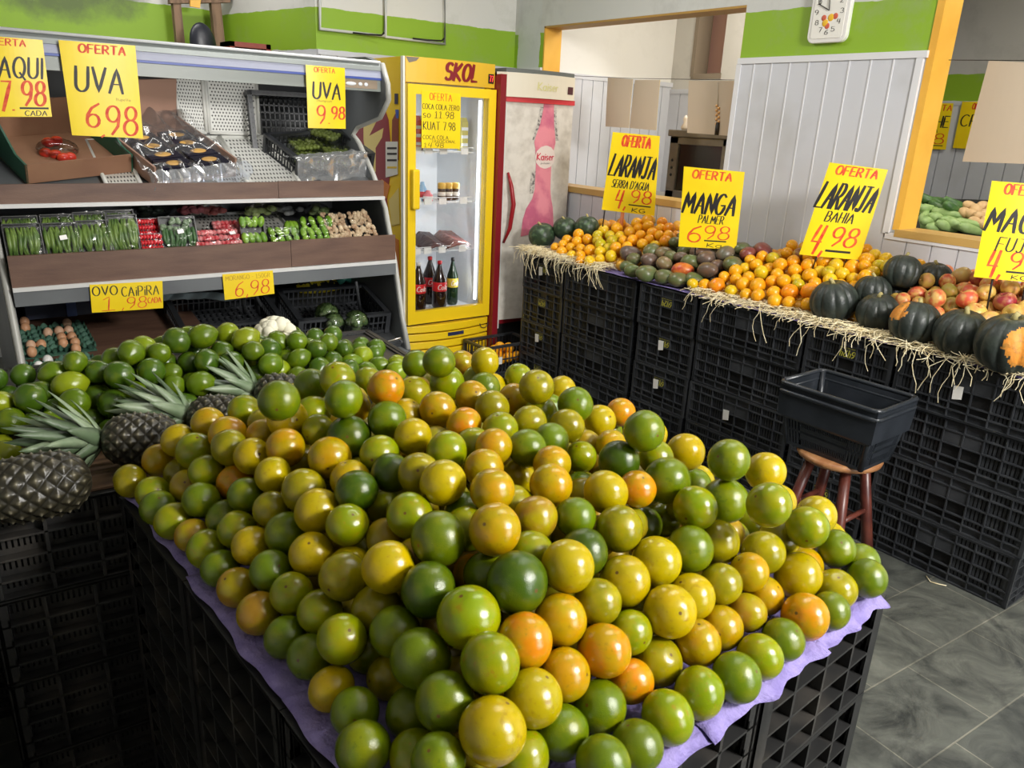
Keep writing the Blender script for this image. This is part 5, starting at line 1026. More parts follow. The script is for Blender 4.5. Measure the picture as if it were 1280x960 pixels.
DATA = """
oranges 2531,16503,9230,360,M;3146,16586,9534,360,O;2806,15672,9230,360,L;3429,15956,9388,360,M;3522,16265,10029,360,Y;3374,15161,9456,360,B;4107,16042,10377,370,O;3670,15538,10021,398,L;2737,14968,9230,360,G;2852,14266,9233,363,L;4254,15175,10401,404,O;4061,14453,10434,361,M;3645,14697,9916,360,L;4007,14095,9826,360,A;3327,13984,9678,360,G;3012,13590,9200,330,B;3085,12916,9230,360,L;3574,13348,9501,360,G;4856,15912,10567,370,L;4456,12593,11946,370,G;6379,16801,10328,360,Y;4990,15089,10491,360,M;4757,14427,10562,360,O;5071,13930,11026,404,Y;4295,13782,10450,364,Y;4772,13286,10711,385,O;4326,12786,10457,345,Y;3891,13070,10038,333,G;4048,12166,10100,331,M;3557,12586,9637,357,L;3583,11898,9651,344,Y;3097,12193,9208,338,G;4062,11457,9957,388,G;4527,11811,10501,398,M;4450,11034,10469,396,Y;5321,13840,10087,339,Y;5152,12102,10868,396,O;5748,14239,10922,360,L;7027,16844,10052,360,L;5439,13288,10926,330,L;5703,12639,11734,370,G;6333,13527,11176,333,O;5776,12619,10947,433,D;5963,14846,11293,370,G;6194,14009,11652,370,L;5010,10710,10841,363,D;4608,10208,10562,349,L;4115,10532,10021,367,Y;5216,11379,10720,360,Y;3597,11001,9624,356,G;4501,9941,9930,360,Y;3163,11458,9209,339,B;3207,10560,9220,350,B;3638,10221,9622,341,L;3344,9792,9202,332,G;3822,9550,9610,349,L;3474,9151,9208,338,G;3735,8573,9779,358,L;4146,9394,10209,362,M;5185,10458,9870,339,L;4548,8716,10598,384,Y;4398,8806,9884,366,M;4320,8094,9963,364,G;4239,8775,9209,339,L;3463,8359,9200,330,Y;3511,7714,9254,330,G;4252,8126,9200,330,M;4290,7332,10024,416,G;4119,7260,9268,368,G;3315,7073,9265,353,G;4193,6564,9931,380,G;4795,7982,10534,400,D;4897,7125,10561,434,L;4708,6353,10434,385,L;4390,5815,9965,409,Y;3802,6073,9630,330,G;3834,6662,9200,330,L;5730,7177,10763,440,D;5422,6567,10323,381,A;5142,5990,9950,375,Y;4826,5748,9387,330,L;6149,6693,10287,372,O;6857,6706,10299,350,M;5830,6169,9870,354,O;6539,6182,9940,372,A;7207,6338,9865,330,L;7894,6224,10032,397,Y;6918,5982,9390,338,A;6229,5879,9350,373,G;5510,5818,9351,361,G;5607,5131,9353,348,G;6270,5189,9216,346,G;7607,6100,9341,375,M;6964,5300,9246,376,L;8293,5946,9477,353,O;7695,5374,9248,378,L;8421,5287,9243,373,G;8976,6049,9413,353,O;8614,6413,9908,372,Y;9654,6080,9409,337,B;9126,5394,9230,360,L;9316,6404,9889,345,M;9975,6357,9909,330,O;9098,6924,10338,389,G;8331,6948,10352,391,Y;7566,6872,10307,394,Y;6516,7025,10843,379,Y;7148,7371,10686,371,D;6393,7729,10717,360,L;7992,7494,10772,378,M;9476,8282,10030,332,G;10108,8387,9897,335,L;8276,8141,11061,380,Y;8964,8077,10967,330,A;9446,10006,10030,330,G;9180,8776,11160,376,D;7452,7940,10928,330,G;6836,8193,10976,348,B;7496,8637,11186,358,O;9706,8081,10931,425,G;11457,8833,10093,332,G;9588,7310,10773,384,L;10496,7392,10623,415,G;9913,7002,10170,383,M;11464,7769,9407,330,L;12104,7868,9479,334,L;12766,9762,9436,360,Y;11136,8896,10842,370,Y;10483,7425,11403,370,G;12731,10297,9891,360,O;10102,8731,11028,333,L;10621,10416,10523,336,O;11478,7313,10972,370,Y;10095,6279,11157,370,L;12894,7836,9747,370,Y;12812,9068,9324,360,G;12258,6628,10180,370,Y;11397,6287,10354,370,L;11476,6822,9850,385,M;10643,6578,9945,386,M;11174,6161,9514,429,Y;12969,6707,9412,370,Y;12453,6243,9611,357,G;11860,6478,9330,360,O;13015,6012,9240,370,G;12469,5583,9334,356,G;11804,5775,9239,369,M;11194,5487,9200,330,G;10509,5545,9317,391,A;10356,6242,9383,342,O;9808,5459,9216,346,G;8470,13751,11755,370,G;9207,16050,10950,360,G;9992,14171,11404,360,Y;10181,15457,10968,360,B;8844,14001,11117,401,L;10053,14581,10834,360,L;9575,13553,11032,360,G;10742,14863,10431,360,Y;11311,14547,10691,360,L;9454,11536,11673,370,M;11487,13045,10778,360,Y;8620,12658,11253,356,O;6742,12939,11682,370,A;7795,13687,11168,366,M;9507,12348,11122,360,O;8588,11876,11263,359,M;7518,12247,11312,369,O;7556,11342,11294,352,A;6483,12406,11245,379,G;7089,12771,11077,360,Y;8023,10797,11295,347,L;8761,10847,11252,359,M;9707,11676,11016,360,L;10273,12075,10859,360,G;10026,10958,11367,370,G;9477,10550,11154,358,M;11332,11530,10550,370,Y;12585,12486,9679,360,L;12607,12152,10299,360,A;9444,8496,11785,370,G;12675,11140,10077,360,Y;6532,11491,11212,359,Y;5853,11498,11004,363,L;6669,10523,11255,371,L;7356,10691,11127,360,L;7341,10056,11369,330,O;7990,9918,11245,360,G;8662,10053,11211,340,G;7961,9180,11234,334,O;9863,10497,10414,330,L;6847,9637,11242,341,O;5898,10175,11160,358,M;5934,9469,11279,370,Y;8004,10124,10590,340,Y;6390,8747,11331,359,O;5716,10813,10958,350,D;5343,9497,10848,373,L;5857,11334,9999,331,L;5256,8489,10952,417,G;5849,7908,11210,389,O;6052,8744,9933,330,A;5948,8758,10781,360,L;6308,9358,10679,360,G;5752,7913,10483,360,G;6912,8878,10874,360,M;5190,8980,10370,360,B;8099,16493,10558,360,L
limes 698,21210,9806,318,L;1266,20859,9959,380,D;1551,21523,9782,378,D;2171,21191,10029,380,L;2142,20449,9806,380,G;1968,21951,10152,342,G;1785,20948,9528,310,D;1236,20898,9282,310,D;781,20536,9555,344,G;1564,20360,9402,342,G;2169,20197,9133,353,G;2494,20765,9170,315,D;2809,21940,10058,356,D;2985,20544,9587,380,D;2757,21255,9568,380,D;2864,21310,10231,310,D;3385,22107,10313,310,G;3410,21559,9918,380,L;3737,21587,10562,360,G;3248,20756,10249,380,D;3575,20928,9651,338,G;4152,21156,9321,380,G;4064,21054,10145,380,D;4054,21708,10013,298,D;4160,22153,10475,364,L;4416,21543,10456,310,G;4729,22475,10379,310,G;4638,21957,10059,310,D;4960,21898,10650,380,D;4612,21369,9906,310,G;4534,20788,9740,310,G;4638,20297,9291,380,D;5180,21642,10041,331,D;5111,21186,9590,325,G;5147,20532,9765,366,G;5502,21051,10192,373,D;5687,22003,10655,371,G;5466,22623,10541,310,G;6173,21914,10114,379,D;6531,22451,10487,380,L;6199,21181,9987,380,D;6820,21772,10473,371,L;6739,21034,9570,331,D;6803,21134,10286,310,G;6707,21602,9836,310,L;5812,20714,9598,357,D;6416,20510,9439,310,L;3766,20405,9329,317,D;2417,21634,10479,310,G;535,19663,9055,365,L;474,20303,9067,290,Y;2811,20216,9023,310,D;7137,20676,9973,353,G;7388,21430,10169,370,D;7547,21056,9639,310,L;7912,21569,9778,310,G;8254,21482,10294,326,G;8098,20997,9913,320,G;8568,20611,9651,358,D;8735,21725,9980,310,G;8686,21077,10098,312,D;9204,21391,10169,310,G;9141,20964,9694,325,D;9724,21465,9860,310,D;9742,20950,9544,310,G;10288,21292,9597,348,L;10564,20734,9378,329,G;11194,20717,9367,310,L;10879,20152,9324,350,L;9428,20428,9539,310,D;10014,20432,9383,310,G;7886,20567,9534,304,G;7821,21930,10259,310,G;7058,20524,9325,329,D;7260,22079,10077,310,L
S 32061,36953,9886,347,O;32607,36519,10268,361,O;32120,36055,9905,355,O;32459,35499,10118,342,O;33544,35271,10632,370,Y;33827,34394,10865,370,O;33638,33084,10832,348,O;34372,34632,11149,300,O;33693,32230,10730,342,O;33068,32247,10488,341,O;33497,31296,10635,313,O;33977,31586,10951,341,O;34549,31502,11200,300,O;34601,30881,11295,341,A;35075,31913,11494,323,A;34896,32926,11481,370,O;34469,32417,11239,348,O;34644,33548,11253,353,O;34229,32974,11042,300,O;32536,34638,10126,350,L;32930,35116,10369,329,L;32726,33583,10275,370,L;33111,34207,10465,325,L;33361,33590,10519,322,Y;32971,32928,10389,300,O;32216,34021,9998,370,L;31596,33364,9713,340,Y;31591,32414,9628,358,Y;32213,33355,9898,317,L;32235,32698,10014,363,O;32518,32085,10148,337,O;32906,31260,10404,335,O;33222,30567,10378,330,Y;33477,30046,10716,355,A;34012,30347,10992,312,O;31346,37217,9429,307,O;30989,36142,9309,352,O;31549,36004,9591,302,O;31600,35069,9632,323,O;31661,34337,9652,369,O;30928,35129,9263,321,Y;31067,34469,9358,318,O;30631,33169,9266,336,Y;30449,33766,9230,300,O;31180,32885,9404,300,Y;33931,30947,10893,313,O;31522,36697,9657,300,O
P 31984,39381,9843,960,D;32987,38295,10395,850,D;33576,36855,10635,850,D;31565,18158,9893,1094,K;31755,16191,9785,949,K;31122,14287,9843,1037,Ko;31048,12467,9871,1069,K;30482,10553,10027,1247,Ko;34344,17195,10211,940,K;33647,16440,11360,850,K;32808,17162,10401,850,K;34859,15650,11083,850,K
M 32135,31359,9905,550,p;31728,30647,9725,442,g;31091,30471,9351,414,g;30566,29497,9320,453,g;30561,28490,9403,550,g;31913,29707,9811,529,p;31895,28486,9796,474,b;30899,27497,9355,494,g;31036,26640,9349,488,g;32543,28628,10145,411,g;32577,27978,10212,363,p;32517,27169,10070,512,g;31718,27038,9723,529,R;33259,27236,10542,520,p;31975,25544,9949,550,p;32893,26458,10386,512,p;33509,25840,10680,550,q;32880,24820,10343,543,g;32746,25574,10142,392,p;33793,24646,10837,462,R;34330,24073,11045,505,R;34138,25289,11007,424,g;32561,30180,10230,539,g;32705,29345,10218,462,b;33150,28217,10477,435,g;31432,25936,9437,451,g;34175,26168,11048,407,g;33649,29403,10768,376,g
B 30878,25563,9333,300,Y;31146,25019,9357,317,O;31241,24329,9458,399,A;31130,23349,9375,309,Y;31905,24461,9806,300,O;32337,24149,10145,342,O;31935,23753,9826,316,O;32949,24061,10255,300,Y;33401,24126,10627,300,O;31700,23132,9708,364,O;32270,23276,9994,300,O;33110,23528,10504,322,O;32696,22870,10255,358,Y;31785,22333,9759,412,O;31161,22489,9375,305,O;31239,21859,9443,344,O;33742,23701,10854,300,O;33776,23057,10830,355,L;33322,22853,10420,300,O;33288,22283,10700,349,O;34360,22716,11147,303,O;34899,22850,11448,328,O;34474,22090,11157,343,w;33879,21969,10848,350,O;32831,22057,10298,313,O;32300,21928,10026,310,O;32337,21304,10148,339,O;33264,21401,10581,334,O;32897,21014,10217,308,Y;32476,20603,10089,300,L;31851,20581,9796,402,A;31626,21263,9643,343,O;31159,20829,9392,348,O;31271,20160,9454,300,O;32140,19745,9977,420,A;32795,19938,10240,324,O;33083,20471,10511,350,O;33825,21062,10823,377,O;34343,21451,11149,319,O;34249,20524,11052,356,O;33712,20359,10652,309,Y;33508,19775,10740,329,L;34119,19840,11008,353,Y;33053,19373,10479,345,Y;33615,19141,10771,327,Y;34859,20517,11412,340,L;34923,19855,11462,338,O;34362,19153,11001,392,O;33520,18534,10658,300,Y;33449,17919,10860,362,O;34104,17968,10996,324,Y;34682,18064,11259,328,L;35465,18788,11582,300,Y;35248,18114,11533,312,Y;35909,19491,11699,300,O;34843,18792,11420,353,O;34341,17455,11333,346,L;34269,18515,11203,300,O;33072,18158,10394,300,O;31469,19341,9528,300,O;34654,16647,11257,303,O;35225,16555,11472,324,O;32923,18760,10384,300,O;34951,17288,11374,300,O
A 33814,15409,11131,345,Y;34241,14769,11170,353,R;33887,14981,10665,310,Y;33738,14367,10880,368,L;34935,14549,11400,420,w;34780,13769,11486,392,D;34496,14135,10840,420,R;33402,15491,10526,408,R;32705,15722,10304,365,R;32814,15042,10294,345,Y;33150,16203,10221,310,Y;32716,14399,10664,420,R;33341,13999,10358,399,L;33117,13379,10822,420,R;33880,13622,10935,406,R;33653,12951,11136,346,Y;34360,13108,11334,420,R;33523,12792,10419,416,Y;34286,12636,10670,420,Y;35131,13185,11233,351,Y;33528,12144,10922,420,D;34863,12517,11200,387,R;34157,12296,11372,385,Y;34248,11840,10724,398,R;32344,14066,10069,375,R;32819,13489,10089,392,Y;32703,12780,10431,420,Y;32334,12060,10276,420,Y;33127,12131,10240,392,Y;32832,11502,10626,420,Y;34671,11867,11277,310,Y;33306,14803,10629,310,Y;32024,13494,9918,310,R;33624,11346,10769,414,Y;34147,11414,11368,401,R;33125,10740,10545,420,D;35316,11965,11395,368,R
"""
# ------------------------------------------------------------------ stacking crates 60 x 40
m_code = mat('faded_yellow_print', (184, 178, 70), .6); m_tagp = mat('white_paper_tag', (226, 224, 218), .6)
PT = .2205
def crate_mesh(L=.598, W=.398, H=PT-.002, NL=8, NW=5, DP=.013, ZS=(.002, .034, .064, .118, .172), SP=.0125, RW=.0022, big=False):
    mb = MB()
    def face(c, ax, ln, nb, solid):
        """wall centred on c (outer plane), running along ax, outward normal nn"""
        ax = Vector(ax); nn = Vector((ax.y, -ax.x, 0)); R = Matrix((ax, nn, Vector((0, 0, 1)))).transposed()
        def B(u0, u1, z0, z1, d0, d1, mi=0): mb.box(Vector(c)+ax*((u0+u1)/2)-nn*((d0+d1)/2)+Vector((0, 0, (z0+z1)/2)), (u1-u0, d1-d0, z1-z0), R, mi)
        h = ln/2; p = ln/nb
        for i in range(nb+1):                                   # outer ribs
            u = -h+i*p; u0, u1 = max(u-RW, -h), min(u+RW, h); B(u0, u1, .004, H-.004, 0, DP)
        for z in ZS+(H-.008,): B(-h, h, z, z+.005, 0, DP)
        B(-h, h, H-.009, H, 0, .018); B(-h, h, 0, .006, 0, .018)
        for i in range(nb):
            a, b2 = -h+i*p, -h+(i+1)*p
            if i in solid:
                B(a, b2, .119, .172, .004, .010); B(a, b2, .0, .034, .012, .015); B(a, b2, .172, H, .012, .015); continue
            n = max(3, int(p/SP)); q = p/n
            if big:
                for k in range(n):
                    for za, zb_ in zip(ZS+(H-.008,), (ZS+(H-.008,))[1:]): B(a+k*q+q*.35, a+(k+1)*q-q*.05, za+(zb_-za)*.35, zb_, DP-.004, DP)
                for za, zb_ in zip(ZS+(H-.008,), (ZS+(H-.008,))[1:]): B(a, b2, za, za+(zb_-za)*.35, DP-.004, DP)
                continue
            for k in range(n):
                B(a+k*q+q*.28, a+(k+1)*q-q*.12, .036, .118, .012, .015); B(a+k*q+q*.28, a+(k+1)*q-q*.12, .122, H-.01, .012, .015)
            B(a, b2, .006, .034, .012, .015)
        B(-h+.03, h-.03, .03 if not big else .004, H-.012, DP+.0035, DP+.0065, 1)  # black liner added behind the slots, stands in for their inner shade
        B(-h, -h+.03, 0, H, .006, .014); B(h-.03, h, 0, H, .006, .014)
    SL, SW = ((), ()) if big else ((3, 4), (2,))
    face((0, -W/2, 0), (1, 0, 0), L, NL, SL); face((0, W/2, 0), (-1, 0, 0), L, NL, SL)
    face((-L/2, 0, 0), (0, -1, 0), W, NW, SW); face((L/2, 0, 0), (0, 1, 0), W, NW, SW)
    mb.box((0, 0, H-.012), (L-.03, W-.03, .004))
    return mb.mesh('stacking_crate', [m_crate, mat('crate_slot_shade', (14, 14, 15), .7)])
me_crate = crate_mesh()
m_dusty = mat('dusty_crate_plastic', (34, 34, 34), .45, rgb2=(66, 62, 57), nscale=9, nmix=(.5, .8))
me_crate_big = crate_mesh(NL=6, NW=4, DP=.030, ZS=(.002, .046, .098, .150), SP=.0105, RW=.0035, big=True)
me_crate_big.materials[0] = m_dusty
def code_mesh():
    mb = MB()
    for sg in (-1, 1):
        f = lambda s, t, h=0: Vector((sg*(.2995-.004+h+.0005), sg*(-.046+.092*s), .178-.066*t))
        g = lambda s, t, h=0: f(1-s, 1-t, h)                   # the crates stand upside down
        letters(mb, '6424', g, .12, .88, .22, .66, .17, .1); letters(mb, 'uso no', g, .14, .52, .74, .84, .2); letters(mb, 'rural', g, .58, .88, .74, .84, .2)
    return mb.mesh('printed_code', m_code)
me_code = code_mesh()
mb = MB(); mb.slab([(-.018, -.0008, .025), (.018, -.0008, .028), (.02, -.0008, -.022), (-.014, -.0008, -.03)], (0, -1, 0), .001); me_tag = mb.mesh('paper_tag', m_tagp)
def crate(label, x, y, z, rz, group, code=False, ptag=None, sz=1, me=None):
    e = empty('stacking_crate', (x, y, z), label, 'crate', group, rz); e.scale = (1, 1, sz)
    inst(me or me_crate, 'crate_body', (0, 0, 0), parent=e)
    if code: inst(me_code, 'printed_code', (0, 0, 0), parent=e)
    if ptag:
        o = inst(me_tag, 'paper_tag', ptag[:3], (0, 0, ptag[3]), parent=e)
    return e
LV = ['lowest', 'second from floor', 'third from floor', 'topmost']
XF = 3.06
colz = [(3.74, 0, 1), (3.222, 1, 0), (2.688, 0, 1), (2.172, 1, 0), (1.655, 0, 1), (1.137, 1, 0)]      # (Y centre, long side to the front, coded end to the front)
TAGS = {(0, 3): 1, (0, 1): 1, (2, 2): 1, (2, 1): 1, (3, 1): 1, (5, 3): 1, (4, 1): 1}
for ci, (yc, longf, coded) in enumerate(colz):
    for k in range(4):
        x = XF+(.2 if longf else .3)+.004*((k*7+ci*3) % 3-1)
        nm = 'black crate, %s, in the %s' % (LV[k], ORD[ci]+' wall stack from the fridges' if ci < 5 else 'last wall stack at the right end')
        pt = None
        if (ci, k) in TAGS: pt = (.0-.31*0, -.2+.0, .075, 0) if longf else (-.3005, .02, .13, -PI/2)
        if (ci, k) in TAGS and longf: pt = (.05, .2005, .11, PI)
        crate(nm, x, yc+.003*((k*5+ci) % 3-1), k*PT, PI/2 if longf else 0, 'black crates stacked along the right wall', code=bool(coded), ptag=pt)
ANG = math.radians(3.8); N0 = Vector((0.311, 0.480, 0)); EU = Vector((math.cos(ANG), math.sin(ANG), 0)); EV = Vector((-math.sin(ANG), math.cos(ANG), 0))
def mp(u, v, z=0): return N0+EU*u+EV*v+Vector((0, 0, z))
for k in range(4):
    for j in range(3): p = mp(.3, .2+.4*j); crate('black crate, %s, in the %s stack on the orange pile\'s left side' % (LV[k], ['nearest', 'middle', 'rear'][j]), p.x, p.y, k*PT, ANG+PI*0, 'crates under the big orange pile', me=me_crate_big)
    for j in range(2): p = mp(.808, .3+.6*j); crate('black crate, %s, in the orange pile\'s right stack %s' % (LV[k], ['facing the slate floor', 'towards the wall crates'][j]), p.x, p.y, k*PT, ANG+PI/2, 'crates under the big orange pile', me=me_crate_big)
LA = math.radians(-4); LO = Vector((-.03, 1.775, 0)); LU = Vector((math.cos(LA), math.sin(LA), 0)); LVv = Vector((-math.sin(LA), math.cos(LA), 0)); LH = .2155
def lp(u, v, z=0): return LO+LU*u+LVv*v+Vector((0, 0, z))
for k in range(4):
    for nm, u, v, lng in (('front left stack below the pineapples', .3, .2, 0), ('leftmost rear stack under the limes', -.1, .77, 1), ('second rear stack under the limes', .305, .77, 1), ('third rear stack under the limes', .71, .77, 1), ('rightmost rear stack under the limes', 1.115, .77, 1), ('stack hidden behind the orange pile', .92, .262, 0), ('far left stack beside the pineapples', -.405, .2, 0)):
        if nm.startswith('far left') and k == 3: pass
        p = lp(u, v); off = Vector((-.075, 0, 0)) if nm.startswith('front left') and k == 3 else Vector((0, 0, 0))
        if nm.startswith('far left'): off = Vector((-.085, 0, 0))
        crate('black crate, %s, in the %s' % (LV[k], nm), p.x+off.x, p.y+off.y, k*LH, LA+(PI/2 if lng else 0), 'crates under the limes and pineapples', sz=LH/PT, me=me_crate_big)
ZM, ZR, ZL = 4*PT, 4*PT, 4*LH
# boards and papers on top
m_purp = mat('purple_paper', (132, 120, 174), .75, rgb2=(114, 102, 158), nscale=25, bump=.6, bscale=70)
def paper(label, fn, z, seed, nu=26, nv=26, group='purple papers under the oranges'):
    mb = MB()
    def f(s, t):
        p = fn(s, t); n = mnoise.noise(Vector((p.x*14, p.y*14, seed)))
        return Vector((p.x, p.y, z+.004+.0035*(n+.6)*(1 if 1 else 0)))
    g0 = f
    def f(s, t):
        p = g0(s, t); q = p-N0; u_, v_ = q.dot(EU), q.dot(EV); e_ = v_ if u_ > .03 else 1
        if group.endswith('oranges') and e_ < -.003: p.z -= .012+.004*math.sin(p.x*60+p.y*70)
        return p
    mb.grid(f, nu, nv); o = mb.build('purple_paper', m_purp, solid=.0012); c = fn(.5, .5); me = o.data
    for v in me.vertices: v.co -= Vector((c.x, c.y, z))
    o.location = (c.x, c.y, z); return tag(o, label, 'paper sheet', group)
def wav(x, k, s): return .005*math.sin(x*k+s)+.003*math.sin(x*k*2.3+s*2)
SEC = [('rear left', (.014, .46), (.79, 1.19)), ('middle left', (.010, .46), (.40, .795)), ('front left', (.012, .45), (-.012, .405)), ('front right', (.44, .76), (-.012, .60)), ('far right corner', (.75, .992), (-.012, .62)), ('rear right', (.44, .99), (.59, 1.19))]
for i, (nm, (ua, ub), (va, vb)) in enumerate(SEC):
    fn = lambda s, t, ua=ua, ub=ub, va=va, vb=vb, i=i: mp(ua+(ub-ua)*s+(wav(t, 11, i)*.7-.004 if ua < .1 and s < .06 else wav(t, 9, i)-.01 if ub > .98 and s > .94 else 0), va+(vb-va)*t+(wav(s, 12, i+2)-.004 if va < .1 and t < .06 else 0))
    paper('purple paper lining beneath the big orange pile, %s sheet' % nm, fn, ZM+.0012*i, i*3.1)
for i, (nm, ya, yb) in enumerate((('under the left oranges', 3.3, 3.93), ('under the mangoes', 2.45, 3.34), ('under the navel oranges', 1.60, 2.50), ('under the apples and squashes', .85, 1.64))):
    paper('purple paper on the wall crates, '+nm, lambda s, t, ya=ya, yb=yb, i=i: Vector((XF-.006+.6*s+(wav(t, 9, i) if s < .05 else 0), ya+(yb-ya)*t, 0)), ZR+.001*i, 20+i)
m_wbd = mat('brown_board', (128, 98, 72), .7, rgb2=(104, 78, 58), nscale=5, stretch=(1, 8, 1))
for nm, pts in (('under the pineapples', [lp(-.06, .012), lp(.60, .012), lp(.60, .46), lp(-.06, .46)]), ('under the limes', [lp(-.29, .465), lp(1.14, .465), lp(1.14, .70), lp(-.29, .70)])):
    mb = MB(); mb.slab([p+Vector((0, 0, ZL+.005)) for p in pts], (0, 0, 1), .005); tag(mb.build('brown_board', m_wbd, loc=pts[0]+Vector((0, 0, ZL))), 'thin brown board lying on the left crates '+nm, 'board')
# ------------------------------------------------------------------ fruit
BAKED = {}
for line in DATA.strip().split('\n'):
    n_, rest = line.split(' '); BAKED[n_] = [(int(a)/1e4, int(b_)/1e4, int(c_)/1e4, int(d2)/1e4, k_) for a, b_, c_, d2, k_ in (q.split(',') for q in rest.split(';'))]
CI = {'G': ((88, 106, 4), .5, 'green'), 'D': ((56, 78, 6), .25, 'deep green'), 'L': ((112, 126, 2), .5, 'lime green'), 'Y': ((170, 146, 2), .6, 'yellow'), 'O': ((174, 128, 4), .7, 'golden'), 'A': ((190, 118, 8), .65, 'amber'), 'M': ((120, 114, 6), .8, 'olive'), 'B': ((150, 112, 26), .9, 'blushed')}
m_or = fruit_mat('orange_skin', (150, 138, 4), 1.1, pore=.13, rough=.17, spots=(136, 104, 16), lo=.38, hi=.62)
m_ord = fruit_mat('green_orange_skin', (134, 132, 6), 1.0, pore=.2, rough=.2, spots=(70, 92, 14), lo=.48, hi=.72)
def orange_mesh(name, m, sq, seed, nu=28, nv=18):
    mb = MB()
    def f(i, j):
        th = 2*PI*i; ph = PI*(j-.5); v = Vector((math.cos(th)*math.cos(ph), math.sin(th)*math.cos(ph), math.sin(ph)))
        k = 1+.022*mnoise.noise(v*1.3+Vector((seed, 0, 0)))-.05*math.exp(-((1-v.z)/.012))-.02*math.exp(-((1+v.z)/.01))
        return Vector((v.x, v.y, v.z*sq))*k
    mb.grid(f, nu, nv); return mb.mesh(name, m, weld=True)
OM = [orange_mesh('orange', m_or, .97, 1), orange_mesh('orange', m_or, .93, 5), orange_mesh('orange', m_or, 1.03, 9)]
OMD = [orange_mesh('orange', m_ord, .97, 2), orange_mesh('orange', m_ord, .95, 7)]
rnd = random.Random(11)
def rrot(up=1.0):
    """random turn; the stem end more often faces up or outward"""
    return Euler((rnd.gauss(0, 1.0), rnd.gauss(0, 1.0), rnd.uniform(0, 6.28)))
def jit(c, a):
    k = rnd.uniform(.90, 1.10); return tuple(max(0, min(1, v*k*rnd.uniform(.95, 1.05))) for v in c[:3])+(a,)
items = []
for (x, y, z, r, k) in BAKED['oranges']:
    q = Vector((x, y, 0))-N0; u, v = q.dot(EU), q.dot(EV); rgb, al, nm = CI[k]
    me = rnd.choice(OMD if k in 'GD' else OM)
    o = inst(me, 'orange', (x, y, z), rrot(), (r, r, r), color=jit(lin(rgb), al)); tag(o, None, 'orange', 'oranges of the big front pile')
    hgt = z-ZM
    if v < .42 and u > v*1.0 and v < u and hgt < .16 and min(v, .99-u) == v or (v < .12 and u > .1):
        zone = 'in the right slope\'s bottom row' if v < .07 else 'low on the right slope' if hgt < .105 else 'high on the right slope'
    elif u < .25 and hgt < .17:
        zone = 'in the left slope\'s bottom row' if u < .07 else 'low on the left slope' if hgt < .11 else 'high on the left slope'
    elif v < .45: zone = 'on the big pile\'s front top' if u < .5 else 'on the big pile\'s right top'
    elif v < .8: zone = 'on the big pile\'s middle top' if u < .6 else 'by the big pile\'s rear right edge'
    else: zone = 'at the big pile\'s rear, limewards' if u < .5 else 'at the big pile\'s rear, fridgewards'
    items.append((o, nm+' orange', zone))
number_labels(items)
# fruit buried in the piles: only glimpsed in the gaps
def fillers(name, label, cat, pts, r, m, sc=(1, 1, 1), nu=12, nv=8):
    mb = MB(); R_q = random.Random(5)
    for p in pts:
        mb.ball(p, r*R_q.uniform(.92, 1.0), nu, nv, sc)
    o = mb.build(name, m, loc=pts[0]); return tag(o, label, cat, None, 'stuff')
def pack_under(inside, top, vis, r, z0, bounds, gap=.87):
    """hexagonal layers below a surface, clear of the visible fruit"""
    pts = []; (xa, xb), (ya, yb) = bounds; lay = 0; z = z0+r
    V = [(Vector(p[:3]), p[3]) for p in vis]
    while z < z0+.4:
        j = 0; y = ya
        while y < yb:
            x = xa+(r if (j+lay) % 2 else 0)
            while x < xb:
                near = [q.z for q, s_ in V if (q.x-x)**2+(q.y-y)**2 < .0064]
                if inside(x, y) and (z < top(x, y) or (near and z < min(near)-.05)):
                    p = Vector((x+.004*math.sin(x*91+y*37), y+.004*math.sin(y*77), z))
                    dd = [(p-q).length-(r+s)*gap for q, s in V]
                    if min(dd) > 0 and min(dd) < .1: pts.append(p)
                x += 2*r
            y += 1.74*r; j += 1
        z += 1.64*r; lay += 1
    return pts
def main_in(x, y): q = Vector((x, y, 0))-N0; return .04 < q.dot(EU) < .96 and .04 < q.dot(EV) < 1.15
def main_top(x, y):
    q = Vector((x, y, 0))-N0; u, v = q.dot(EU), q.dot(EV); d = min(u-.055, .945-u, v-.055, 1.135-v)
    return ZM+.04+(.2*math.tanh(d/.19) if d > 0 else d)-.02
m_fill = mat('buried_orange_skin', (126, 122, 12), .3, rgb2=(160, 126, 14), nscale=9)
fillers('buried_orange', 'oranges lying deeper in the big pile, glimpsed in its gaps', 'orange', pack_under(main_in, main_top, BAKED['oranges'], .034, ZM+.008, ((.2, 1.4), (.45, 1.8))), .034, m_fill)
# limes
CL = {'G': ((86, 110, 14), .5, 'mid green'), 'D': ((60, 86, 16), .35, 'dark green'), 'L': ((126, 140, 20), .5, 'light green'), 'Y': ((180, 186, 40), .5, 'yellowish')}
m_lime = fruit_mat('lime_skin', (132, 142, 22), 1.0, pore=.15, rough=.2, lo=.52, hi=.75)
def lime_mesh(seed, el):
    mb = MB()
    def f(i, j):
        th = 2*PI*i; ph = PI*(j-.5); v = Vector((math.cos(th)*math.cos(ph), math.sin(th)*math.cos(ph), math.sin(ph)))
        k = 1+.05*mnoise.noise(v*1.6+Vector((seed, 0, 0))); tip = .10*math.exp(-((1-v.z)/.03))
        return Vector((v.x*.96, v.y*.96, v.z*el+tip))*k
    mb.grid(f, 24, 16); return mb.mesh('lime', m_lime, weld=True)
LM = [lime_mesh(1, 1.05), lime_mesh(4, 1.14), lime_mesh(8, 1.0)]
items = []
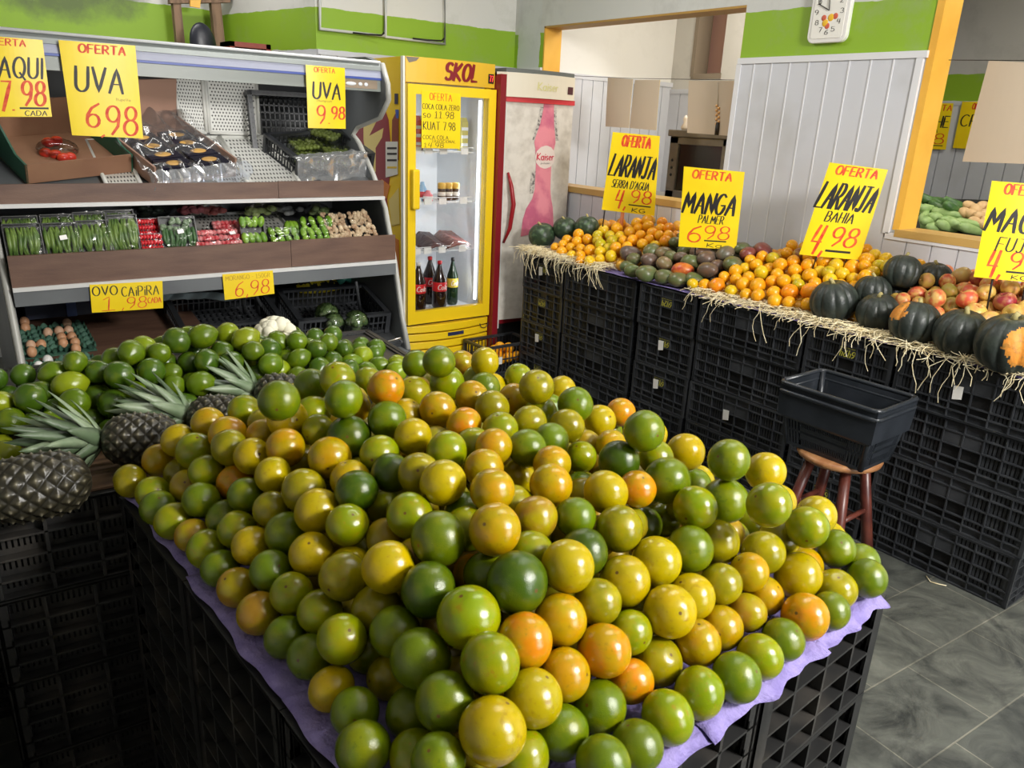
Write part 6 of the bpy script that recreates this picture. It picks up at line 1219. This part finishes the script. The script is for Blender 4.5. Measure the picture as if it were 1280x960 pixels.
for (x, y, z, r, k) in BAKED['limes']:
    rgb, al, nm = CL[k]; s = r*.98
    o = inst(rnd.choice(LM), 'lime', (x, y, z), Euler((rnd.uniform(1.1, 2.0), rnd.uniform(-.4, .4), rnd.uniform(0, 6.28))), (s, s, s), color=jit(lin(rgb), al)); tag(o, None, 'lime', 'limes heaped behind the pineapples')
    px = proj((x, y, z))[0]; h_ = z-ZL
    zone = ('by the left photo edge' if px < 80 else 'before the egg cartons' if px < 165 else 'before the brown board' if px < 235 else 'before the black crate' if px < 345 else 'at the right end')
    zone = ('low in' if h_ < .11 else 'high on')+' the lime heap '+zone
    items.append((o, nm+' lime', zone))
number_labels(items)
m_lf = mat('buried_lime_skin', (76, 104, 20), .3, rgb2=(58, 88, 18), nscale=9)
def lime_top(x, y):
    d = min(x+.41, 1.26-x, y-2.04, 2.74-y); return ZL+.035+(.2*math.tanh(d/.2) if d > 0 else d)-.05
fillers('buried_lime', 'limes lying deeper in the heap and on its hidden rear side', 'lime', pack_under(lambda x, y: -.32 < x < 1.15 and 2.02 < y < 2.30, lime_top, BAKED['limes'], .031, ZL+.006, ((-.4, 1.3), (2.0, 2.75))), .031, m_lf)
# ---- produce along the wall
CS = {'O': ((240, 164, 16), .4, 'orange'), 'Y': ((228, 188, 24), .5, 'yellow'), 'L': ((186, 172, 24), .6, 'greenish'), 'A': ((240, 140, 14), .3, 'deep orange'), 'w': ((134, 90, 62), .5, 'brown withered'), 'G': ((140, 150, 34), .5, 'green')}
m_so = fruit_mat('ripe_orange_skin', (226, 184, 36), 1.2, pore=.12, rough=.28, spots=(190, 110, 30))
SM = [orange_mesh('orange', m_so, .96, 3, 20, 13), orange_mesh('orange', m_so, .92, 6, 20, 13)]
for key, nmz, grp in (('S', 'of the left wall heap', 'oranges of the left wall heap'), ('B', 'of the navel heap', 'navel oranges of the middle wall heap')):
    items = []
    for (x, y, z, r, k) in BAKED[key]:
        rgb, al, nm = CS[k]; o = inst(rnd.choice(SM), 'orange', (x, y, z), rrot(), (r, r, r), color=jit(lin(rgb), al)); tag(o, None, 'orange', grp)
        band = 'in the front part ' if x < 3.19 else 'in the middle part ' if x < 3.32 else 'in the rear part '
        if key == 'B': band += 'left half ' if y > 2.13 else 'right half '
        items.append((o, nm+' orange' if nm != 'orange' else 'bright orange', band+nmz))
    number_labels(items)
CM = {'g': ((92, 104, 62), .35, 'grey green'), 'p': ((96, 82, 72), .5, 'purplish'), 'b': ((124, 112, 76), .7, 'blushed'), 'R': ((176, 66, 48), .6, 'red'), 'q': ((104, 100, 84), .5, 'dull green')}
m_mango = fruit_mat('mango_skin', (138, 96, 72), 1.1, rough=.34, lo=.42, hi=.7, spots=None)
m_mangr = fruit_mat('red_mango_skin', (232, 150, 50), 1.0, rough=.33, lo=.4, hi=.6)
def mango_mesh(m, seed):
    mb = MB()
    def f(i, j):
        th = 2*PI*i; ph = PI*(j-.5); v = Vector((math.cos(th)*math.cos(ph), math.sin(th)*math.cos(ph)*.84, math.sin(ph)*1.28))
        v.x += .16*v.z*v.z*.6-.08; k = (1-.13*v.z)*(1+.03*mnoise.noise(v*1.5+Vector((seed, 0, 0)))); return Vector((v.x*k, v.y*k, v.z))
    mb.grid(f, 22, 15); return mb.mesh('mango', m, weld=True)
MM = [mango_mesh(m_mango, 1), mango_mesh(m_mango, 5)]; MR = mango_mesh(m_mangr, 3)
items = []
for (x, y, z, r, k) in BAKED['M']:
    rgb, al, nm = CM[k]; s = r*.86
    s *= 1.08
    o = inst(MR if k == 'R' and x < 3.25 else rnd.choice(MM), 'mango', (x, y, z), Euler((PI/2+rnd.uniform(-.25, .25), rnd.uniform(-.4, .4), rnd.choice((.2, .9, -.5, 1.5, 2.2)))), (s, s, s), color=jit(lin(rgb if not (k == 'R' and x > 3.25) else (122, 58, 52)), al)); tag(o, None, 'mango', 'mangoes of the wall heap')
    items.append((o, nm+' mango', ('in the front row' if x < 3.15 else 'in the middle rows' if x < 3.27 else 'in the rear rows')+' of the mango heap'))
number_labels(items)
CA = {'R': ((198, 84, 56), .9, 'red blushed'), 'Y': ((206, 172, 84), .6, 'yellow'), 'L': ((176, 160, 72), .5, 'greenish'), 'D': ((146, 40, 48), .4, 'dark red'), 'w': ((184, 156, 92), .3, 'dull tan')}
m_app = fruit_mat('apple_skin', (206, 168, 92), 1.5, rough=.4, lo=.40, hi=.62)
m_appy = fruit_mat('yellow_apple_skin', (184, 96, 62), 1.4, rough=.4, lo=.45, hi=.65)
def apple_mesh(m):
    mb = MB(); prof = []
    for j in range(15):
        ph = PI*(j/14-.5); rr = math.cos(ph); z = math.sin(ph)*.88
        z -= .28*math.exp(-(rr/.28)**2)*(1 if z > 0 else -.6); prof.append((max(rr, .004)*(1+.05*math.sin(ph)), z))
    mb.lathe(prof, 20); mb.tube([(0, 0, .55), (.05, .02, .80), (.1, .03, .98)], .035, 5); return mb.mesh('apple', m)
AM = {'R': apple_mesh(m_app), 'Y': apple_mesh(m_appy)}
items = []
for (x, y, z, r, k) in BAKED['A']:
    rgb, al, nm = CA[k]; o = inst(AM['R' if k in 'RD' else 'Y'], 'apple', (x, y, z), Euler((rnd.gauss(0, .7), rnd.gauss(0, .7), rnd.uniform(0, 6.28))), (r, r, r), color=jit(lin(rgb), al)); tag(o, None, 'apple', 'apples of the right wall heap')
    items.append((o, nm+' apple', ('in the front part' if x < 3.29 else 'in the middle part' if x < 3.39 else 'in the rear part')+' of the apple heap'))
number_labels(items)
# squashes
m_kab = mat('dark_squash_skin', (40, 46, 42), .42, rgb2=(58, 66, 58), nscale=16, nmix=(.45, .7), bump=.25, bscale=60)
m_kabo = mat('scraped_squash_skin', (214, 138, 48), .6, rgb2=(150, 110, 50), nscale=40, nmix=(.5, .7), bump=.3, bscale=80)
m_sq = mat('mottled_squash_skin', (44, 62, 42), .4, rgb2=(84, 108, 76), nscale=26, nmix=(.52, .66), bump=.1)
m_stem = mat('squash_stem', (170, 158, 104), .7)
KL = ['large dark ribbed squash, leftmost at the front beside the navel oranges', 'dark ribbed squash, second from left at the front edge', 'dark squash with a small orange patch, third at the front edge', 'dark squash at the front edge between the two with orange patches', 'large squash with a big orange patch at the right photo edge',
      'dark squash lying behind the front squashes near the navel oranges', 'dark squash at the rear behind the lower dark one', 'small dark squash part hidden between the front left pair', 'dark squash at the rear left of the apples']
DL = ['mottled green squash nearest the straw at the left end', 'mottled green squash with pale stem behind the nearest one', 'small mottled green squash furthest back at the left end']
ki = di = 0
for (x, y, z, r, k) in BAKED['P']:
    kab = k[0] == 'K'; lab = KL[ki] if kab else DL[di]; ki += kab; di += (not kab)
    r *= .93; zc2 = max(z, ZR+.012+r*.88); e = empty('squash', (x, y, zc2), lab, 'squash'); tag(e, group='squashes on the wall crates')
    nr = 10 if kab else 8; amp = .085 if kab else .02; sq = .92 if kab else .9
    prof = []
    for j in range(49):
        ph = PI*(j/48-.5); rr = math.cos(ph)**.9 if 0 < j < 48 else .001; zz = math.sin(ph)*sq; zz -= .13*math.exp(-(rr/.22)**2)*(1 if zz > 0 else -1); prof.append((max(rr, .002)*r, zz*r))
    mb = MB(); mb.lathe(prof, 120, fn=lambda th, rr, zz, nr=nr, amp=amp, r=r: rr*(1-amp*(1-abs(math.sin(nr*th/2)))**1.5))
    R3 = Euler((rnd.uniform(-.25, .25), rnd.uniform(-.25, .25), rnd.uniform(0, 6))).to_matrix()
    mb.v = [tuple(R3 @ Vector(v)) for v in mb.v]
    patch = len(k) > 1
    me_s = mb.mesh('squash', [m_kab, m_kabo] if patch else [m_kab if kab else m_sq])
    if patch:                                              # the scraped orange patch sits on one side of the rind
        dp = Vector((-.62, .55, .55) if r < .105 and ki < 5 else (-.55, -.62, .10)).normalized(); ext = .80 if ki < 5 else .72
        for pl in me_s.polygons:
            cdir = Vector(pl.center).normalized()
            if cdir.dot(dp)+.10*mnoise.noise(cdir*5)+.05*mnoise.noise(cdir*14) > ext+.07: pl.material_index = 1
    inst(me_s, 'squash_body', (0, 0, 0), parent=e)
    mb = MB(); mb.tube([R3 @ Vector((0, 0, r*(sq-.16))), R3 @ Vector((.004, 0, r*(sq+.0))), R3 @ Vector((.012, .004, r*(sq+.10)))], [r*.13, r*.08, r*.09], 7); inst(mb.mesh('stem', m_stem), 'stem', (0, 0, 0), parent=e)
# buried fruit of the wall heaps
def wall_top(x, y): s = x-3.09; return .925+(.55*s if s < .4 else .22+.25*(s-.4))-.045 if s > 0 else 0
ALLV = BAKED['S']+BAKED['B']+BAKED['A']+BAKED['M']+[(x, y, max(z, ZR+.012+r*.8), r*.95, k) for x, y, z, r, k in BAKED['P']]
m_bo = mat('buried_ripe_orange_skin', (226, 150, 34), .4, rgb2=(206, 160, 50), nscale=9); m_ba = mat('buried_apple_skin', (200, 130, 70), .35, rgb2=(186, 84, 60), nscale=9); m_bm = mat('buried_mango_skin', (92, 98, 64), .4, rgb2=(104, 84, 70), nscale=9)
for nm, lab, cat, ya, yb, m in (('buried_orange', 'oranges lying deeper in the left wall heap', 'orange', 3.05, 3.72, m_bo), ('buried_mango', 'mangoes lying deeper in the mango heap', 'mango', 2.48, 3.05, m_bm), ('buried_orange', 'oranges lying deeper in the navel orange heap', 'orange', 1.62, 2.48, m_bo), ('buried_apple', 'apples lying deeper in the apple heap', 'apple', .90, 1.62, m_ba)):
    fillers(nm, lab, cat, pack_under(lambda x, y: 3.10 < x < 3.64, wall_top, ALLV, .032, ZR+.006, ((3.10, 3.66), (ya, yb)), .86), .032, m)
# few extra apples and a squash beyond the right photo edge belong to the heap
# ------------------------------------------------------------------ straw
m_straw = mat('pale_straw', (244, 234, 200), .6, rgb2=(226, 208, 162), nscale=30)
def straw(label, ya, yb, n, hang, zt=ZR+.012, seed=1, xo=0):
    R4 = random.Random(seed); mb = MB()
    for i in range(n):
        y = R4.uniform(ya, yb); x = XF+xo+R4.uniform(-.012, .09); z = zt+R4.uniform(.0, .035); a = R4.uniform(0, 2*PI)
        pts = [Vector((x, y, z))]; fall = R4.random() < hang; L_ = R4.uniform(.05, .13) if not fall else (R4.uniform(.04, .10) if R4.random() < .6 else R4.uniform(.10, .24))
        d = Vector((math.cos(a), math.sin(a), 0)) if not fall else Vector((-1, R4.uniform(-1.2, 1.2), .2)).normalized()
        p = pts[0]; nseg = 6; cu = R4.uniform(-1.2, 1.2)
        if fall: p.x = XF+R4.uniform(-.01, .03)
        for k in range(nseg):
            p = p+d*(L_/nseg)
            if p.x < XF-.012 and fall: d = (d+Vector((.75*(XF-.03-p.x)*10 if p.x < XF-.03 else -.05, R4.uniform(-1.1, 1.1), -.9))).normalized()
            else: d = (d+Vector((R4.uniform(-.3, .3)-cu*d.y, R4.uniform(-.3, .3)+cu*d.x, R4.uniform(-.2, .12)))).normalized()
            if p.x >= XF-.012: p.z = max(p.z, zt-.003)
            pts.append(p)
        mb.tube(pts, R4.uniform(.0010, .0019), 4, cap=False)
    return tag(mb.build('straw', m_straw, loc=(XF, (ya+yb)/2, zt)), label, 'straw', None, 'stuff')
straw('pale straw bedding spilling over the crates at the left end, by the white fridge', 3.20, 3.95, 860, .17, seed=1)
straw('pale straw bedding along the edge below the navel oranges', 1.62, 2.56, 680, .05, seed=2)
straw('pale straw bedding hanging below the squashes at the right end', .84, 1.62, 860, .10, seed=3)
b = MB(); q = [PZ(1158, 720, .004), PZ(1163, 727, .006), PZ(1173, 730, .004), PZ(1183, 732, .003)]; b.tube(q, .002, 5); tag(b.build('straw_piece', m_straw, loc=q[1]), 'single pale straw curl on the slate floor by the wall crates', 'straw')
# ------------------------------------------------------------------ stool and baskets
m_st = mat('worn_stool_wood', (176, 128, 84), .35, rgb2=(146, 98, 62), nscale=6, stretch=(1, 5, 5)); m_leg = mat('red_brown_stool_leg', (104, 54, 42), .35, rgb2=(78, 36, 30), nscale=9)
sz_ = .51; pc = PZ(1050, 564, sz_); se = empty('wooden_stool', (pc.x, pc.y, 0), 'round wooden stool with red brown legs carrying the black baskets', 'stool')
def sk(mb, n, m): return inst(mb.mesh(n, m), n, (0, 0, 0), parent=se)
mb = MB(); mb.lathe([(.02, sz_-.03), (.145, sz_-.03), (.157, sz_-.022), (.160, sz_-.010), (.152, sz_), (.02, sz_)], 32); sk(mb, 'seat', m_st)
for k in range(4):
    a = math.radians(-43+90*k); mb = MB(); mb.tube([(.10*math.cos(a), .10*math.sin(a), sz_-.03), (.20*math.cos(a), .20*math.sin(a), .0)], [.020, .023], 12); sk(mb, 'leg', m_leg)
for k in range(4):
    a = math.radians(-43+90*k); a2 = a+PI/2; z = .22+.05*(k % 2); rr = .10+.10*(sz_-.03-z)/(sz_-.03); mb = MB(); mb.tube([(rr*math.cos(a), rr*math.sin(a), z), (rr*math.cos(a2), rr*math.sin(a2), z)], .011, 8); sk(mb, 'stretcher', m_leg)
m_bk = mat('dark_basket_plastic', (36, 40, 45), .3, rgb2=(44, 48, 54), nscale=8)
def shop_basket(label, z, lift_rim=True):
    e = empty('shopping_basket', (pc.x-.01, pc.y+.01, z), label, 'basket', 'shopping baskets on the stool', math.radians(91))
    L_, W_, H_ = .385, .28, .222; bl, bw = .325, .215
    mb = MB()
    def ring(k, o=0):   # k 0 bottom .. 1 top; the upper band steps out and stands nearly upright
        k = k/.56*.62 if k < .56 else .80+.20*(k-.56)/.44
        return (bl+(L_-bl)*k)/2+o, (bw+(W_-bw)*k)/2+o
    def wall(k0, k1, s0, s1, o=0, t=.004):
        a0, b0 = ring(k0, o); a1, b1 = ring(k1, o); z0_, z1_ = H_*k0, H_*k1
        for (cx, cy, ux, uy) in ((1, -1, -1, 0), (-1, -1, 0, 1), (-1, 1, 1, 0), (1, 1, 0, -1)):
            def P(a_, b_, s, inn): return Vector((a_*(cx+2*ux*s) if ux else a_*cx, b_*(cy+2*uy*s) if uy else b_*cy, 0))*(1-inn)
            q = [P(a0, b0, s0, 0)+Vector((0, 0, z0_)), P(a0, b0, s1, 0)+Vector((0, 0, z0_)), P(a1, b1, s1, 0)+Vector((0, 0, z1_)), P(a1, b1, s0, 0)+Vector((0, 0, z1_))]
            n = (q[1]-q[0]).cross(q[3]-q[0]).normalized(); mb.slab(q, n if n.dot(q[0]) > 0 else -n, t)
    wall(.56, 1, 0, 1, .007); wall(0, .07, 0, 1); wall(.30, .34, 0, 1); wall(.50, .56, 0, 1); wall(.20, .42, .22, .78)
    n = 26
    for i in range(n): 
        s = i/n; 
        if .22 < s < .78: 
            continue
        wall(.07, .52, s, s+.6/n)
    n2_ = 26
    for i in range(n2_):
        s = .22+.56*i/n2_; wall(.07, .20, s, s+.56*.55/n2_); wall(.42, .52, s, s+.56*.55/n2_)
    for (cx, cy) in ((1, 1), (1, -1), (-1, 1), (-1, -1)):
        a0, b0 = ring(0); a1, b1 = ring(1, .003); mb.tube([(cx*(a0-.008), cy*(b0-.008), 0), (cx*(a1-.008), cy*(b1-.008), H_)], .011, 8)
    inst(mb.mesh('basket', m_bk), 'basket_body', (0, 0, 0), parent=e)
    mb = MB(); a1, b1 = ring(1, .008); pts = []
    for (sx, sy, a0) in ((1, 1, 0), (-1, 1, 90), (-1, -1, 180), (1, -1, 270)):
        for i in range(5): a = math.radians(a0+90*i/4); pts.append((sx*(a1-.03)+.03*math.cos(a), sy*(b1-.03)+.03*math.sin(a), H_))
    mb.tube(pts+[pts[0]], .009, 8); inst(mb.mesh('rim', m_bk), 'rim', (0, 0, 0), parent=e)
    mb = MB(); mb.box((0, 0, .004), (bl, bw, .005)); inst(mb.mesh('bottom', m_bk), 'basket_bottom', (0, 0, 0), parent=e)
    mb = MB(); mb.tube([(-.16, b1-.012, H_-.01), (-.15, b1-.03, H_-.03), (.15, b1-.03, H_-.03), (.16, b1-.012, H_-.01)], .006, 6); inst(mb.mesh('handle', m_bk), 'folded_handle', (0, 0, 0), parent=e)
    return e
shop_basket('lower black shopping basket standing on the wooden stool', sz_+.001)
shop_basket('upper black shopping basket nested in the one on the stool', sz_+.034)
# ------------------------------------------------------------------ small crate on the floor by the white fridge
me_fb = basket_mesh(.40, .30, .20, 14, 10)
xl_ = PY(606, 440, 3.95).x; zc_ = PY(614, 434, 3.95).z-.20
fb = empty('fruit_crate', (xl_+.205, 4.075, max(zc_, .002)), 'black crate with a few oranges, low in the gap between the fridges and wall crates', 'crate')
fb.scale = (1, .8, 1); inst(me_fb, 'crate_lattice', (0, 0, 0), parent=fb)
mb = MB(); mb.slab([(-.14, -.156, .12), (-.06, -.156, .12), (-.06, -.156, .07), (-.14, -.156, .07)], (0, -1, 0), .001); inst(mb.mesh('card', m_tagp), 'paper_label', (0, 0, 0), parent=fb)
if zc_ > .03:
    mb = MB(); sb = empty('support_crate', (fb.location.x, 4.075, 0), 'upturned black crate under the small fruit crate between fridges and wall crates', 'crate')
    me2 = basket_mesh(.41, .31, zc_-.002, 14, 10); sb.scale = (1, .8, 1); inst(me2, 'crate_lattice', (0, 0, 0), parent=sb)
items = []
for i, (dx, dy, dz) in enumerate(((-.12, -.08, 0), (-.04, -.09, 0), (.04, -.07, 0), (.11, -.08, 0), (-.08, .0, 0), (.0, .0, 0), (.08, .01, 0), (-.12, .08, 0), (-.03, .09, 0), (.06, .09, 0), (-.06, -.04, .058), (.02, .02, .058), (.06, -.04, .058))):
    o = inst(SM[i % 2], 'orange', Vector(fb.location)+Vector((dx, dy*.78, .085+dz)), rrot(), (.037,)*3, color=jit(lin(CS['O'][0]), .4)); tag(o, None, 'orange', 'oranges in the small floor crate')
    items.append((o, 'orange', ('on top' if dz else 'in the front row' if dy < -.05 else 'in the rear')+' in the small crate near the fridges'))
number_labels(items)
# ------------------------------------------------------------------ pineapples
m_pin = bpy.data.materials.new('pineapple_rind'); m_pin.use_nodes = True
nt = m_pin.node_tree; at = nt.nodes.new('ShaderNodeVertexColor'); at.layer_name = 'rind'; nt.links.new(at.outputs[0], nt.nodes['Principled BSDF'].inputs[0]); nt.nodes['Principled BSDF'].inputs['Roughness'].default_value = .38
m_lf1 = mat('pineapple_leaf', (104, 124, 92), .42, rgb2=(142, 156, 128), nscale=14, nmix=(.4, .7)); m_lf2 = mat('pineapple_leaf_dark', (58, 76, 50), .42, rgb2=(86, 104, 76), nscale=14)
def pineapple(label, base, axis, L, R, crown=True, seed=0, up=Vector((0, 0, 1)), nleaf=70, LL=.135):
    """base: centre of the stalk end; axis: towards the crown"""
    ax = Vector(axis).normalized(); sd = ax.cross(up).normalized(); u2 = sd.cross(ax)
    e = empty('pineapple', base, label, 'pineapple', 'pineapples on the left crates')
    Mx = Matrix((sd, u2, ax)).transposed(); RR = random.Random(seed)
    nu, nv = 132, 104; rows = 12; cols = 11; vs = []; cols_ = []
    for j in range(nv+1):
        t = j/nv; rr = R*(max(0.0, 1-abs(2*t-1)**3.2))**.5; z = L*t
        for i in range(nu):
            th = 2*PI*i/nu; a = (i/nu*cols+t*rows*.5) ; b2 = (i/nu*cols-t*rows*.5)
            fa, fb2 = a-math.floor(a)-.5, b2-math.floor(b2)-.5
            d = max(abs(fa), abs(fb2)); rr2 = math.hypot(fa, fb2)
            bump = (1-(2*d)**3)*.085+ .07*math.exp(-(rr2/.10)**2)
            k = mnoise.noise(Vector((math.floor(a)*3.1+seed, math.floor(b2)*1.7, 0)))
            vs.append(Mx @ Vector((rr*(1+bump)*math.cos(th), rr*(1+bump)*math.sin(th), z)))
            tipw = math.exp(-(rr2/.12)**2); edge = max(0, (2*d)**4)
            c1 = Vector((.030, .026, .014))*(1+.5*k); c1 = c1*(1-edge)+Vector((.012, .011, .008))*edge; c1 = c1*(1-.6*tipw)+Vector((.40, .36, .25))*.6*tipw
            cols_.append((c1.x, c1.y, c1.z, 1))
    fs = [(j*nu+i, j*nu+(i+1) % nu, (j+1)*nu+(i+1) % nu, (j+1)*nu+i) for j in range(nv) for i in range(nu)]
    mb = MB(); mb.add(vs, fs, 0, True); me = mb.mesh('pineapple', m_pin); ca = me.color_attributes.new('rind', 'FLOAT_COLOR', 'POINT')
    for i, c_ in enumerate(cols_): ca.data[i].color = c_
    inst(me, 'fruit_body', (0, 0, 0), parent=e)
    if crown:
        for q in range(nleaf):
            a = q*2.39996; f_ = q/nleaf; out = .95-.80*f_; ln = LL*(.45+.65*math.sin(PI*min(1, .15+f_*.8)))*RR.uniform(.85, 1.1)
            d0 = (ax*(1-out*.62)+(sd*math.cos(a)+u2*math.sin(a))*out*.75).normalized(); b0 = ax*(L-.006+.045*f_)+(sd*math.cos(a)+u2*math.sin(a))*.014*(1-f_)
            wv = d0.cross(ax); wv = wv.normalized() if wv.length > .05 else sd
            nrm = wv.cross(d0); n = 7; w0 = .021*RR.uniform(.8, 1.15)
            mb = MB(); vs = []
            for k in range(n+1):
                s = k/n; c_ = b0+d0*ln*s+ax*(.10*ln*s*s)-Vector((0, 0, 1))*.10*ln*s*s*out; w_ = w0*(1-s)**.62*(1 if s > .05 else .8)+.0004
                vs += [c_+wv*w_+nrm*.18*w_, c_-nrm*.22*w_, c_-wv*w_+nrm*.18*w_]
            fs = [(3*k+i, 3*k+i+1, 3*k+i+4, 3*k+i+3) for k in range(n) for i in (0, 1)]
            mb.add(vs, fs, 0, True); o = inst(mb.mesh('leaf', m_lf1 if RR.random() < .7 else m_lf2), 'crown_leaf', (0, 0, 0), parent=e); md = o.modifiers.new('t', 'SOLIDIFY'); md.thickness = .0012
    return e
zt = ZL+.008
RP = .060
# first: body in the left corner, stalk end to the right, its crown runs out of the photo at left
p1 = PZ(117, 600, zt+RP*1.04); pineapple('large pineapple lying at the front left corner, its cut end facing right', p1+Vector((0, .02, 0)), (-1, .06, 0), .20, RP*1.06, True, 1)
c2p = PZ(128, 556, zt+RP+.012); L2 = .17; pineapple('middle pineapple whose crown sweeps left over the front one', c2p+Vector((L2*.93, -.05, 0)), (-.95, .32, .06), L2, RP*.95, True, 2, LL=.14)
c3p = PZ(236, 520, zt+RP+.01); pineapple('rear pineapple beside the orange pile with its crown pointing left', c3p+Vector((.135, -.10, -.004)), (-.80, .58, .03), .17, RP*.9, True, 3, LL=.135)
c4p = PZ(318, 490, zt+RP+.01); pineapple('rearmost pineapple, only its crown showing between the limes and the oranges', c4p+Vector((.12, -.11, -.004)), (-.72, .68, .03), .16, RP*.9, True, 4, LL=.14)
# ------------------------------------------------------------------ the vegetables seen through the right-hand opening
m_ch = mat('chayote_skin', (150, 176, 110), .5, rgb2=(120, 152, 84), nscale=12); m_pot = mat('potato_skin', (206, 172, 124), .6, rgb2=(186, 148, 100), nscale=12); m_cuc = mat('dark_cucumber_skin', (56, 92, 44), .45, rgb2=(84, 120, 60), nscale=12)
items = []; R6 = random.Random(4)
def vpos(px, py):
    return PP(px, py, (4.62, 0, 1.14), (-.42, 0, .91))
def veg(px, py, kind):
    p = vpos(px, py); mb = MB(); rz = R6.uniform(0, 3)
    if kind == 'chayote':
        mb.tube([(-.085, 0, 0), (-.07, 0, 0), (-.02, .0, .004), (.05, .004, 0), (.085, .004, 0), (.095, .004, 0)], [.004, .018, .024, .030, .020, .004], 9); m = m_ch
    elif kind == 'potato': mb.ball((0, 0, 0), .036, 10, 8, (1.25, 1, .85)); m = m_pot
    else: mb.tube([(-.1, 0, 0), (-.08, 0, 0), (.0, .008, .004), (.09, 0, 0), (.1, 0, 0)], [.004, .025, .032, .024, .004], 9); m = m_cuc
    o = inst(mb.mesh(kind, m), {'chayote': 'green_gourd', 'potato': 'potato', 'cuke': 'cucumber'}[kind], p, (R6.uniform(-.2, .2), R6.uniform(-.5, 0), rz)); nm = {'chayote': 'pale green gourd', 'potato': 'tan potato', 'cuke': 'dark green cucumber'}[kind]
    tag(o, None, {'chayote': 'gourd', 'potato': 'potato', 'cuke': 'cucumber'}[kind], {'chayote': 'gourds', 'potato': 'potatoes', 'cuke': 'cucumbers'}[kind]+' seen through the right opening'); items.append((o, nm, ('in the upper half' if py < 272 else 'in the lower half')+' beyond the right opening'))
for px, py in ((1150, 262), (1157, 268), (1164, 262), (1172, 270), (1155, 277), (1166, 278), (1178, 276), (1186, 268), (1192, 278), (1200, 284), (1210, 280), (1186, 285), (1174, 285), (1216, 288)): veg(px, py, 'chayote')
for px, py in ((1212, 258), (1220, 262), (1228, 258), (1215, 268), (1224, 271), (1232, 268), (1206, 266), (1219, 278), (1229, 280), (1236, 276), (1240, 262), (1246, 270)): veg(px, py, 'potato')
for px, py in ((1160, 252), (1172, 254), (1184, 256), (1196, 258), (1178, 261), (1192, 264)): veg(px, py, 'cuke')
number_labels(items)
mb = MB(); a, b2, c_, d = PP(1125, 246, (4.62, 0, 1.11), (-.42, 0, .91)), PP(1290, 252, (4.62, 0, 1.11), (-.42, 0, .91)), PP(1290, 300, (4.62, 0, 1.11), (-.42, 0, .91)), PP(1125, 294, (4.62, 0, 1.11), (-.42, 0, .91))
mb.slab([a, b2, c_, d], (-.42, 0, .91), .03); mb.prism([Vector((d.x+.01, d.y, d.z-.03)), Vector((c_.x+.01, c_.y, c_.z-.03)), Vector((c_.x+.06, c_.y, 1.02)), Vector((d.x+.06, d.y, 1.02))], (.25, 0, 0)); tag(mb.build('sloping_rack', m_black, loc=(a+c_)/2), 'dark sloping rack carrying the vegetables beyond the right opening', 'rack')
